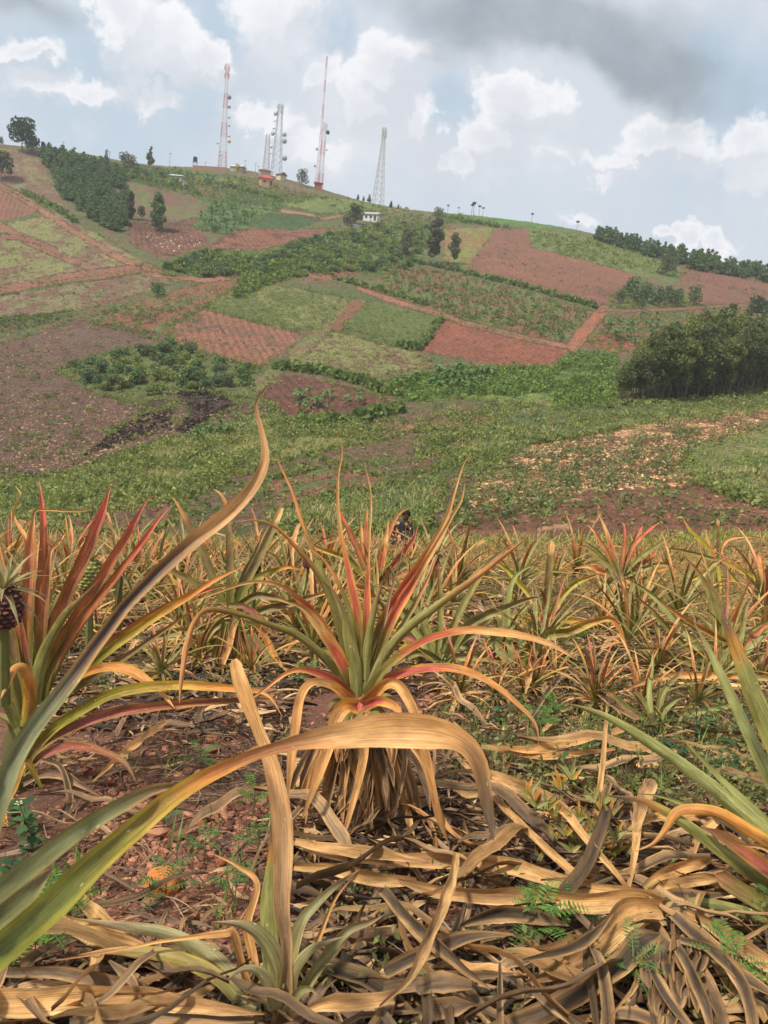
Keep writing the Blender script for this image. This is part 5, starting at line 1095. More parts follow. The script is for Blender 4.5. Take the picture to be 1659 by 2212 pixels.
LT([(77, 1570), (137, 1490), (205, 1428), (273, 1376), (345, 1327), (400, 1293), (460, 1256), (530, 1220)], (-.05, -.2), 'gold', wl=[(0, 18), (.3, 24), (.7, 20), (.9, 10), (1, 1)])
LT([(80, 1550), (150, 1460), (220, 1400), (300, 1343), (380, 1297), (445, 1274), (500, 1262)], (0, -.1), 'pk', wl=[(0, 20), (.5, 19), (.85, 11), (1, 1)])
LT([(60, 1600), (110, 1520), (190, 1470), (300, 1400), (400, 1330), (470, 1290)], (-.06, -.15), 'gstripe', wl=[(0, 20), (.5, 17), (1, 1)])
LT([(90, 1560), (130, 1500), (185, 1455), (260, 1443), (325, 1478), (352, 1502), (378, 1531)], (-.08, -.25), 'orange', wl=[(0, 16), (.4, 18), (.7, 24), (.9, 12), (1, 1)], roll=-.2)
LT([(60, 1640), (100, 1590), (155, 1548), (250, 1498), (375, 1481), (500, 1488), (575, 1500), (610, 1548)], (-.1, -.35), 'gold', wl=[(0, 22), (.4, 25), (.7, 22), (.88, 11), (1, 1)], roll=-.3)
LT([(50, 1660), (85, 1615), (150, 1575), (250, 1540), (375, 1523), (480, 1515), (590, 1512), (640, 1520)], (-.1, -.3), 'purple', wl=[(0, 20), (.4, 25), (.7, 17), (.9, 9), (1, 1)], roll=-.3)
LT([(50, 1670), (95, 1633), (150, 1613), (215, 1623), (265, 1648), (295, 1692)], (-.1, -.25), 'purple', wl=[(0, 18), (.4, 20), (.8, 15), (1, 2)], roll=-.3)
LT([(50, 1690), (90, 1672), (135, 1674), (175, 1694), (222, 1722)], (-.1, -.2), 'dead', wl=[(0, 18), (.6, 20), (1, 2)])
LK([(225, 1950), (245, 1650), (195, 1490), (110, 1490), (60, 1600), (5, 1730)], 92, (-.12, -.25), 'orange', wl=[(0, 32), (.3, 31), (.5, 27), (.7, 18), (.9, 12), (1, 1)], conc=-.5, roll=.2)
LK([(180, 1950), (90, 1500), (0, 1280), (-90, 1150)], 96, (-.1, -.2), 'ggreen', wl=[(0, 26), (.5, 24), (1, 3)], conc=-.4)
LK([(170, 1700), (110, 1300), (20, 950), (-80, 760)], 80, (0, 0), 'gstripe', wl=[(0, 24), (.5, 22), (1, 3)])
LK([(200, 1650), (150, 1250), (60, 1050), (-60, 820)], 60, (.05, .05), 'rb', wl=[(0, 20), (.5, 20), (1, 3)])
LK([(190, 1600), (150, 1200), (120, 1000), (60, 860), (0, 620), (-50, 300)], 80, (.1, .2), 'rb', wl=[(0, 20), (.5, 20), (1, 3)])
LK([(240, 1500), (190, 1250), (160, 1080), (140, 980)], 50, (-.03, -.03), 'purple', wl=[(0, 14), (.5, 12), (1, 1)])
LK([(150, 1950), (60, 1750), (0, 1600), (-100, 1500)], 80, (-.12, -.2), 'ggreen', wl=[(0, 26), (.5, 22), (1, 3)])
LK([(260, 1200), (215, 700), (200, 480), (150, 380), (103, 290), (120, 200), (156, 110), (122, 48)], 40, (.3, .45), 'orange', wl=[(0, 16), (.3, 16), (.55, 11), (.8, 6), (1, 1)])
LT([(35, 1600), (20, 1560), (-20, 1540)], (-.1, -.1), 'ggreen', wl=[(0, 26), (1, 10)])
LT([(20, 1720), (0, 1660), (-30, 1630)], (-.1, -.1), 'dead', wl=[(0, 26), (1, 10)])
LT([(90, 1700), (55, 1645), (25, 1705), (5, 1755), (20, 1820), (37, 1888)], (-.25, -.35), 'orange', wl=[(0, 6), (.2, 16), (.4, 22), (.7, 16), (1, 3)])
LT([(90, 1640), (130, 1655), (147, 1700), (150, 1740), (115, 1820), (88, 1848)], (-.15, -.25), 'dark', wl=[(0, 8), (.4, 14), (.7, 22), (1, 8)])

# ---------------------------------------------------------------- plant in front of the camera at the lower left, its base out of view
fl = empty('pineapple_plant', (-.72, .55, -1.0), 'nearest pineapple plant whose huge blades sweep in from the lower left corner', 'pineapple plant')
m = MB(); m.tube([[-.72, .55, -1.1], [-.72, .56, -.9], [-.72, .57, -.82]], [.06, .05, .03], lin((110, 104, 70)), 8); m.build('stem', M_BARK, fl, fl.location, smooth=True)
def FL(L, t, pal, **k): return traced(fl, L, 20, t, pal, **k)
FL([(-260, 2120), (-100, 2000), (0, 1690+30), (27, 1645), (68, 1575), (115, 1515), (164, 1452), (197, 1406), (232, 1359), (273, 1305), (345, 1233), (420, 1165), (490, 1110), (540, 1058), (568, 1010), (572, 970), (562, 920), (553, 870), (585, 826)], [.72, .8, .9, .98, 1.02, 1.05], 'blade', wl=[(0, 52), (.2, 46), (.35, 40), (.43, 36), (.55, 28), (.65, 33), (.73, 37), (.8, 30), (.86, 20), (.91, 12), (.96, 7), (1, 1)], n=60, roll=.15, conc=.3)
FL([(-300, 2300), (-160, 2220), (-40, 2090), (20, 2035), (100, 1968), (200, 1868), (280, 1800), (375, 1720), (475, 1663), (575, 1622), (700, 1594), (830, 1580), (935, 1584), (1000, 1606), (1035, 1655), (1050, 1730), (1066, 1815)], [.62, .72, .85, .95, 1.0, .98, .95], 'bigfront', wl=[(0, 80), (.24, 68), (.36, 52), (.45, 40), (.52, 29), (.57, 25), (.62, 36), (.68, 64), (.75, 80), (.81, 76), (.86, 48), (.92, 36), (.97, 24), (1, 3)], n=64, roll=.1, conc=.3)
FL([(-260, 2180), (-120, 2060), (-20, 1945), (60, 1880), (165, 1800), (265, 1740), (322, 1710), (372, 1698), (402, 1696)], [.7, .85, .95], 'dgreen', wl=[(0, 50), (.4, 50), (.6, 42), (.8, 32), (.92, 14), (1, 1)], n=40, roll=0)
FL([(-260, 2260), (-60, 2040), (50, 1945), (90, 1900), (118, 1872)], [.75, .95], 'dgreen', wl=[(0, 50), (.6, 46), (.9, 14), (1, 1)], n=30)
FL([(-200, 2150), (-80, 1930), (-30, 1800), (-40, 1650)], [.75, .9], 'ggreen', wl=[(0, 46), (.6, 46), (1, 4)], n=30)

# ---------------------------------------------------------------- young plant at the bottom centre
yp = empty('pineapple_plant', gp(612, 2195), 'grey green young pineapple plant at the bottom with one tall tan leaf', 'pineapple plant')
TY = float(proj(np.array(yp.location))[2])
def YP(L, w, t, pal, **k): return traced(yp, CA(L), w*.5, [TY+a for a in (t if isinstance(t, (list, tuple)) else (t,))], pal, **k)
traced(yp, [(610, 2215), (617, 2130), (620, 2050), (608, 1950), (612, 1844), (607, 1769), (590, 1669), (560, 1584), (520, 1480), (506, 1424)], 40, [TY-.04, TY-.08, TY-.05, TY+.02], 'youngtan', wl=[(0, 62), (.08, 42), (.2, 22), (.33, 34), (.46, 46), (.56, 49), (.68, 38), (.79, 27), (.92, 37), (.985, 27), (1, 10)], n=46, roll=0, conc=.35)
YP([(1210, 1420), (1160, 1200), (1150, 1000), (1160, 850), (1170, 740), (1168, 610)], 80, (0, .06), 'greentip', wl=[(0, 40), (.3, 42), (.6, 36), (.8, 20), (1, 1)], conc=-.4)
YP([(1190, 1420), (1090, 1350), (990, 1270), (900, 1190), (720, 1100), (500, 1062), (320, 1030)], 60, (0, .05, .12), 'grey', wl=[(0, 30), (.35, 34), (.65, 26), (.85, 14), (1, 1)], conc=-.4)
YP([(1180, 1430), (1060, 1400), (950, 1290), (800, 1210), (640, 1175), (480, 1170), (330, 1190)], 60, (-.03, 0, .06), 'greyyel', wl=[(0, 30), (.35, 34), (.65, 26), (.85, 12), (1, 1)], conc=-.4)
YP([(1200, 1400), (1190, 1240), (1130, 1120), (1050, 1065), (920, 1045)], 90, (-.03, -.06), 'grey', wl=[(0, 40), (.4, 42), (.7, 26), (1, 1)], conc=-.5)
YP([(1230, 1400), (1255, 1200), (1300, 1050), (1370, 965), (1450, 890), (1555, 818)], 60, (.02, .1), 'grey', wl=[(0, 30), (.4, 30), (.8, 14), (1, 1)])
YP([(1260, 1440), (1320, 1320), (1400, 1200), (1500, 1085), (1600, 1045), (1659, 1015)], 60, (0, .05), 'grey', wl=[(0, 30), (.5, 26), (.85, 13), (1, 1)])
YP([(1240, 1400), (1270, 1260), (1340, 1165), (1420, 1130), (1490, 1108)], 60, (-.02, 0), 'grey', wl=[(0, 32), (.5, 24), (1, 1)], conc=-.4)
YP([(1190, 1430), (1170, 1330), (1120, 1260), (1050, 1250), (975, 1300)], 60, (-.08, -.12), 'grey', wl=[(0, 34), (.4, 30), (.8, 12), (1, 1)], conc=-.4)
YP([(1240, 1430), (1290, 1350), (1340, 1335), (1375, 1365)], 40, (-.08, -.12), 'grey', wl=[(0, 30), (.6, 18), (1, 1)])
YP([(1150, 1430), (1120, 1330), (1090, 1180), (1070, 1050), (1110, 880), (1020, 800), (905, 745)], 40, (.05, .15), 'tan', wl=[(0, 22), (.4, 22), (.7, 13), (1, 1)])
YP([(1130, 1420), (1060, 1290), (1010, 1110), (960, 1100), (700, 1130), (450, 1180), (240, 1212)], 30, (.02, 0, 0), 'tan', wl=[(0, 14), (.3, 20), (.5, 9), (1, 2)])
YP([(1230, 1400), (1290, 1290), (1350, 1180), (1440, 960), (1540, 830)], 40, (.06, .14), 'tan', wl=[(0, 18), (.5, 12), (1, 1)])
YP([(1150, 1440), (1000, 1400), (850, 1330), (700, 1250), (560, 1210)], 60, (.02, .05), 'dead', wl=[(0, 24), (.5, 28), (1, 2)])
m = MB(); b = np.array(yp.location); m.tube([b-[0, 0, .04], b+[0, 0, .02], b+[0, 0, .06]], [.03, .035, .02], lin((120, 112, 80)), 8); m.build('stem', M_BARK, yp, yp.location, smooth=True)

# ---------------------------------------------------------------- plant cut by the right edge
rp = empty('pineapple_plant', gp(1760, 1960), 'pale green pineapple plant reaching in from the right edge', 'pineapple plant')
TR = float(proj(np.array(rp.location))[2])
def RP(L, w, t, pal, coord=DA, **k): return traced(rp, coord(L), w*.5, [TR+a for a in (t if isinstance(t, (list, tuple)) else (t,))], pal, **k)
m = MB(); b = np.array(rp.location); m.tube([b-[0, 0, .05], b+[0, 0, .08], b+[0, 0, .2]], [.05, .055, .03], lin((120, 118, 76)), 10); m.build('stem', M_BARK, rp, rp.location, smooth=True)
RP([(1880, 900), (1740, 740), (1600, 635), (1400, 455), (1200, 310), (1000, 180), (880, 130), (775, 98)], 64, (0, .1), 'green', wl=[(0, 36), (.4, 34), (.7, 26), (.9, 13), (1, 2)], conc=-.4)
ident = lambda L: L
RP([(1780, 1900), (1690, 1730), (1625, 1600), (1560, 1460), (1525, 1390), (1497, 1340)], 60, (0, .2), 'green', coord=ident, wl=[(0, 40), (.4, 34), (.8, 18), (1, 2)], conc=-.4)
RP([(1800, 1850), (1720, 1700), (1645, 1540), (1606, 1440), (1578, 1370), (1562, 1330), (1568, 1302)], 60, (-.1, 0), 'greentip', coord=ident, wl=[(0, 54), (.4, 50), (.7, 40), (.86, 24), (.95, 9), (1, 2)], conc=-.4)
RP([(1850, 850), (1659, 625), (1450, 425), (1250, 212)], 40, (0, .15), 'green', wl=[(0, 24), (.5, 18), (1, 1)])
RP([(1880, 1050), (1700, 910), (1500, 770), (1300, 620), (1150, 535), (1080, 515), (965, 500)], 64, (-.05, .02), 'greentip', wl=[(0, 34), (.4, 32), (.75, 22), (.95, 7), (1, 2)], conc=-.4)
RP([(1850, 860), (1750, 760), (1600, 665), (1450, 580), (1340, 560), (1265, 575), (1215, 650), (1160, 710), (1080, 742)], 56, (-.05, 0), 'orange', wl=[(0, 34), (.4, 30), (.6, 24), (.75, 20), (.9, 7), (1, 1)], conc=-.3)
RP([(1850, 780), (1700, 690), (1500, 592), (1300, 535), (1180, 500), (1090, 492)], 40, (.04, .08), 'green', wl=[(0, 30), (.5, 18), (1, 1)])
RP([(1850, 1000), (1700, 860), (1500, 705), (1385, 640)], 84, (-.08, -.03), 'purple', wl=[(0, 40), (.5, 38), (.85, 30), (1, 4)])
RP([(1880, 1150), (1700, 1010), (1550, 918), (1432, 840)], 84, (-.12, -.08), 'ggreen', prof=TRUNCW, wl=[(0, 40), (.5, 40), (.95, 38), (1, 8)])
RP([(1880, 1160), (1750, 1105), (1600, 1030), (1450, 985), (1300, 972), (1150, 1010), (1060, 1060), (1005, 1066)], 56, (-.12, -.1), 'greentip', wl=[(0, 36), (.3, 32), (.55, 26), (.75, 20), (.92, 12), (1, 2)], conc=-.4)
RP([(1800, 850), (1659, 730), (1560, 712), (1490, 690)], 30, (-.1, -.14), 'tan', wl=[(0, 14), (.5, 12), (1, 1)])

# ---------------------------------------------------------------- collapsed dead plant at the lower right
dp = empty('dead_pineapple_plant', gp(1400, 2010), 'collapsed dead pineapple plant with broad tan leaves spread flat at the lower right', 'dead plant')
TD = float(proj(np.array(dp.location))[2])
def DP(L, wl, lift, pal, parent=None, coord=DA, **k): return traced(parent or dp, coord(L), 20, 1.0, pal, wl=wl, grounded=True, lift=lift, mat=M_DRY, wob=.05, **k)
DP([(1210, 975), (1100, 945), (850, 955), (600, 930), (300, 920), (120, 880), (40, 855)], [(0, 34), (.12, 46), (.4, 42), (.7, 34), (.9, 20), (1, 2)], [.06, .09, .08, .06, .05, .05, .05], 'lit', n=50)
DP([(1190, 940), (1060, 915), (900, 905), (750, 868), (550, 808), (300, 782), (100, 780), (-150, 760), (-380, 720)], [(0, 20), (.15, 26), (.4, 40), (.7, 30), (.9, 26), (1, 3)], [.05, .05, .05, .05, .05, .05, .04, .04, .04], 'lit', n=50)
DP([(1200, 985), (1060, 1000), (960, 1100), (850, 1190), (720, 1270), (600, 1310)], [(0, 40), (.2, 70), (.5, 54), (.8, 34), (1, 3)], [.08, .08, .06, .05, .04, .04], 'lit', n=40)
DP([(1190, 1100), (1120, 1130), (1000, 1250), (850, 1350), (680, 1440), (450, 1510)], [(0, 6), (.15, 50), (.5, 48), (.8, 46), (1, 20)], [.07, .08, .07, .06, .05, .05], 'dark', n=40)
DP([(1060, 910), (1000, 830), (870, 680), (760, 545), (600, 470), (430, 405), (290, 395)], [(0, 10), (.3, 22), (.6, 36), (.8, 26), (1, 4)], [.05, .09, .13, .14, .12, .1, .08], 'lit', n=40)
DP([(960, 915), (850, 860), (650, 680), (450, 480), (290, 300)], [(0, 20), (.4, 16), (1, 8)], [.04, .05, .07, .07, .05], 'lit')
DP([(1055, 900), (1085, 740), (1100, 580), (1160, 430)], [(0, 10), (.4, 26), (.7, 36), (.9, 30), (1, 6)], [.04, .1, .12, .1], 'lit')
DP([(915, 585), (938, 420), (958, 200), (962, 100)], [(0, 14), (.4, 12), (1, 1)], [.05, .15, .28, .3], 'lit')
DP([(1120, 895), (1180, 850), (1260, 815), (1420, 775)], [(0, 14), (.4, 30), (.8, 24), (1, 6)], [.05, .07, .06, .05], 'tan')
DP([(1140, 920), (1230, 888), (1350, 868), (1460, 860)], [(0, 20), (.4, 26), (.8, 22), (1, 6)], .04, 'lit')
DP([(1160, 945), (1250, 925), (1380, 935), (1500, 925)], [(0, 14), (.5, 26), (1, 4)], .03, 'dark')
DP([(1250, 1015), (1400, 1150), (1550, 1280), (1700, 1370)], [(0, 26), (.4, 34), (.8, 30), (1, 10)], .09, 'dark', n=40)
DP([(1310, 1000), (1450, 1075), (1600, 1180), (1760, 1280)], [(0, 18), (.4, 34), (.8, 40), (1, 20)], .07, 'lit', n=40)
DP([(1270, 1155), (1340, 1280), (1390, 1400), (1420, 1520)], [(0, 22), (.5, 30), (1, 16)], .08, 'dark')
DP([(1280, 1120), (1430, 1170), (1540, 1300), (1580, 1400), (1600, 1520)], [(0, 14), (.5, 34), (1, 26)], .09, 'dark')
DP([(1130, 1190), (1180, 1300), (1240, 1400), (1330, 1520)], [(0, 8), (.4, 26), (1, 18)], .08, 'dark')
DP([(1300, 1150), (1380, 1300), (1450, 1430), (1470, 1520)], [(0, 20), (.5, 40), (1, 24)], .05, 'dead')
for i in range(26):   # overlapping scales of the old stump
    x = 1150+RS.uniform(0, 260); y = 1090+RS.uniform(0, 330); DP([(x, y), (x-8+RS.uniform(-20, 20), y+60), (x+RS.uniform(-30, 30), y+130)], [(0, 22), (.4, 44*RS.uniform(.7, 1.1)), (.8, 26), (1, 2)], [.07-.0001*(y-1090), .07, .055], RS.choice(['dead', 'dead', 'dark']), n=14)

# ---------------------------------------------------------------- single fallen leaves (hand placed)
FALL = [
 (CA, [(-80, 1400), (150, 1392), (400, 1372), (620, 1372), (820, 1402), (1140, 1442)], [(0, 60), (.3, 56), (.6, 44), (.85, 26), (1, 4)], .05, 'lit', 'broad pale tan dry leaf lying along the bottom left edge'),
 (CA, [(0, 1262), (250, 1262), (450, 1300), (620, 1340), (800, 1400)], [(0, 18), (.5, 34), (.9, 20), (1, 3)], .04, 'dead', 'greyish dry leaf just above the broad one at the bottom left'),
 (CA, [(250, 1030), (400, 1100), (560, 1140), (720, 1190)], [(0, 24), (.5, 46), (1, 8)], .05, 'lit', 'tan dry leaf under the young plant left side'),
 (CA, [(330, 920), (420, 1020), (520, 1090), (640, 1160)], [(0, 18), (.5, 38), (1, 4)], .04, 'lit', 'short tan leaf curling down beside the red gravel'),
 (CA, [(300, 1480), (600, 1440), (800, 1440), (1100, 1470)], [(0, 20), (.5, 44), (1, 12)], .03, 'dead', 'brown dry leaf at the bottom centre left of the young plant'),
 (CA, [(1290, 1440), (1400, 1400), (1550, 1390), (1700, 1370)], [(0, 10), (.4, 40), (1, 26)], .06, 'lit', 'ribbed tan leaf right of the young plant base'),
 (CA, [(1270, 805), (1450, 815), (1600, 850), (1800, 870)], [(0, 14), (.5, 34), (1, 20)], .05, 'lit', 'tan leaf lying crosswise right of the tall tan leaf'),
 (CA, [(1275, 700), (1400, 728), (1600, 752), (1850, 790)], [(0, 14), (.5, 30), (1, 10)], .07, 'lit', 'second tan leaf lying crosswise below the hanging skirt'),
 (DA, [(0, 905), (120, 1040), (300, 1200), (460, 1335)], [(0, 20), (.4, 34), (.8, 22), (1, 3)], .10, 'dark', 'dark centred leaf slanting down from left to right in the lower heap'),
 (DA, [(310, 750), (285, 880), (200, 1090), (110, 1280), (-20, 1410)], [(0, 14), (.3, 26), (.7, 26), (1, 6)], .13, 'lit', 'narrow tan leaf crossing over the lower heap near the centre'),
 (DA, [(330, 1060), (480, 1008), (640, 1015), (800, 1062)], [(0, 8), (.4, 40), (.8, 30), (1, 2)], .06, 'dark', 'charcoal grey leaf with pale rim under the feathery seedling'),
 (DA, [(0, 1260), (180, 1180), (380, 1110), (560, 1100)], [(0, 30), (.5, 38), (1, 4)], .07, 'dark', 'blackish folded leaf in the middle of the lower heap'),
 (DA, [(0, 1330), (150, 1310), (380, 1280), (560, 1270)], [(0, 28), (.5, 34), (1, 4)], .06, 'dead', 'grey brown leaf below the blackish folded one'),
 (DA, [(130, 1430), (250, 1420), (380, 1400)], [(0, 6), (.3, 44), (.7, 40), (1, 8)], .05, 'dead', 'short ragged scrap of leaf at the bottom of the heap'),
 (DA, [(140, 1340), (240, 1310), (380, 1320)], [(0, 30), (.5, 44), (1, 20)], .08, 'dead', 'torn grey leaf end above the ragged scrap'),
 (DA, [(600, 1210), (800, 1160), (900, 1100), (990, 1010)], [(0, 6), (.5, 28), (1, 3)], .10, 'dark', 'curled dark leaf on top of the broad tan leaves'),
 (DA, [(610, 1320), (700, 1390), (840, 1480), (900, 1530)], [(0, 4), (.5, 24), (1, 30)], .08, 'dead', 'brown curled leaf at the bottom edge right of centre'),
 (DA, [(900, 1440), (1080, 1450), (1200, 1490)], [(0, 4), (.5, 26), (1, 20)], .05, 'dead', 'long brown scrap at the bottom edge under the green seedling'),
 (DA, [(500, 1220), (500, 1330), (495, 1486)], [(0, 6), (.5, 14), (1, 20)], .12, 'dark', 'upright narrow dark stalk leaf at the bottom edge'),
 (DA, [(420, 280), (560, 300), (700, 300), (860, 262), (1080, 205)], [(0, 4), (.3, 22), (.7, 14), (1, 12)], .06, 'tan', 'reddish tan leaf pointing at the small plant on the right'),
 (DA, [(420, 290), (640, 330), (760, 330), (1000, 300)], [(0, 6), (.5, 18), (1, 6)], .04, 'tan', 'curled tan leaf under the reddish one on the right'),
 (BA, [(1659, 945), (1480, 935), (1280, 930), (1150, 950), (1030, 998)], [(0, 12), (.4, 16), (.8, 12), (1, 1)], .15, 'tan', 'long thin tan leaf hanging over the ground at the right edge'),
 (BA, [(610, 1010), (625, 940), (632, 870)], [(0, 4), (.5, 18), (1, 2)], .1, 'lit', 'short upright tan leaf in front of the yellow green plant'),
 (BA, [(520, 960), (600, 910), (700, 862)], [(0, 6), (.5, 22), (1, 6)], .06, 'lit', 'folded tan leaf beneath the yellow green plant'),
 (BA, [(640, 1110), (700, 1010), (760, 930), (720, 900)], [(0, 6), (.5, 12), (1, 8)], .08, 'dead', 'thin bent stalk leaf right of the yellow green plant'),
 (BA, [(780, 890), (880, 960), (1000, 1060), (1100, 1120)], [(0, 4), (.4, 24), (1, 14)], .07, 'dark', 'purple brown leaf running down toward the small grey green plant'),
 (CA, [(400, 440), (560, 300), (720, 180)], [(0, 4), (.5, 20), (1, 12)], .1, 'tan', 'reddish tan leaf leaning up left of centre'),
 (CA, [(470, 1210), (560, 1290), (610, 1370)], [(0, 4), (.5, 26), (1, 8)], .06, 'dead', 'small curled grey leaf under the young plant'),
 (DA, [(1650, 1290), (1560, 1240), (1480, 1180), (1660, 1060)], [(0, 8), (.5, 12), (1, 6)], .05, 'lit', 'thin pale leaf in the dark hollow at the right edge'),
]
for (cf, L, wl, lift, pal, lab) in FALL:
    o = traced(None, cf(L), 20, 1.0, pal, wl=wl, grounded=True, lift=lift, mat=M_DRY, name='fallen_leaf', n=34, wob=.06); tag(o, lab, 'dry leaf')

# ---------------------------------------------------------------- traced plants of the second row
p2 = empty('pineapple_plant', gp(478, 1440), 'pineapple plant with cut off drooping leaves left of the central one', 'pineapple plant')
T2 = float(proj(np.array(p2.location))[2])
def F2(L, wl, t, pal, **k): return traced(p2, FA(L), 20, [T2+a for a in t], pal, wl=wl, **k)
m = MB(); b0 = P(495, 1340, T2); b = np.array(p2.location); m.tube([b-[0, 0, .05], (b+b0)/2, b0], [.03, .03, .025], lin((84, 70, 48)), 9); m.build('stem', M_BARK, p2, p2.location, smooth=True)
F2([(780, 1300), (772, 1000), (765, 600), (740, 400), (720, 230), (680, 140), (608, 88)], [(0, 18), (.5, 19), (.7, 14), (.85, 9), (1, 1)], (0, .1), 'gstripe')
F2([(700, 1200), (600, 950), (520, 740), (430, 560), (330, 380), (260, 250), (208, 172)], [(0, 18), (.45, 22), (.7, 17), (.9, 7), (1, 1)], (0, .1), 'gstripe')
F2([(840, 1250), (960, 960), (1080, 720), (1200, 460), (1280, 275)], [(0, 18), (.5, 19), (.9, 16), (1, 12)], (0, .1), 'truncgreen')
F2([(820, 1200), (900, 960), (1010, 740), (1090, 560), (1160, 450)], [(0, 14), (.5, 12), (1, 1)], (.05, .2), 'gstripe')
F2([(720, 1380), (570, 1480), (470, 1680), (400, 1880), (340, 2172)], [(0, 18), (.4, 24), (.7, 22), (1, 10)], (0, -.15), 'gold')
F2([(860, 1420), (930, 1600), (1000, 1830), (1050, 2060)], [(0, 18), (.5, 25), (.9, 26), (1, 20)], (0, -.15), 'truncgreen')
F2([(880, 1420), (1020, 1600), (1150, 1780), (1255, 1900)], [(0, 16), (.5, 22), (.9, 20), (1, 12)], (0, -.15), 'truncgreen')
F2([(840, 1370), (800, 1480), (770, 1640), (710, 1830), (690, 1975)], [(0, 14), (.5, 13), (1, 1)], (-.05, -.2), 'tan')
F2([(900, 1350), (1100, 1280), (1350, 1220), (1659, 1130), (1800, 1110)], [(0, 16), (.5, 19), (1, 3)], (0, .0), 'gstripe')
F2([(860, 1230), (1020, 1140), (1200, 1160), (1300, 1190), (1420, 1245)], [(0, 14), (.5, 18), (1, 1)], (0, -.05), 'gstripe')
F2([(660, 1420), (500, 1470), (250, 1500), (0, 1570), (-150, 1620)], [(0, 16), (.5, 22), (1, 4)], (0, 0), 'ggreen')
F2([(700, 1560), (500, 1680), (250, 1820), (20, 1985)], [(0, 16), (.5, 26), (.9, 24), (1, 8)], (0, -.1), 'truncgreen')
F2([(950, 1370), (1080, 1490), (1180, 1690), (1290, 1850), (1400, 1905)], [(0, 12), (.5, 17), (1, 1)], (-.05, -.2), 'orange')
F2([(880, 1100), (1060, 960), (1300, 870), (1440, 880), (1520, 960)], [(0, 14), (.5, 13), (1, 1)], (.1, .15), 'gold')
F2([(600, 1120), (420, 1020), (250, 930), (-20, 780)], [(0, 14), (.5, 18), (1, 2)], (.1, .1), 'gstripe')
F2([(760, 1240), (900, 1250), (1050, 1350), (1160, 1500), (1300, 1570)], [(0, 12), (.4, 15), (.8, 6), (1, 1)], (-.1, -.2), 'purple')
F2([(740, 1500), (600, 1650), (500, 1850), (440, 1990)], [(0, 14), (.5, 20), (1, 4)], (.1, .0), 'purple')
for i in range(12):
    a = RS.uniform(-.6, .6); F2([(770+a*80, 1400), (770+a*160, 1560), (770+a*260, 1760), (770+a*300, 1950)], [(0, 12), (.5, 19), (1, 3)], (-.06, -.12), RS.choice(['dead', 'purple', 'ggreen', 'dark']))
for i in range(14):
    a = RS.uniform(-1, 1); F2([(780+a*60, 1450), (780+a*250, 1600), (780+a*420, 1900), (780+a*460, 2120)], [(0, 10), (.5, 18), (1, 3)], (.1, .25), RS.choice(['dead', 'tan', 'dark', 'ggreen']))

def trace_plant(U, V, label, data, coord=BA, name='pineapple_plant', stem=None):
    r = empty(name, gp(U, V), label, 'pineapple plant'); t0 = float(proj(np.array(r.location))[2]); b = np.array(r.location)
    m = MB(); top = np.array(P(*stem, t0)) if stem else b+[0, 0, .1]; m.tube([b-[0, 0, .05], (b+top)/2, top], [.028, .026, .012], lin((92, 84, 56)), 8); m.build('stem', M_BARK, r, r.location, smooth=True)
    for L, w, dt, pal in data:
        traced(r, coord(L), 20, [t0, t0+dt], pal, wl=[(0, w*.8), (.25, w), (.6, w*.85), (.85, w*.45), (1, 1)] if pal not in ('truncgreen',) else [(0, w*.8), (.5, w), (.96, w*.85), (1, w*.3)])
    return r
trace_plant(945, 1450, 'grey green pineapple plant just right behind the central one', [
 ([(230, 860), (240, 700), (240, 560), (232, 440)], 17, .05, 'ggreen'), ([(240, 860), (300, 720), (370, 580), (450, 450), (560, 360)], 17, .15, 'ggreen'), ([(260, 870), (350, 720), (480, 650), (620, 600), (680, 590)], 22, -.1, 'ggreen'),
 ([(270, 870), (330, 780), (430, 720), (500, 620)], 22, 0, 'ggreen'), ([(220, 860), (170, 700), (120, 620), (60, 560), (-30, 540)], 20, .1, 'ggreen'), ([(215, 860), (140, 740), (60, 640), (-20, 600)], 18, .05, 'green'),
 ([(270, 880), (330, 850), (430, 855), (520, 870)], 20, -.05, 'ggreen'), ([(240, 870), (160, 830), (80, 860), (20, 900)], 20, -.1, 'ggreen'), ([(250, 830), (340, 640), (400, 540), (440, 460)], 15, .2, 'rb'), ([(230, 850), (130, 780), (40, 760), (-60, 700)], 16, .1, 'purple')], stem=(945, 1425))
trace_plant(1112, 1452, 'leaning pale green pineapple plant with smooth thick leaf bases', [
 ([(570, 890), (530, 850), (430, 740), (330, 660), (260, 640)], 20, .15, 'green'), ([(565, 890), (545, 800), (535, 650), (560, 520), (620, 465), (680, 460)], 15, .1, 'green'), ([(575, 890), (600, 780), (640, 700), (700, 640)], 16, .1, 'green'),
 ([(575, 900), (620, 820), (700, 760), (800, 740), (900, 700), (990, 690), (1055, 810)], 22, -.1, 'gold'), ([(560, 905), (450, 860), (330, 800), (250, 790)], 20, .1, 'green'), ([(560, 920), (480, 905), (380, 880), (290, 870)], 26, 0, 'green'), ([(560, 890), (480, 800), (420, 720)], 22, .1, 'green')], stem=(1112, 1440))
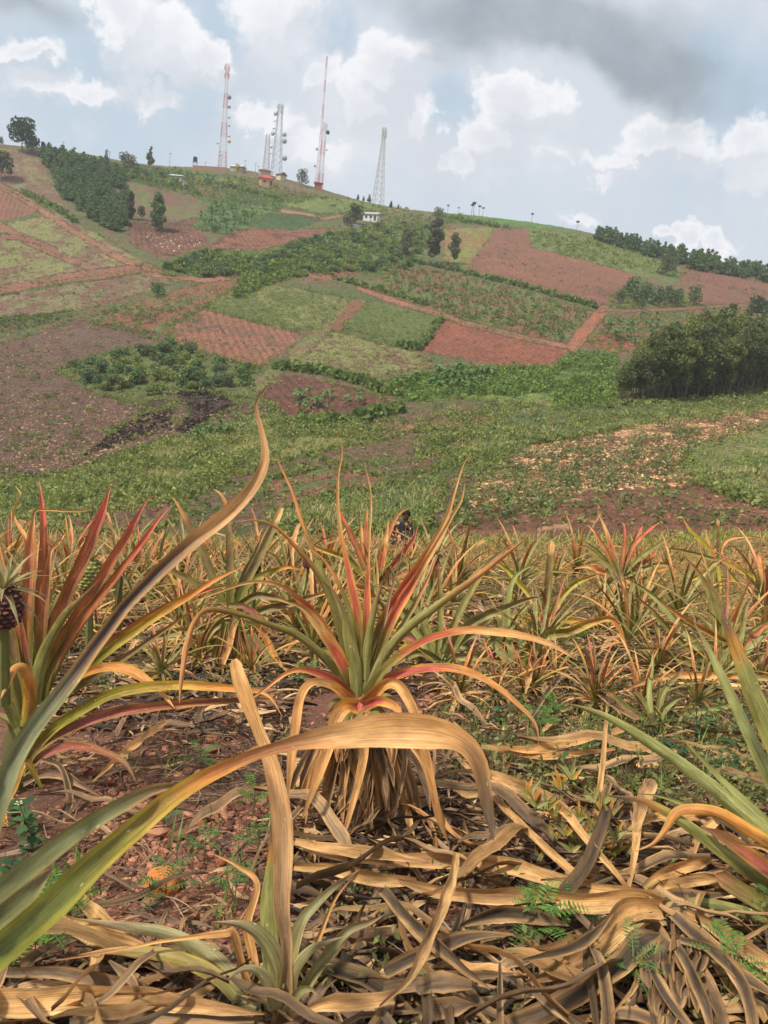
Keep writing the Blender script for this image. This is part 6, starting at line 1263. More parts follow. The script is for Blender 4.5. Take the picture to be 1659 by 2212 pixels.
trace_plant(1185, 1372, 'yellow leaved pineapple plant with a stiff upright cut leaf and pink leaf bases', [
 ([(690, 690), (700, 600), (712, 470), (722, 350)], 19, .02, 'truncgreen'), ([(675, 690), (640, 600), (570, 510), (500, 450), (440, 428)], 15, .05, 'yel'), ([(710, 690), (760, 600), (830, 530), (940, 488)], 15, .05, 'yel'),
 ([(660, 690), (600, 680), (500, 670), (400, 680)], 15, .05, 'yel'), ([(650, 700), (560, 720), (480, 770)], 15, -.05, 'yel'), ([(730, 690), (850, 700), (960, 730), (1050, 815)], 17, -.15, 'orange'), ([(740, 700), (850, 700), (920, 780), (995, 890)], 13, -.15, 'yel'),
 ([(700, 710), (780, 760), (790, 800), (770, 820)], 15, -.1, 'yel'), ([(740, 710), (860, 740), (1040, 780)], 14, -.1, 'yel'), ([(660, 700), (540, 690), (440, 715)], 14, .1, 'yel')], stem=(1185, 1340))
trace_plant(1335, 1320, 'tall stalked pineapple plant with pink tips standing on a dark stump', [
 ([(1020, 490), (1040, 380), (1040, 290), (1030, 270)], 12, .1, 'pk'), ([(1010, 490), (980, 380), (950, 290), (930, 240)], 13, .1, 'hero'), ([(1030, 490), (1080, 380), (1130, 320), (1190, 270)], 13, .1, 'pk'), ([(1040, 490), (1110, 420), (1200, 360), (1290, 300)], 11, 0, 'ggreen'),
 ([(1000, 490), (940, 430), (880, 380), (830, 370)], 11, .1, 'ggreen'), ([(1000, 500), (930, 480), (880, 460), (820, 470)], 12, 0, 'hero'), ([(1040, 500), (1120, 470), (1200, 450), (1280, 470)], 12, -.1, 'ggreen'), ([(1010, 490), (960, 390), (910, 310), (880, 280)], 11, .2, 'rb'),
 ([(1030, 480), (1060, 400), (1100, 310), (1120, 280)], 12, .2, 'pk'), ([(1020, 500), (1030, 560), (1020, 640)], 12, -.1, 'tan'), ([(1010, 510), (990, 560), (960, 640), (890, 670)], 12, -.1, 'tan'), ([(1040, 500), (1100, 560), (1150, 620)], 12, -.1, 'tan'), ([(1035, 500), (1120, 520), (1180, 480), (1270, 460)], 12, .0, 'gold'),
 ([(1005, 490), (930, 400), (860, 350)], 11, .1, 'ggreen'), ([(1000, 510), (940, 560), (890, 600)], 12, 0, 'ggreen'), ([(1045, 490), (1140, 430), (1180, 390)], 12, .1, 'pk')], stem=(1335, 1235))
trace_plant(1552, 1290, 'ragged pineapple plant with one stiff upright leaf near the right edge', [
 ([(1440, 430), (1445, 350), (1440, 256)], 9, 0, 'truncgreen'), ([(1430, 430), (1400, 380), (1360, 340), (1320, 300), (1290, 250)], 10, .1, 'yel'), ([(1430, 430), (1360, 410), (1280, 390), (1220, 380)], 10, 0, 'ggreen'), ([(1450, 430), (1540, 480), (1620, 520), (1680, 590)], 10, -.1, 'yel'),
 ([(1440, 440), (1450, 520), (1455, 590)], 9, -.1, 'yel'), ([(1430, 440), (1380, 490), (1270, 545)], 9, 0, 'yel'), ([(1450, 440), (1520, 520), (1560, 570)], 9, -.1, 'yel'), ([(1440, 430), (1480, 350), (1560, 330), (1640, 340)], 8, .1, 'tan'), ([(1430, 430), (1400, 350), (1390, 300)], 9, .1, 'tan'), ([(1440, 440), (1480, 480), (1500, 560), (1490, 600)], 8, -.1, 'dead')], stem=(1552, 1212))
trace_plant(1568, 1470, 'green pineapple plant with long spreading leaves at the right side', [
 ([(1450, 900), (1440, 760), (1420, 620), (1370, 500), (1290, 410)], 16, .1, 'ggreen'), ([(1470, 900), (1460, 700), (1420, 560), (1370, 500)], 17, .1, 'ggreen'), ([(1500, 900), (1540, 760), (1560, 650), (1600, 570)], 15, .1, 'ggreen'), ([(1420, 880), (1300, 740), (1180, 600), (1050, 510)], 18, .1, 'green'),
 ([(1420, 890), (1280, 780), (1150, 640), (1060, 570)], 14, 0, 'ggreen'), ([(1500, 900), (1600, 760), (1680, 690)], 17, .1, 'rb'), ([(1490, 890), (1580, 820), (1680, 720)], 16, 0, 'green'), ([(1410, 900), (1300, 870), (1180, 820), (1060, 820)], 14, -.1, 'ggreen'),
 ([(1500, 910), (1590, 880), (1680, 800)], 17, 0, 'ggreen'), ([(1390, 890), (1270, 870), (1180, 880), (1040, 880)], 12, -.1, 'purple'), ([(1510, 800), (1400, 740), (1280, 670), (1180, 600)], 13, -.1, 'orange'), ([(1480, 900), (1480, 780), (1500, 700), (1540, 620)], 15, .1, 'ggreen')], stem=(1568, 1440))
trace_plant(1408, 1580, 'small grey green pineapple plant between the weeds right of centre', [
 ([(1160, 1110), (1150, 1000), (1160, 900), (1165, 820)], 13, .1, 'green'), ([(1150, 1110), (1110, 1030), (1070, 990), (1060, 960)], 12, .05, 'ggreen'), ([(1180, 1110), (1210, 1000), (1270, 930), (1290, 900)], 15, .1, 'ggreen'), ([(1190, 1120), (1210, 1070), (1260, 1030), (1310, 1022)], 16, -.05, 'green'),
 ([(1140, 1130), (1060, 1080), (980, 1010), (940, 1000)], 16, 0, 'greentip'), ([(1200, 1130), (1350, 1090), (1500, 1060), (1640, 1050)], 16, .2, 'green'), ([(1140, 1150), (1000, 1160), (800, 1170), (640, 1200), (560, 1240)], 15, -.1, 'green'), ([(1170, 1100), (1190, 1010), (1200, 940)], 12, .1, 'ggreen'), ([(1150, 1110), (1120, 1060), (1100, 1000), (1060, 880)], 12, .1, 'purple')], stem=(1410, 1540))
trace_plant(800, 1340, 'red tipped pineapple plant right behind the central one', [
 ([(-60, 540), (-110, 400), (-170, 270), (-205, 200), (-215, 190)], 15, .1, 'pk'), ([(-50, 540), (-70, 400), (-75, 300), (-70, 200)], 15, .1, 'rb'), ([(-40, 540), (-20, 430), (20, 330), (60, 240), (115, 205)], 13, .2, 'rb'), ([(-30, 540), (60, 430), (120, 350), (145, 290)], 18, .0, 'pk'),
 ([(-60, 540), (-90, 420), (-95, 320), (-100, 260)], 14, .1, 'hero'), ([(-30, 540), (-10, 440), (5, 350), (20, 250)], 17, .05, 'hero'), ([(-30, 550), (100, 490), (200, 470), (280, 460)], 15, -.1, 'pk'), ([(-70, 550), (-200, 500), (-300, 470)], 15, .1, 'ggreen'),
 ([(-50, 540), (-150, 430), (-280, 380), (-360, 330)], 14, .1, 'gold'), ([(-30, 540), (120, 440), (250, 400), (300, 360)], 14, .1, 'ggreen'), ([(-40, 560), (60, 520), (160, 520), (220, 560)], 14, -.1, 'orange'), ([(-60, 560), (-160, 540), (-240, 580)], 14, -.1, 'tan')], stem=(800, 1270))

# small slips growing out of an old stump, lower right
sl = empty('pineapple_slips', gp(1245, 1850), 'dense clump of tiny pineapple slips sprouting beside the dead plant', 'pineapple slips')
tS = float(proj(np.array(sl.location))[2])
for i in range(30):
    cx_ = 1245+RS.normal(0, 62); cy_ = 1790+RS.normal(0, 48); nl = 5
    for j in range(nl):
        a = -pi/2+(j-2)*.55+RS.uniform(-.3, .3); L = RS.uniform(22, 48); e = (cx_+cos(a)*L, cy_+sin(a)*L)
        traced(sl, [(cx_, cy_+6), ((cx_+e[0])/2+RS.uniform(-3, 3), (cy_+e[1])/2), e], 10, [tS-.1+RS.uniform(-.06, .06)]*2, RS.choice(['green', 'ggreen', 'gold', 'grey', 'orange'], p=[.4, .3, .1, .1, .1]), wl=[(0, 9), (.4, 10), (.8, 5), (1, 1)], n=7, ns=3, name='slip_leaf')

# ---------------------------------------------------------------- fruits
def fruit(U, V, t, r, h, c1, c2, label, crown=14, cl=.1, cc='grey', lean=0.0):
    loc = P(U, V, t); root = empty('pineapple_fruit', loc, label, 'pineapple'); rg = np.random.default_rng(int(U)); m = MB()
    nz_, na = 9, 12; zz = np.linspace(-h/2, h/2, 14); m.tube([[0, 0, z] for z in zz], [max(.86*r*sqrt(max(1-(abs(z)/(h/2))**3, .06)), .004) for z in zz], lin(c1)*.6, 14)
    for i in range(nz_):
        z = -h/2+h*(i+.5)/nz_; rr = r*sqrt(max(1-(abs(z)/(h/2))**3, .1))*.86
        for j in range(na):
            a = 2*pi*(j+.5*(i % 2))/na; n_ = np.array([cos(a), sin(a), 0]); s_ = np.array([-sin(a), cos(a), 0]); u_ = np.array([0, 0, 1.]); c0 = n_*rr+u_*z; w_ = pi*rr/na*.92; hh = h/nz_*.5
            V_ = [c0-s_*w_, c0-u_*hh*.9, c0+s_*w_, c0+u_*hh*.9, c0+n_*r*.16]; c_ = lin(c1) if rg.uniform() < .5 else lin(c2); m.add(V_, [[0, 1, 4], [1, 2, 4], [2, 3, 4], [3, 0, 4]], c_*rg.uniform(.8, 1.2))
    m.build('fruit_body', M_STONE, root)
    for i in range(crown):
        az = i*2.4; el = 1.35-.09*i; path, sd, nr = grown(az, el, cl*rg.uniform(.7, 1.1), .5, .02, 8, rg, 0, .008); path[:, 2] += h/2-.01
        X_, F, C, UVs = ribbon(path, np.interp(np.linspace(0, 1, 8), [0, .3, 1], [.009, .009, .0008]), sd, nr, cc, .4, 3, .02, rg); mesh_obj('crown_leaf', X_, F, M_LEAF, root, C, UVs, True)
    m = MB(); m.tube([[0, 0, -h/2], [0, 0, -h/2-.25]], [.014, .018], lin((104, 104, 60)), 6); m.build('fruit_stalk', M_BARK, root); return root
fruit(8, 1312, 2.3, .06, .13, (96, 68, 66), (136, 92, 76), 'dark purple pineapple fruit with grey green crown cut by the left edge', cl=.17, crown=24)
fruit(195, 1243, 3.3, .06, .14, (150, 148, 84), (112, 112, 70), 'pale yellow green pineapple fruit behind the red leaves', cl=.14, crown=6)
fruit(258, 1238, 3.4, .02, .03, (110, 112, 70), (112, 112, 70), 'spiky grey green crown of a pineapple lying behind the red leaves', crown=26, cl=.16, cc='grey')
fruit(552, 1222, 4.6, .04, .09, (96, 70, 66), (130, 96, 86), 'small pineapple fruit with a blue green crown behind the drooping plant', cl=.14, crown=20, cc='grey')
fruit(937, 1208, 5.2, .042, .085, (104, 84, 78), (130, 106, 92), 'round dark pineapple fruit right of the long dry tips', cl=.14, crown=16, cc='grey')
fruit(665, 1215, 5.4, .04, .09, (110, 60, 70), (140, 84, 84), 'tiny reddish pineapple fruit between the upright leaves', cl=.08)

# ---------------------------------------------------------------- generated plants filling the rows
REDI = {'pk': 3, 'rb': 2, 'hero': 3, 'gold': 1, 'purple': 1}; REDO = {'gstripe': 2, 'ggreen': 2, 'gold': 2, 'orange': 2, 'hero2': 2}
GRNI = {'ggreen': 3, 'green': 1, 'hero': 1, 'pk': 1, 'gstripe': 2}; GRNO = {'ggreen': 3, 'gold': 2, 'gstripe': 2, 'tan': 1}
near_specs = [(300, 1300, 0, 'wide leaved reddish pineapple plant behind the left plant', REDI, REDO), (395, 1262, 1, 'pineapple plant seen past the long dark blade on the left', GRNI, REDO),
 (620, 1290, 2, 'low green pineapple plant between the drooping and the central plant', GRNI, GRNO), (150, 1262, 3, 'red pineapple plant beside the pale fruit', REDI, REDO), (1115, 1290, 4, 'blue green pineapple plant with orange tips behind the yellow leaved one', GRNI, REDO),
 (985, 1290, 5, 'loose pineapple plant behind the grey green one', GRNI, GRNO), (1240, 1255, 6, 'weak pineapple plant among weeds right of centre', GRNI, GRNO), (1640, 1330, 7, 'pineapple plant cut by the right edge among the weeds', GRNI, REDO), (20, 1262, 8, 'red leaved pineapple plant in the second row at the left edge', REDI, REDO),
 (935, 1250, 9, 'pineapple plant carrying the round dark fruit', GRNI, GRNO), (260, 1275, 10, 'green pineapple plant bearing the spiky crown', GRNI, GRNO), (560, 1262, 11, 'pineapple plant holding the small blue crowned fruit', REDI, GRNO), (700, 1262, 12, 'pineapple plant with pink spikes behind the central tips', REDI, REDO)]
for (U, V, sd, lab, inn, out) in near_specs:
    r = empty('pineapple_plant', gp(U, V), lab, 'pineapple plant', rz=0); rosette(r, 500+sd, 22, .62, .042, inn, out, 6, n=12, ns=5, stem=.14)
GR2 = {'grey': 2, 'green': 2, 'ggreen': 3, 'tan': 1}; TN2 = {'tan': 3, 'lit': 2, 'gold': 1, 'ggreen': 2}
FARP = [rosette('pineapple_plant', 700+k, 22, .60, .034, [GRNI, REDI, GR2, GRNI, {'ggreen': 2, 'hero': 2, 'tan': 1}, GR2][k], [GRNO, TN2, GRNO, TN2, GRNO, REDO][k], 7, n=8, ns=3, stem=.12, one_mesh=True) for k in range(6)]
usedp = set(); k = 0; rr = np.random.default_rng(9)
for row, y in enumerate(np.arange(4.2, 14.6, .56)):
    for x in np.arange(-.62*y-.4, .66*y+.4, .46):
        xx = x+rr.uniform(-.13, .13); yy = y+rr.uniform(-.16, .16)-.1*xx*0; U, V, t = proj(np.array([xx, yy, height(xx, yy)]))
        keep = .72 if U < 900 else .24
        if yy > crest_y(xx)+1.4 or rr.uniform() > keep or k > 295: continue
        if yy < 5.6 and rr.uniform() < .35: continue
        b = FARP[k % 6]; o = b if k < 6 else dup(b, (0, 0, 0)); o.location = (float(xx), float(yy), float(height(xx, yy))); o.rotation_euler = (0, 0, rr.uniform(0, 6.28)); s = rr.uniform(.72, 1.08)*(.9 if U > 900 else 1)*np.interp(yy, [4.5, 8, 13], [1, .78, .5]); o.scale = (s, s, s*rr.uniform(.9, 1.15)); k += 1
        tag(o, 'pineapple plant in the crowded back rows of the field' if U < 900 else 'pineapple plant in the sparse weedy back rows on the right', 'pineapple plant', 'pineapple plants of the crowded back rows' if U < 900 else 'pineapple plants of the sparse back rows')

# ---------------------------------------------------------------- ground cover of the field
for i in range(36):
    U = rr.uniform(120, 900) if i < 20 else rr.uniform(900, 1660); V = rr.uniform(1290, 1400) if i < 20 else rr.uniform(1250, 1480)
    b = FARP[i % 6]; p = gp(U, V); o = dup(b, p, rr.uniform(0, 6.28), rr.uniform(.5, .8)); tag(o, 'low tangled pineapple plant between the front plants', 'pineapple plant', 'low tangled plants between the front ones')
for i in range(24):
    U = rr.uniform(90, 640) if i < 11 else rr.uniform(980, 1660); V = rr.uniform(1380, 1480) if i < 11 else rr.uniform(1420, 1560)
    b = FARP[(i*2+1+(i % 3)) % 6]; p = gp(U, V); o = dup(b, p, rr.uniform(0, 6.28), rr.uniform(.32, .52)); tag(o, 'little ragged pineapple shoot on the littered soil between the front plants', 'pineapple shoot', 'little ragged shoots between the front plants'); o.name = 'pineapple_shoot'
def near_pts(n, poly, rng=RNG):
    p = sc_near(poly, n, rng); return p
def sc_near(poly, n, rng=RNG):
    p = np.array(poly, float); lo, hi = p.min(0), p.max(0); out = []
    while len(out) < n:
        q = lo+(hi-lo)*rng.uniform(size=(n*3, 2)); out += list(q[inpoly(q[:, 0], q[:, 1], poly)])
    out = np.array(out[:n]); pts, ok = g_hit(out[:, 0], out[:, 1]); return pts[ok & (pts[:, 1] < 17)]
# gravel: angular stones
def rocks(name, pts, size, c1, c2, rng=RNG, sq=.6):
    ico = np.array([[0, 0, 1], [.89, 0, .45], [.28, .85, .45], [-.72, .53, .45], [-.72, -.53, .45], [.28, -.85, .45], [.72, .53, -.45], [-.28, .85, -.45], [-.89, 0, -.45], [-.28, -.85, -.45], [.72, -.53, -.45], [0, 0, -1]])
    f = np.array([[0, 1, 2], [0, 2, 3], [0, 3, 4], [0, 4, 5], [0, 5, 1], [1, 6, 2], [2, 7, 3], [3, 8, 4], [4, 9, 5], [5, 10, 1], [6, 7, 2], [7, 8, 3], [8, 9, 4], [9, 10, 5], [10, 6, 1], [11, 7, 6], [11, 8, 7], [11, 9, 8], [11, 10, 9], [11, 6, 10]])
    n = len(pts); sz = size*rng.lognormal(0, .45, n); V = ico[None]*rng.uniform(.65, 1.3, (n, 12, 1)); a = rng.uniform(0, 6.28, n)
    V = V*np.stack([rng.uniform(.7, 1.5, n), rng.uniform(.6, 1.1, n), np.full(n, sq)], -1)[:, None]
    ca, sa = np.cos(a)[:, None], np.sin(a)[:, None]; V = np.stack([V[..., 0]*ca-V[..., 1]*sa, V[..., 0]*sa+V[..., 1]*ca, V[..., 2]+V[..., 0]*.15], -1)*sz[:, None, None]+pts[:, None]+np.array([0, 0, 1])*sz[:, None, None]*.25
    col = np.repeat(leafcol(n, c1, c2, rng), 12, 0); F = (f[None]+np.arange(n)[:, None, None]*12).reshape(-1, 3)
    return mesh_obj(name, V.reshape(-1, 3), F, M_STONE, col=col, smooth=False)
NEARP = [(-60, 1480), (1720, 1480), (1720, 2300), (-60, 2300)]; MIDP = [(-60, 1330), (1720, 1330), (1720, 1500), (-60, 1500)]
BARE = [(120, 1560), (560, 1560), (620, 1700), (640, 2050), (300, 2080), (150, 1950), (200, 1700)]
tag(rocks('gravel', np.concatenate([sc_near(NEARP, 4200), sc_near(BARE, 4200), sc_near([(900, 1440), (1300, 1440), (1300, 1560), (900, 1560)], 900), sc_near(MIDP, 1100)]), .0055, (88, 56, 46), (146, 102, 84)), kind='stuff')
tag(rocks('gravel', np.concatenate([sc_near(BARE, 520), sc_near(NEARP, 300), sc_near([(900, 1440), (1300, 1440), (1300, 1560), (900, 1560)], 130)]), .0115, (88, 58, 48), (142, 100, 84)), kind='stuff')
# orange stone
def stone_thing(U, V, s, c, label):
    p = gp(U, V); bm = __import__('bmesh').new(); __import__('bmesh').ops.create_icosphere(bm, subdivisions=4, radius=1.0)
    V_ = np.array([v.co[:] for v in bm.verts]); F = np.array([[v.index for v in f.verts] for f in bm.faces]); bm.free()
    d = 1+.30*fbm(V_[:, 0]*1.2+V_[:, 2]*.9+U, V_[:, 1]*1.2-V_[:, 2]*.7, .8, 5, 3)+.16*np.sign(V_[:, 0]*.6+V_[:, 2]*.7-.35)*0
    V_ = V_*d[:, None]; V_[:, 2] = np.minimum(V_[:, 2], .75+.2*V_[:, 0]); V_ = V_*np.array([1.05, .85, .9])*s
    cc = lin(c)[None]*(1+.35*fbm(V_[:, 0]/s*3, V_[:, 2]/s*3+V_[:, 1]/s*2, 1, 4, 7))[:, None]
    o = mesh_obj('stone', V_+p+np.array([0, 0, s*.55]), F, M_STONE, col=cc, loc=p); tag(o, label, 'stone'); return o
stone_thing(348, 1925, .042, (190, 118, 62), 'orange ochre stone as big as a fist lying on the red gravel')
stone_thing(346, 1716, .026, (150, 92, 80), 'pinkish red stone in the bare patch left of the tall tan leaf')
stone_thing(432, 1790, .018, (156, 84, 62), 'small reddish stone behind the orange ochre one')
stone_thing(478, 1868, .014, (160, 92, 60), 'little rusty stone beside the feathery seedlings')
stone_thing(1180, 1530, .022, (150, 88, 76), 'red stone in front of the yellow leaved plant')
stone_thing(1238, 1562, .022, (156, 96, 80), 'rough red stone right of the bright green weed')
stone_thing(1600, 1690, .026, (150, 90, 70), 'rusty stone between the leaves at the right edge')
# shreds of dead leaf, straw and small twigs
def shreds(name, pts, L, w, pals, rng=RNG, lift=.05, nseg=5):
    n = len(pts); a = rng.uniform(0, 6.28, n); ln = L*rng.uniform(.5, 1.5, n); ww = w*rng.uniform(.5, 1.4, n); u = np.linspace(-.5, .5, nseg)
    cv = rng.uniform(-.65, .65, n); d = np.stack([np.cos(a), np.sin(a)], -1); s = np.stack([-d[:, 1], d[:, 0]], -1)
    x = pts[:, None, :2]+d[:, None]*(ln[:, None]*u)[..., None]+s[:, None]*(cv[:, None]*ln[:, None]*(u**2))[..., None]
    z = height(x[..., 0], x[..., 1])+lift*rng.uniform(.1, 1, (n, 1))+(rng.uniform(-.25, .4, (n, 1))*ln[:, None]*u)+rng.uniform(-.3, .5, (n, 1))*ln[:, None]*(.25-u**2)+.022*ln[:, None]*np.sin(u*14+rng.uniform(0, 6, (n, 1)))
    c = np.concatenate([x, z[..., None]], -1); wf = np.interp(u, [-.5, -.3, .25, .5], [.35, 1, .8, .08]); tw = rng.uniform(-.9, .9, (n, 1))+rng.uniform(-1.6, 1.6, (n, 1))*u
    sd = np.concatenate([s[:, None]*np.cos(tw)[..., None]+0*x, np.broadcast_to(np.sin(tw)[..., None], x.shape[:2]+(1,))], -1)*(ww[:, None]*wf)[..., None]
    top = np.zeros_like(sd); top[..., 2] = ww[:, None]*.6
    V = np.stack([c-sd+top, c, c+sd+top], 2).reshape(-1, 3); base = np.arange(n)[:, None, None]*nseg*3
    q = np.array([[i*3+j, i*3+j+1, i*3+j+4, i*3+j+3] for i in range(nseg-1) for j in range(2)]); F = (q[None]+base).reshape(-1, 4)
    pc = lin(np.array(pals)); k = rng.integers(0, len(pals), n); cl_ = pc[k]*rng.uniform(.45, 1.2, (n, 1)); C = np.broadcast_to(cl_[:, None, None], (n, nseg, 3, 3)).copy(); C[:, :, 0] *= 1.25; C[:, :, 2] *= 1.2
    U_ = np.broadcast_to(np.stack(np.meshgrid([0, .5, 1], u, indexing='xy'), -1)[None], (n, nseg, 3, 2)).copy(); U_[..., 1] *= ln[:, None, None]; U_[..., 0] += rng.uniform(0, 50, (n, 1, 1))
    return V, F, C.reshape(-1, 3), U_.reshape(-1, 2)
TANS = [(214, 176, 126), (196, 158, 114), (166, 134, 102), (136, 114, 92), (98, 82, 70), (66, 56, 50), (150, 112, 80)]
HEAP = [(640, 1900), (900, 1830), (1720, 1850), (1720, 2300), (560, 2300), (620, 2080)]
for nm, pts, L, w, pl in (
  ('leaf_litter', np.concatenate([sc_near(HEAP, 420), sc_near([(-60, 2080), (620, 2080), (620, 2300), (-60, 2300)], 120)]), .19, .009, TANS),
  ('leaf_litter', np.concatenate([sc_near(NEARP, 560), sc_near([(60, 1520), (640, 1500), (640, 1700), (60, 1700)], 200), sc_near([(600, 1650), (1100, 1650), (1100, 1860), (600, 1860)], 420), sc_near([(900, 1480), (1720, 1480), (1720, 1900), (900, 1900)], 1100)]), .12, .005, TANS),
  ('leaf_litter', np.concatenate([sc_near([(80, 1380), (640, 1380), (640, 1600), (80, 1580)], 420), sc_near(MIDP, 1500), sc_near([(-60, 1230), (1720, 1230), (1720, 1340), (-60, 1340)], 1500)]), .17, .012, TANS),
  ('leaf_litter', sc_near([(-60, 1150), (1720, 1150), (1720, 1240), (-60, 1240)], 3000), .22, .016, [(214, 166, 104), (196, 150, 96), (170, 136, 88), (190, 128, 76)]),
  ('straw_and_twigs', np.concatenate([sc_near([(300, 1560), (620, 1500), (640, 1720), (420, 1760)], 700), sc_near(NEARP, 1500), sc_near(BARE, 350), sc_near(MIDP, 900)]), .13, .0013, [(176, 146, 112), (150, 124, 98), (110, 88, 72), (90, 70, 60)])):
    V, F, C, UVs = shreds(nm, pts, L, w, pl, lift=.04 if nm == 'leaf_litter' else .03); o = mesh_obj(nm, V, F, M_DRY, col=C, uv=UVs); tag(o, kind='stuff')
# larger loose leaves that can be picked apart
rr = np.random.default_rng(21); q = np.concatenate([sc_near(HEAP, 84, rr), sc_near([(-60, 2120), (620, 2120), (620, 2300), (-60, 2300)], 18, rr), sc_near([(900, 1480), (1720, 1480), (1720, 1900), (900, 1900)], 84, rr), sc_near([(560, 1700), (1100, 1700), (1100, 1880), (560, 1880)], 40, rr), sc_near([(60, 1540), (600, 1540), (620, 2080), (60, 2080)], 14, rr)])
for i, p in enumerate(q):
    V, F, C, UVs = shreds('x', p[None], rr.uniform(.22, .46), rr.uniform(.007, .0165), [TANS[i % len(TANS)]], rr, lift=.09, nseg=12)
    pal = ['lit', 'dead', 'dark', 'dead', 'lit', 'dark', 'tan'][i % 7]; v = np.repeat(np.linspace(0, 1, 12), 3); s3 = np.array([-1, 0, 1.]); C = palcol(pal, np.linspace(0, 1, 12), s3).reshape(-1, 3)*rr.choice([.35, .55, .8, 1.0, 1.15])
    U_, V2, _ = proj(p); zone = ('dry pineapple leaf lying in the heap of dead leaves at the lower right', 'loose dry leaves of the lower heap') if V2 > 1830 and U_ > 560 else (('dry pineapple leaf lying at the bottom left', 'loose dry leaves at the bottom left') if V2 > 1830 else ('dry pineapple leaf lying between the standing plants', 'loose dry leaves between the plants'))
    o = mesh_obj('fallen_leaf', V, F, M_DRY, None, C, UVs, True, p); tag(o, zone[0], 'dry leaf', zone[1])

# ---------------------------------------------------------------- weeds
WG = ((58, 92, 46), (100, 138, 74))
def pinnate(root, base, az, L, el, c=WG, rg=RNG, nl=12):
    """one feathery leaf: stalk with paired leaflets"""
    n = nl; u = np.linspace(0, 1, n+1); d = np.array([cos(az), sin(az)]); r = L*u; z = L*(sin(el)*u-.45*u*u)
    pts = np.stack([base[0]+d[0]*r*cos(el), base[1]+d[1]*r*cos(el), base[2]+z], -1); m = MB(); m.tube(pts, np.linspace(.0011, .0004, n+1), lin((120, 146, 84)), 4)
    s = np.array([-d[1], d[0], 0])
    for i in range(2, n+1):
        w = L*.17*sin(pi*min(u[i]*.85+.12, 1)); f = np.array([d[0], d[1], 0])*w*.22; 
        for sg in (-1, 1):
            c0 = pts[i]; t_ = c0+s*sg*w+f*.8+np.array([0, 0, .12*w]); mid = (c0+t_)/2; cc = lin(c[0])*(1-(q_ := rg.uniform()))+lin(c[1])*q_
            m.add([c0, mid-f*.62, t_, mid+f*.62+np.array([0, 0, .05*w])], [[0, 1, 2, 3]], cc)
    m.build('frond', M_FOL, root, root.location)
def seedling(U, V, label, nf=5, L=.07, stem=.03, c=WG, cat='weed', seed=0):
    L *= 1.25; stem += .05; nf += 2
    rg = np.random.default_rng(seed+int(U)); p = gp(U, V); r = empty('feathery_seedling', p, label, cat); m = MB(); m.tube([p-[0, 0, .01], p+[0.002, 0, stem]], [.0018, .0012], lin((110, 128, 70)), 5); m.build('stem', M_FOL, r, r.location)
    for i in range(nf): pinnate(r, p+np.array([0, 0, stem*rg.uniform(.5, 1)]), i*2*pi/nf+rg.uniform(-.4, .4), L*rg.uniform(.7, 1.15), rg.uniform(.35, 1.0), c, rg)
for i, (U, V, nf, L, st, lab) in enumerate([
  (355, 1965, 6, .085, .03, 'feathery seedling on red gravel below the orange stone'), (440, 1870, 5, .075, .03, 'feathery seedling right of the orange stone'), (505, 1968, 5, .08, .04, 'feathery seedling touching the left side of the young plant'),
  (430, 1672, 5, .08, .03, 'feathery seedling under the drooping plant in the bare patch'), (545, 1775, 5, .08, .05, 'bright feathery seedling left of the tall tan leaf'), (352, 1800, 5, .07, .02, 'small dark feathery seedling behind the orange stone'), (555, 1862, 5, .07, .05, 'feathery seedling behind the tall tan leaf'),
  (470, 1712, 4, .07, .03, 'faint feathery seedling beside the straw'), (75, 2110, 7, .12, .08, 'tall light green feathery seedling at the lower left corner'), (130, 2010, 5, .10, .05, 'bright feathery seedling above the lower left leaves'),
  (1150, 2060, 7, .10, .06, 'bright feathery seedling standing on the tan leaves'), (1205, 2030, 6, .08, .03, 'dark feathery seedling right of the bright one on the tan leaves'), (1345, 2185, 5, .08, .07, 'upright green seedling growing through the heap near the bottom'), (1560, 2180, 7, .09, .08, 'light green seedling on the old stump at the bottom right'),
  (1425, 2200, 5, .06, .03, 'small blue green seedling at the bottom edge left of the stump'), (1110, 1815, 4, .06, .03, 'little round leaved seedling by the tip of the big brown leaf'), (1160, 1595, 9, .10, .04, 'bushy bright green weed right of the central plant'), (1185, 1570, 8, .09, .05, 'second bright green weed behind the bushy one'), (620, 1640, 4, .06, .03, 'feathery seedling just left of the dead skirt'),
  (1680-40, 2000, 4, .06, .04, 'tiny weed at the dark right edge')]): seedling(U, V, lab, nf, L, st, ((66, 108, 48), (116, 156, 70)) if 'bright' in lab or 'light' in lab else WG)
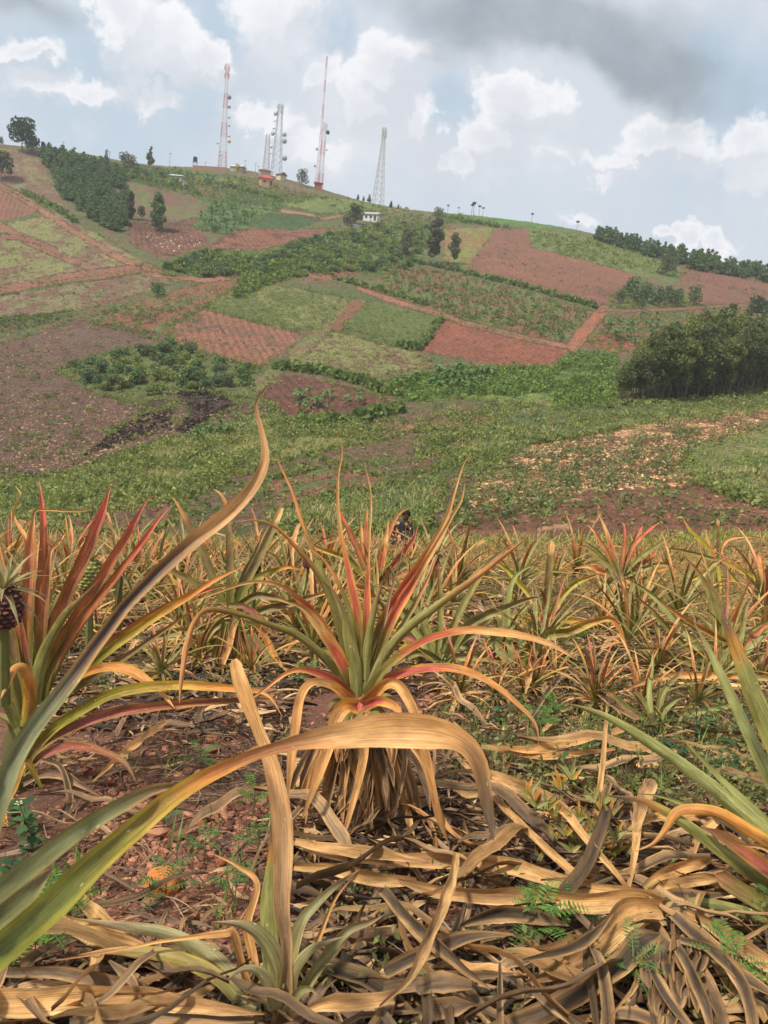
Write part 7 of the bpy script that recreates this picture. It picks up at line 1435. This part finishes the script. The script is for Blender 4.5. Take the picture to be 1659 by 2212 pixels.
def leafy(name, U, V, h, label, nl=16, ls=.03, c=((52, 78, 48), (88, 116, 72)), flower=None, stems=3, grp=None):
    rg = np.random.default_rng(int(U*3+V)); p = gp(U, V); r = empty(name, p, label, 'weed', grp); m = MB(); lf = MB(); tips = []
    for s in range(stems):
        a = rg.uniform(0, 6.28); ln = h*rg.uniform(.15, .5); hh = h*rg.uniform(.75, 1.1); pts = np.array([p, p+[cos(a)*ln*.3, sin(a)*ln*.3, hh*.5], p+[cos(a)*ln, sin(a)*ln, hh]]); m.tube(pts, [.0022, .0017, .001], lin((96, 112, 64)), 4); tips.append(pts[-1])
        for i in range(nl//stems):
            f = rg.uniform(.15, 1); c0 = pts[0]*(1-f)+pts[2]*f; b = i*2.4+s; d = np.array([cos(b), sin(b), rg.uniform(-.1, .5)]); L = ls*rg.uniform(.6, 1.3); sd = np.array([-sin(b), cos(b), 0])*L*.33; t = rg.uniform()
            q0, q1, q2, q3 = c0, c0+d*L*.35, c0+d*L*.7, c0+d*L*1.1-[0, 0, L*.25]
            lf.add([q0, q1-sd, q1, q1+sd, q2-sd*.8-[0, 0, L*.05], q2-[0, 0, L*.08], q2+sd*.8-[0, 0, L*.05], q3], [[0, 1, 2, 3], [1, 4, 5, 2], [2, 5, 6, 3]], lin(c[0])*(1-t)+lin(c[1])*t); lf.F[3].append(np.array([[4, 7, 5], [5, 7, 6]])+lf.n-8)
    m.build('stem', M_FOL, r, r.location); lf.build('leaves', M_FOL, r, r.location)
    if flower:
        for tp in tips[:flower]:
            m = MB(); m.tube([tp, tp+[0, 0, .006]], [.0035, .003], lin((206, 160, 40)), 7)
            for k_ in range(5):
                a = k_*2*pi/5; d = np.array([cos(a), sin(a), .2]); s_ = np.array([-sin(a), cos(a), 0])*.003; m.add([tp+d*.003, tp+d*.008-s_, tp+d*.011, tp+d*.008+s_], [[0, 1, 2, 3]], lin((228, 226, 216)))
            m.build('flower', M_FOL, r, r.location)
leafy('flowering_weed', 75, 1860, .17, 'leafy weed with one white petalled yellow flower at the left', 20, .035, flower=1, stems=2)
leafy('flowering_weed', 658, 1470, .14, 'bright green weed with a white flower between the plants', 22, .03, ((72, 120, 48), (110, 156, 70)), flower=1, stems=2)
for i, (U, V, h, lab) in enumerate([(1500, 1610, .2, 'tall dark leafy weed beside the small grey green plant'), (1600, 1630, .17, 'dark leafy weed near the right edge'), (1450, 1660, .14, 'low leafy weed under the pale green blade'), (1265, 1395, .16, 'leafy weed right of the yellow leaved plant'), (1400, 1380, .14, 'thin weed in the open soil at the right'), (1560, 1690, .15, 'leafy weed between two pale green blades'),
   (1315, 1500, .13, 'small bushy weed with fine leaves in front of the open soil'), (700, 1620, .08, 'dark round leaf sprout left of the central stump'), (640, 1490, .07, 'dark green leaf pair between the plants'), (1080, 1570, .12, 'thin stemmed weed right of the pink leaf'), (1230, 1700, .1, 'grassy weed above the slips'), (1300, 1640, .12, 'pale weed left of the standing tan leaf'), (30, 1980, .12, 'leafy weed low at the left edge'), (50, 1790, .1, 'dark weed behind the orange leaf')]):
    leafy('leafy_weed', U, V, h, lab, 24, .032, ((50, 82, 50), (84, 116, 66)), stems=4)
# fine weeds and grass among the right hand rows, and on the crest
clumps('weed_cover', np.concatenate([sc_near([(860, 1180), (1720, 1175), (1720, 1330), (1150, 1330), (900, 1260)], 1500), sc_near([(1150, 1330), (1720, 1330), (1720, 1480), (1250, 1460)], 330), sc_near([(-60, 1190), (860, 1190), (700, 1300), (-60, 1300)], 260), sc_near([(100, 1360), (760, 1330), (660, 1520), (200, 1520)], 160), sc_near([(900, 1400), (1700, 1480), (1700, 1820), (1000, 1720)], 420), sc_near([(640, 1880), (1720, 1850), (1720, 2250), (640, 2250)], 60)]), .12, .09, 22, (66, 84, 50), (122, 128, 80), lf=.075)
tufts('weed_grass', np.concatenate([sc_near([(860, 1150), (1720, 1140), (1720, 1260), (860, 1230)], 3000), sc_near([(1100, 1260), (1720, 1260), (1720, 1420)], 600)]), .11, 7, (112, 116, 68), (190, 154, 102), w=.004, spread=.12)
rr2 = np.random.default_rng(5); xs = rr2.uniform(-11, 16, 900); ys = crest_y(xs)+rr2.uniform(.2, 3.5, 900)
clumps('weed_cover', np.stack([xs, ys, height(xs, ys)], -1), .26, .3, 14, (70, 100, 46), (126, 146, 70), lf=.16)
tufts('weed_grass', np.stack([xs, ys, height(xs, ys)], -1), .25, 8, (110, 126, 66), (186, 160, 104), w=.012, spread=.3)
tufts('grass', sc_near([(0, 1900), (150, 1900), (150, 2100), (0, 2100)], 14), .12, 6, (80, 120, 54), (110, 146, 74), w=.0035, spread=.02)
tufts('grass', np.concatenate([sc_near([(850, 1490), (1659, 1560), (1659, 1750), (1000, 1720)], 150), sc_near(BARE, 10)]), .09, 6, (80, 116, 54), (116, 140, 76), w=.003, spread=.02)
# seed head on the ground and one green bur
tag(rocks('bur', gp(1129, 1630)[None]+np.array([[0, 0, .02]]), .012, (110, 140, 84), (110, 140, 84), sq=1.0), 'round green spiky bur on the grass stalk right of the central plant', 'bur')
sh = empty('dry_grass_tuft', gp(1362, 1700), 'shaggy upright bundle of pale dry fibres beside the dead plant', 'dry tuft'); m = MB(); b = np.array(sh.location)
for i in range(110):
    a = RS.uniform(0, 6.28); r_ = RS.uniform(0, .03); h_ = RS.uniform(.05, .1); m.tube([b+[cos(a)*r_, sin(a)*r_, 0], b+[cos(a)*r_*1.6-.012, sin(a)*r_*1.6, h_]], [.0016, .0008], lin((172, 146, 120))*RS.uniform(.6, 1.2), 3)
m.build('fibres', M_DRY, sh, sh.location)

# ---------------------------------------------------------------- person stooping among the far rows
def person():
    base = P(855, 1222, 12.2); base[2] = height(base[0], base[1]); bm_ = __import__('bmesh').new(); me = bpy.data.meshes.new('body')
    J = {'pel': (0, 0, .42, .15), 'wa': (.02, -.02, .60, .15), 'ch': (.06, -.06, .80, .17), 'nk': (.10, -.09, .95, .06), 'hd': (.12, -.10, 1.06, .10), 'hd2': (.125, -.105, 1.15, .075),
         'k1': (-.16, -.28, .44, .085), 'a1': (-.14, -.10, .10, .05), 'f1': (-.14, -.24, .04, .045), 'k2': (.2, -.26, .44, .085), 'a2': (.16, -.08, .10, .05), 'f2': (.17, -.22, .04, .045),
         's1': (-.13, -.05, .87, .065), 'e1': (-.2, -.22, .64, .045), 'h1': (-.08, -.38, .50, .035), 's2': (.24, -.07, .87, .065), 'e2': (.28, -.24, .64, .045), 'h2': (.14, -.40, .48, .035)}
    E = ['pel-wa', 'wa-ch', 'ch-nk', 'nk-hd', 'hd-hd2', 'pel-k1', 'k1-a1', 'a1-f1', 'pel-k2', 'k2-a2', 'a2-f2', 'ch-s1', 's1-e1', 'e1-h1', 'ch-s2', 's2-e2', 'e2-h2']
    ks = list(J); me.from_pydata([J[k][:3] for k in ks], [[ks.index(a) for a in e.split('-')] for e in E], []); root = empty('person', base, 'person in an orange and dark patterned dress stooping among the far rows', 'person')
    root.scale = (.66, .66, .66); o = bpy.data.objects.new('body', me); COL.objects.link(o); o.parent = root; md = o.modifiers.new('skin', 'SKIN'); ss_ = o.modifiers.new('sub', 'SUBSURF'); ss_.levels = 2; ss_.render_levels = 2
    for i, k in enumerate(ks): me.skin_vertices[0].data[i].radius = (J[k][3]*.9,)*2
    me.skin_vertices[0].data[0].use_root = True
    m_, t, b, g = mat_base('patterned_dress'); tc = N(t, 'ShaderNodeTexCoord'); s = N(t, 'ShaderNodeSeparateXYZ'); t.links.new(tc.outputs['Object'], s.inputs[0]); pz_ = tc.outputs['Object']
    vo = N(t, 'ShaderNodeTexVoronoi'); vo.inputs['Scale'].default_value = 9; t.links.new(pz_, vo.inputs['Vector']); pat = g.mix(g.ss(vo.outputs['Distance'], .3, .42), rgba(lin((206, 150, 92))), rgba(lin((44, 40, 52))))
    sk_ = g.ss(s.outputs[2], .90, .93); c = g.mix(sk_, pat, rgba(lin((84, 58, 46)))); t.links.new(c, b.inputs['Base Color']); me.materials.append(m_)
    bm2 = __import__('bmesh').new(); __import__('bmesh').ops.create_icosphere(bm2, subdivisions=2, radius=.105); V_ = np.array([v.co[:] for v in bm2.verts]); F = np.array([[v.index for v in f.verts] for f in bm2.faces]); bm2.free(); V_ = V_[:]*np.array([1, 1, .9])+np.array([.125, -.07, 1.11])
    mesh_obj('hair', V_, F, M_SKIN, root, np.tile(lin((24, 22, 24)), (len(V_), 1)))
    return root
person()
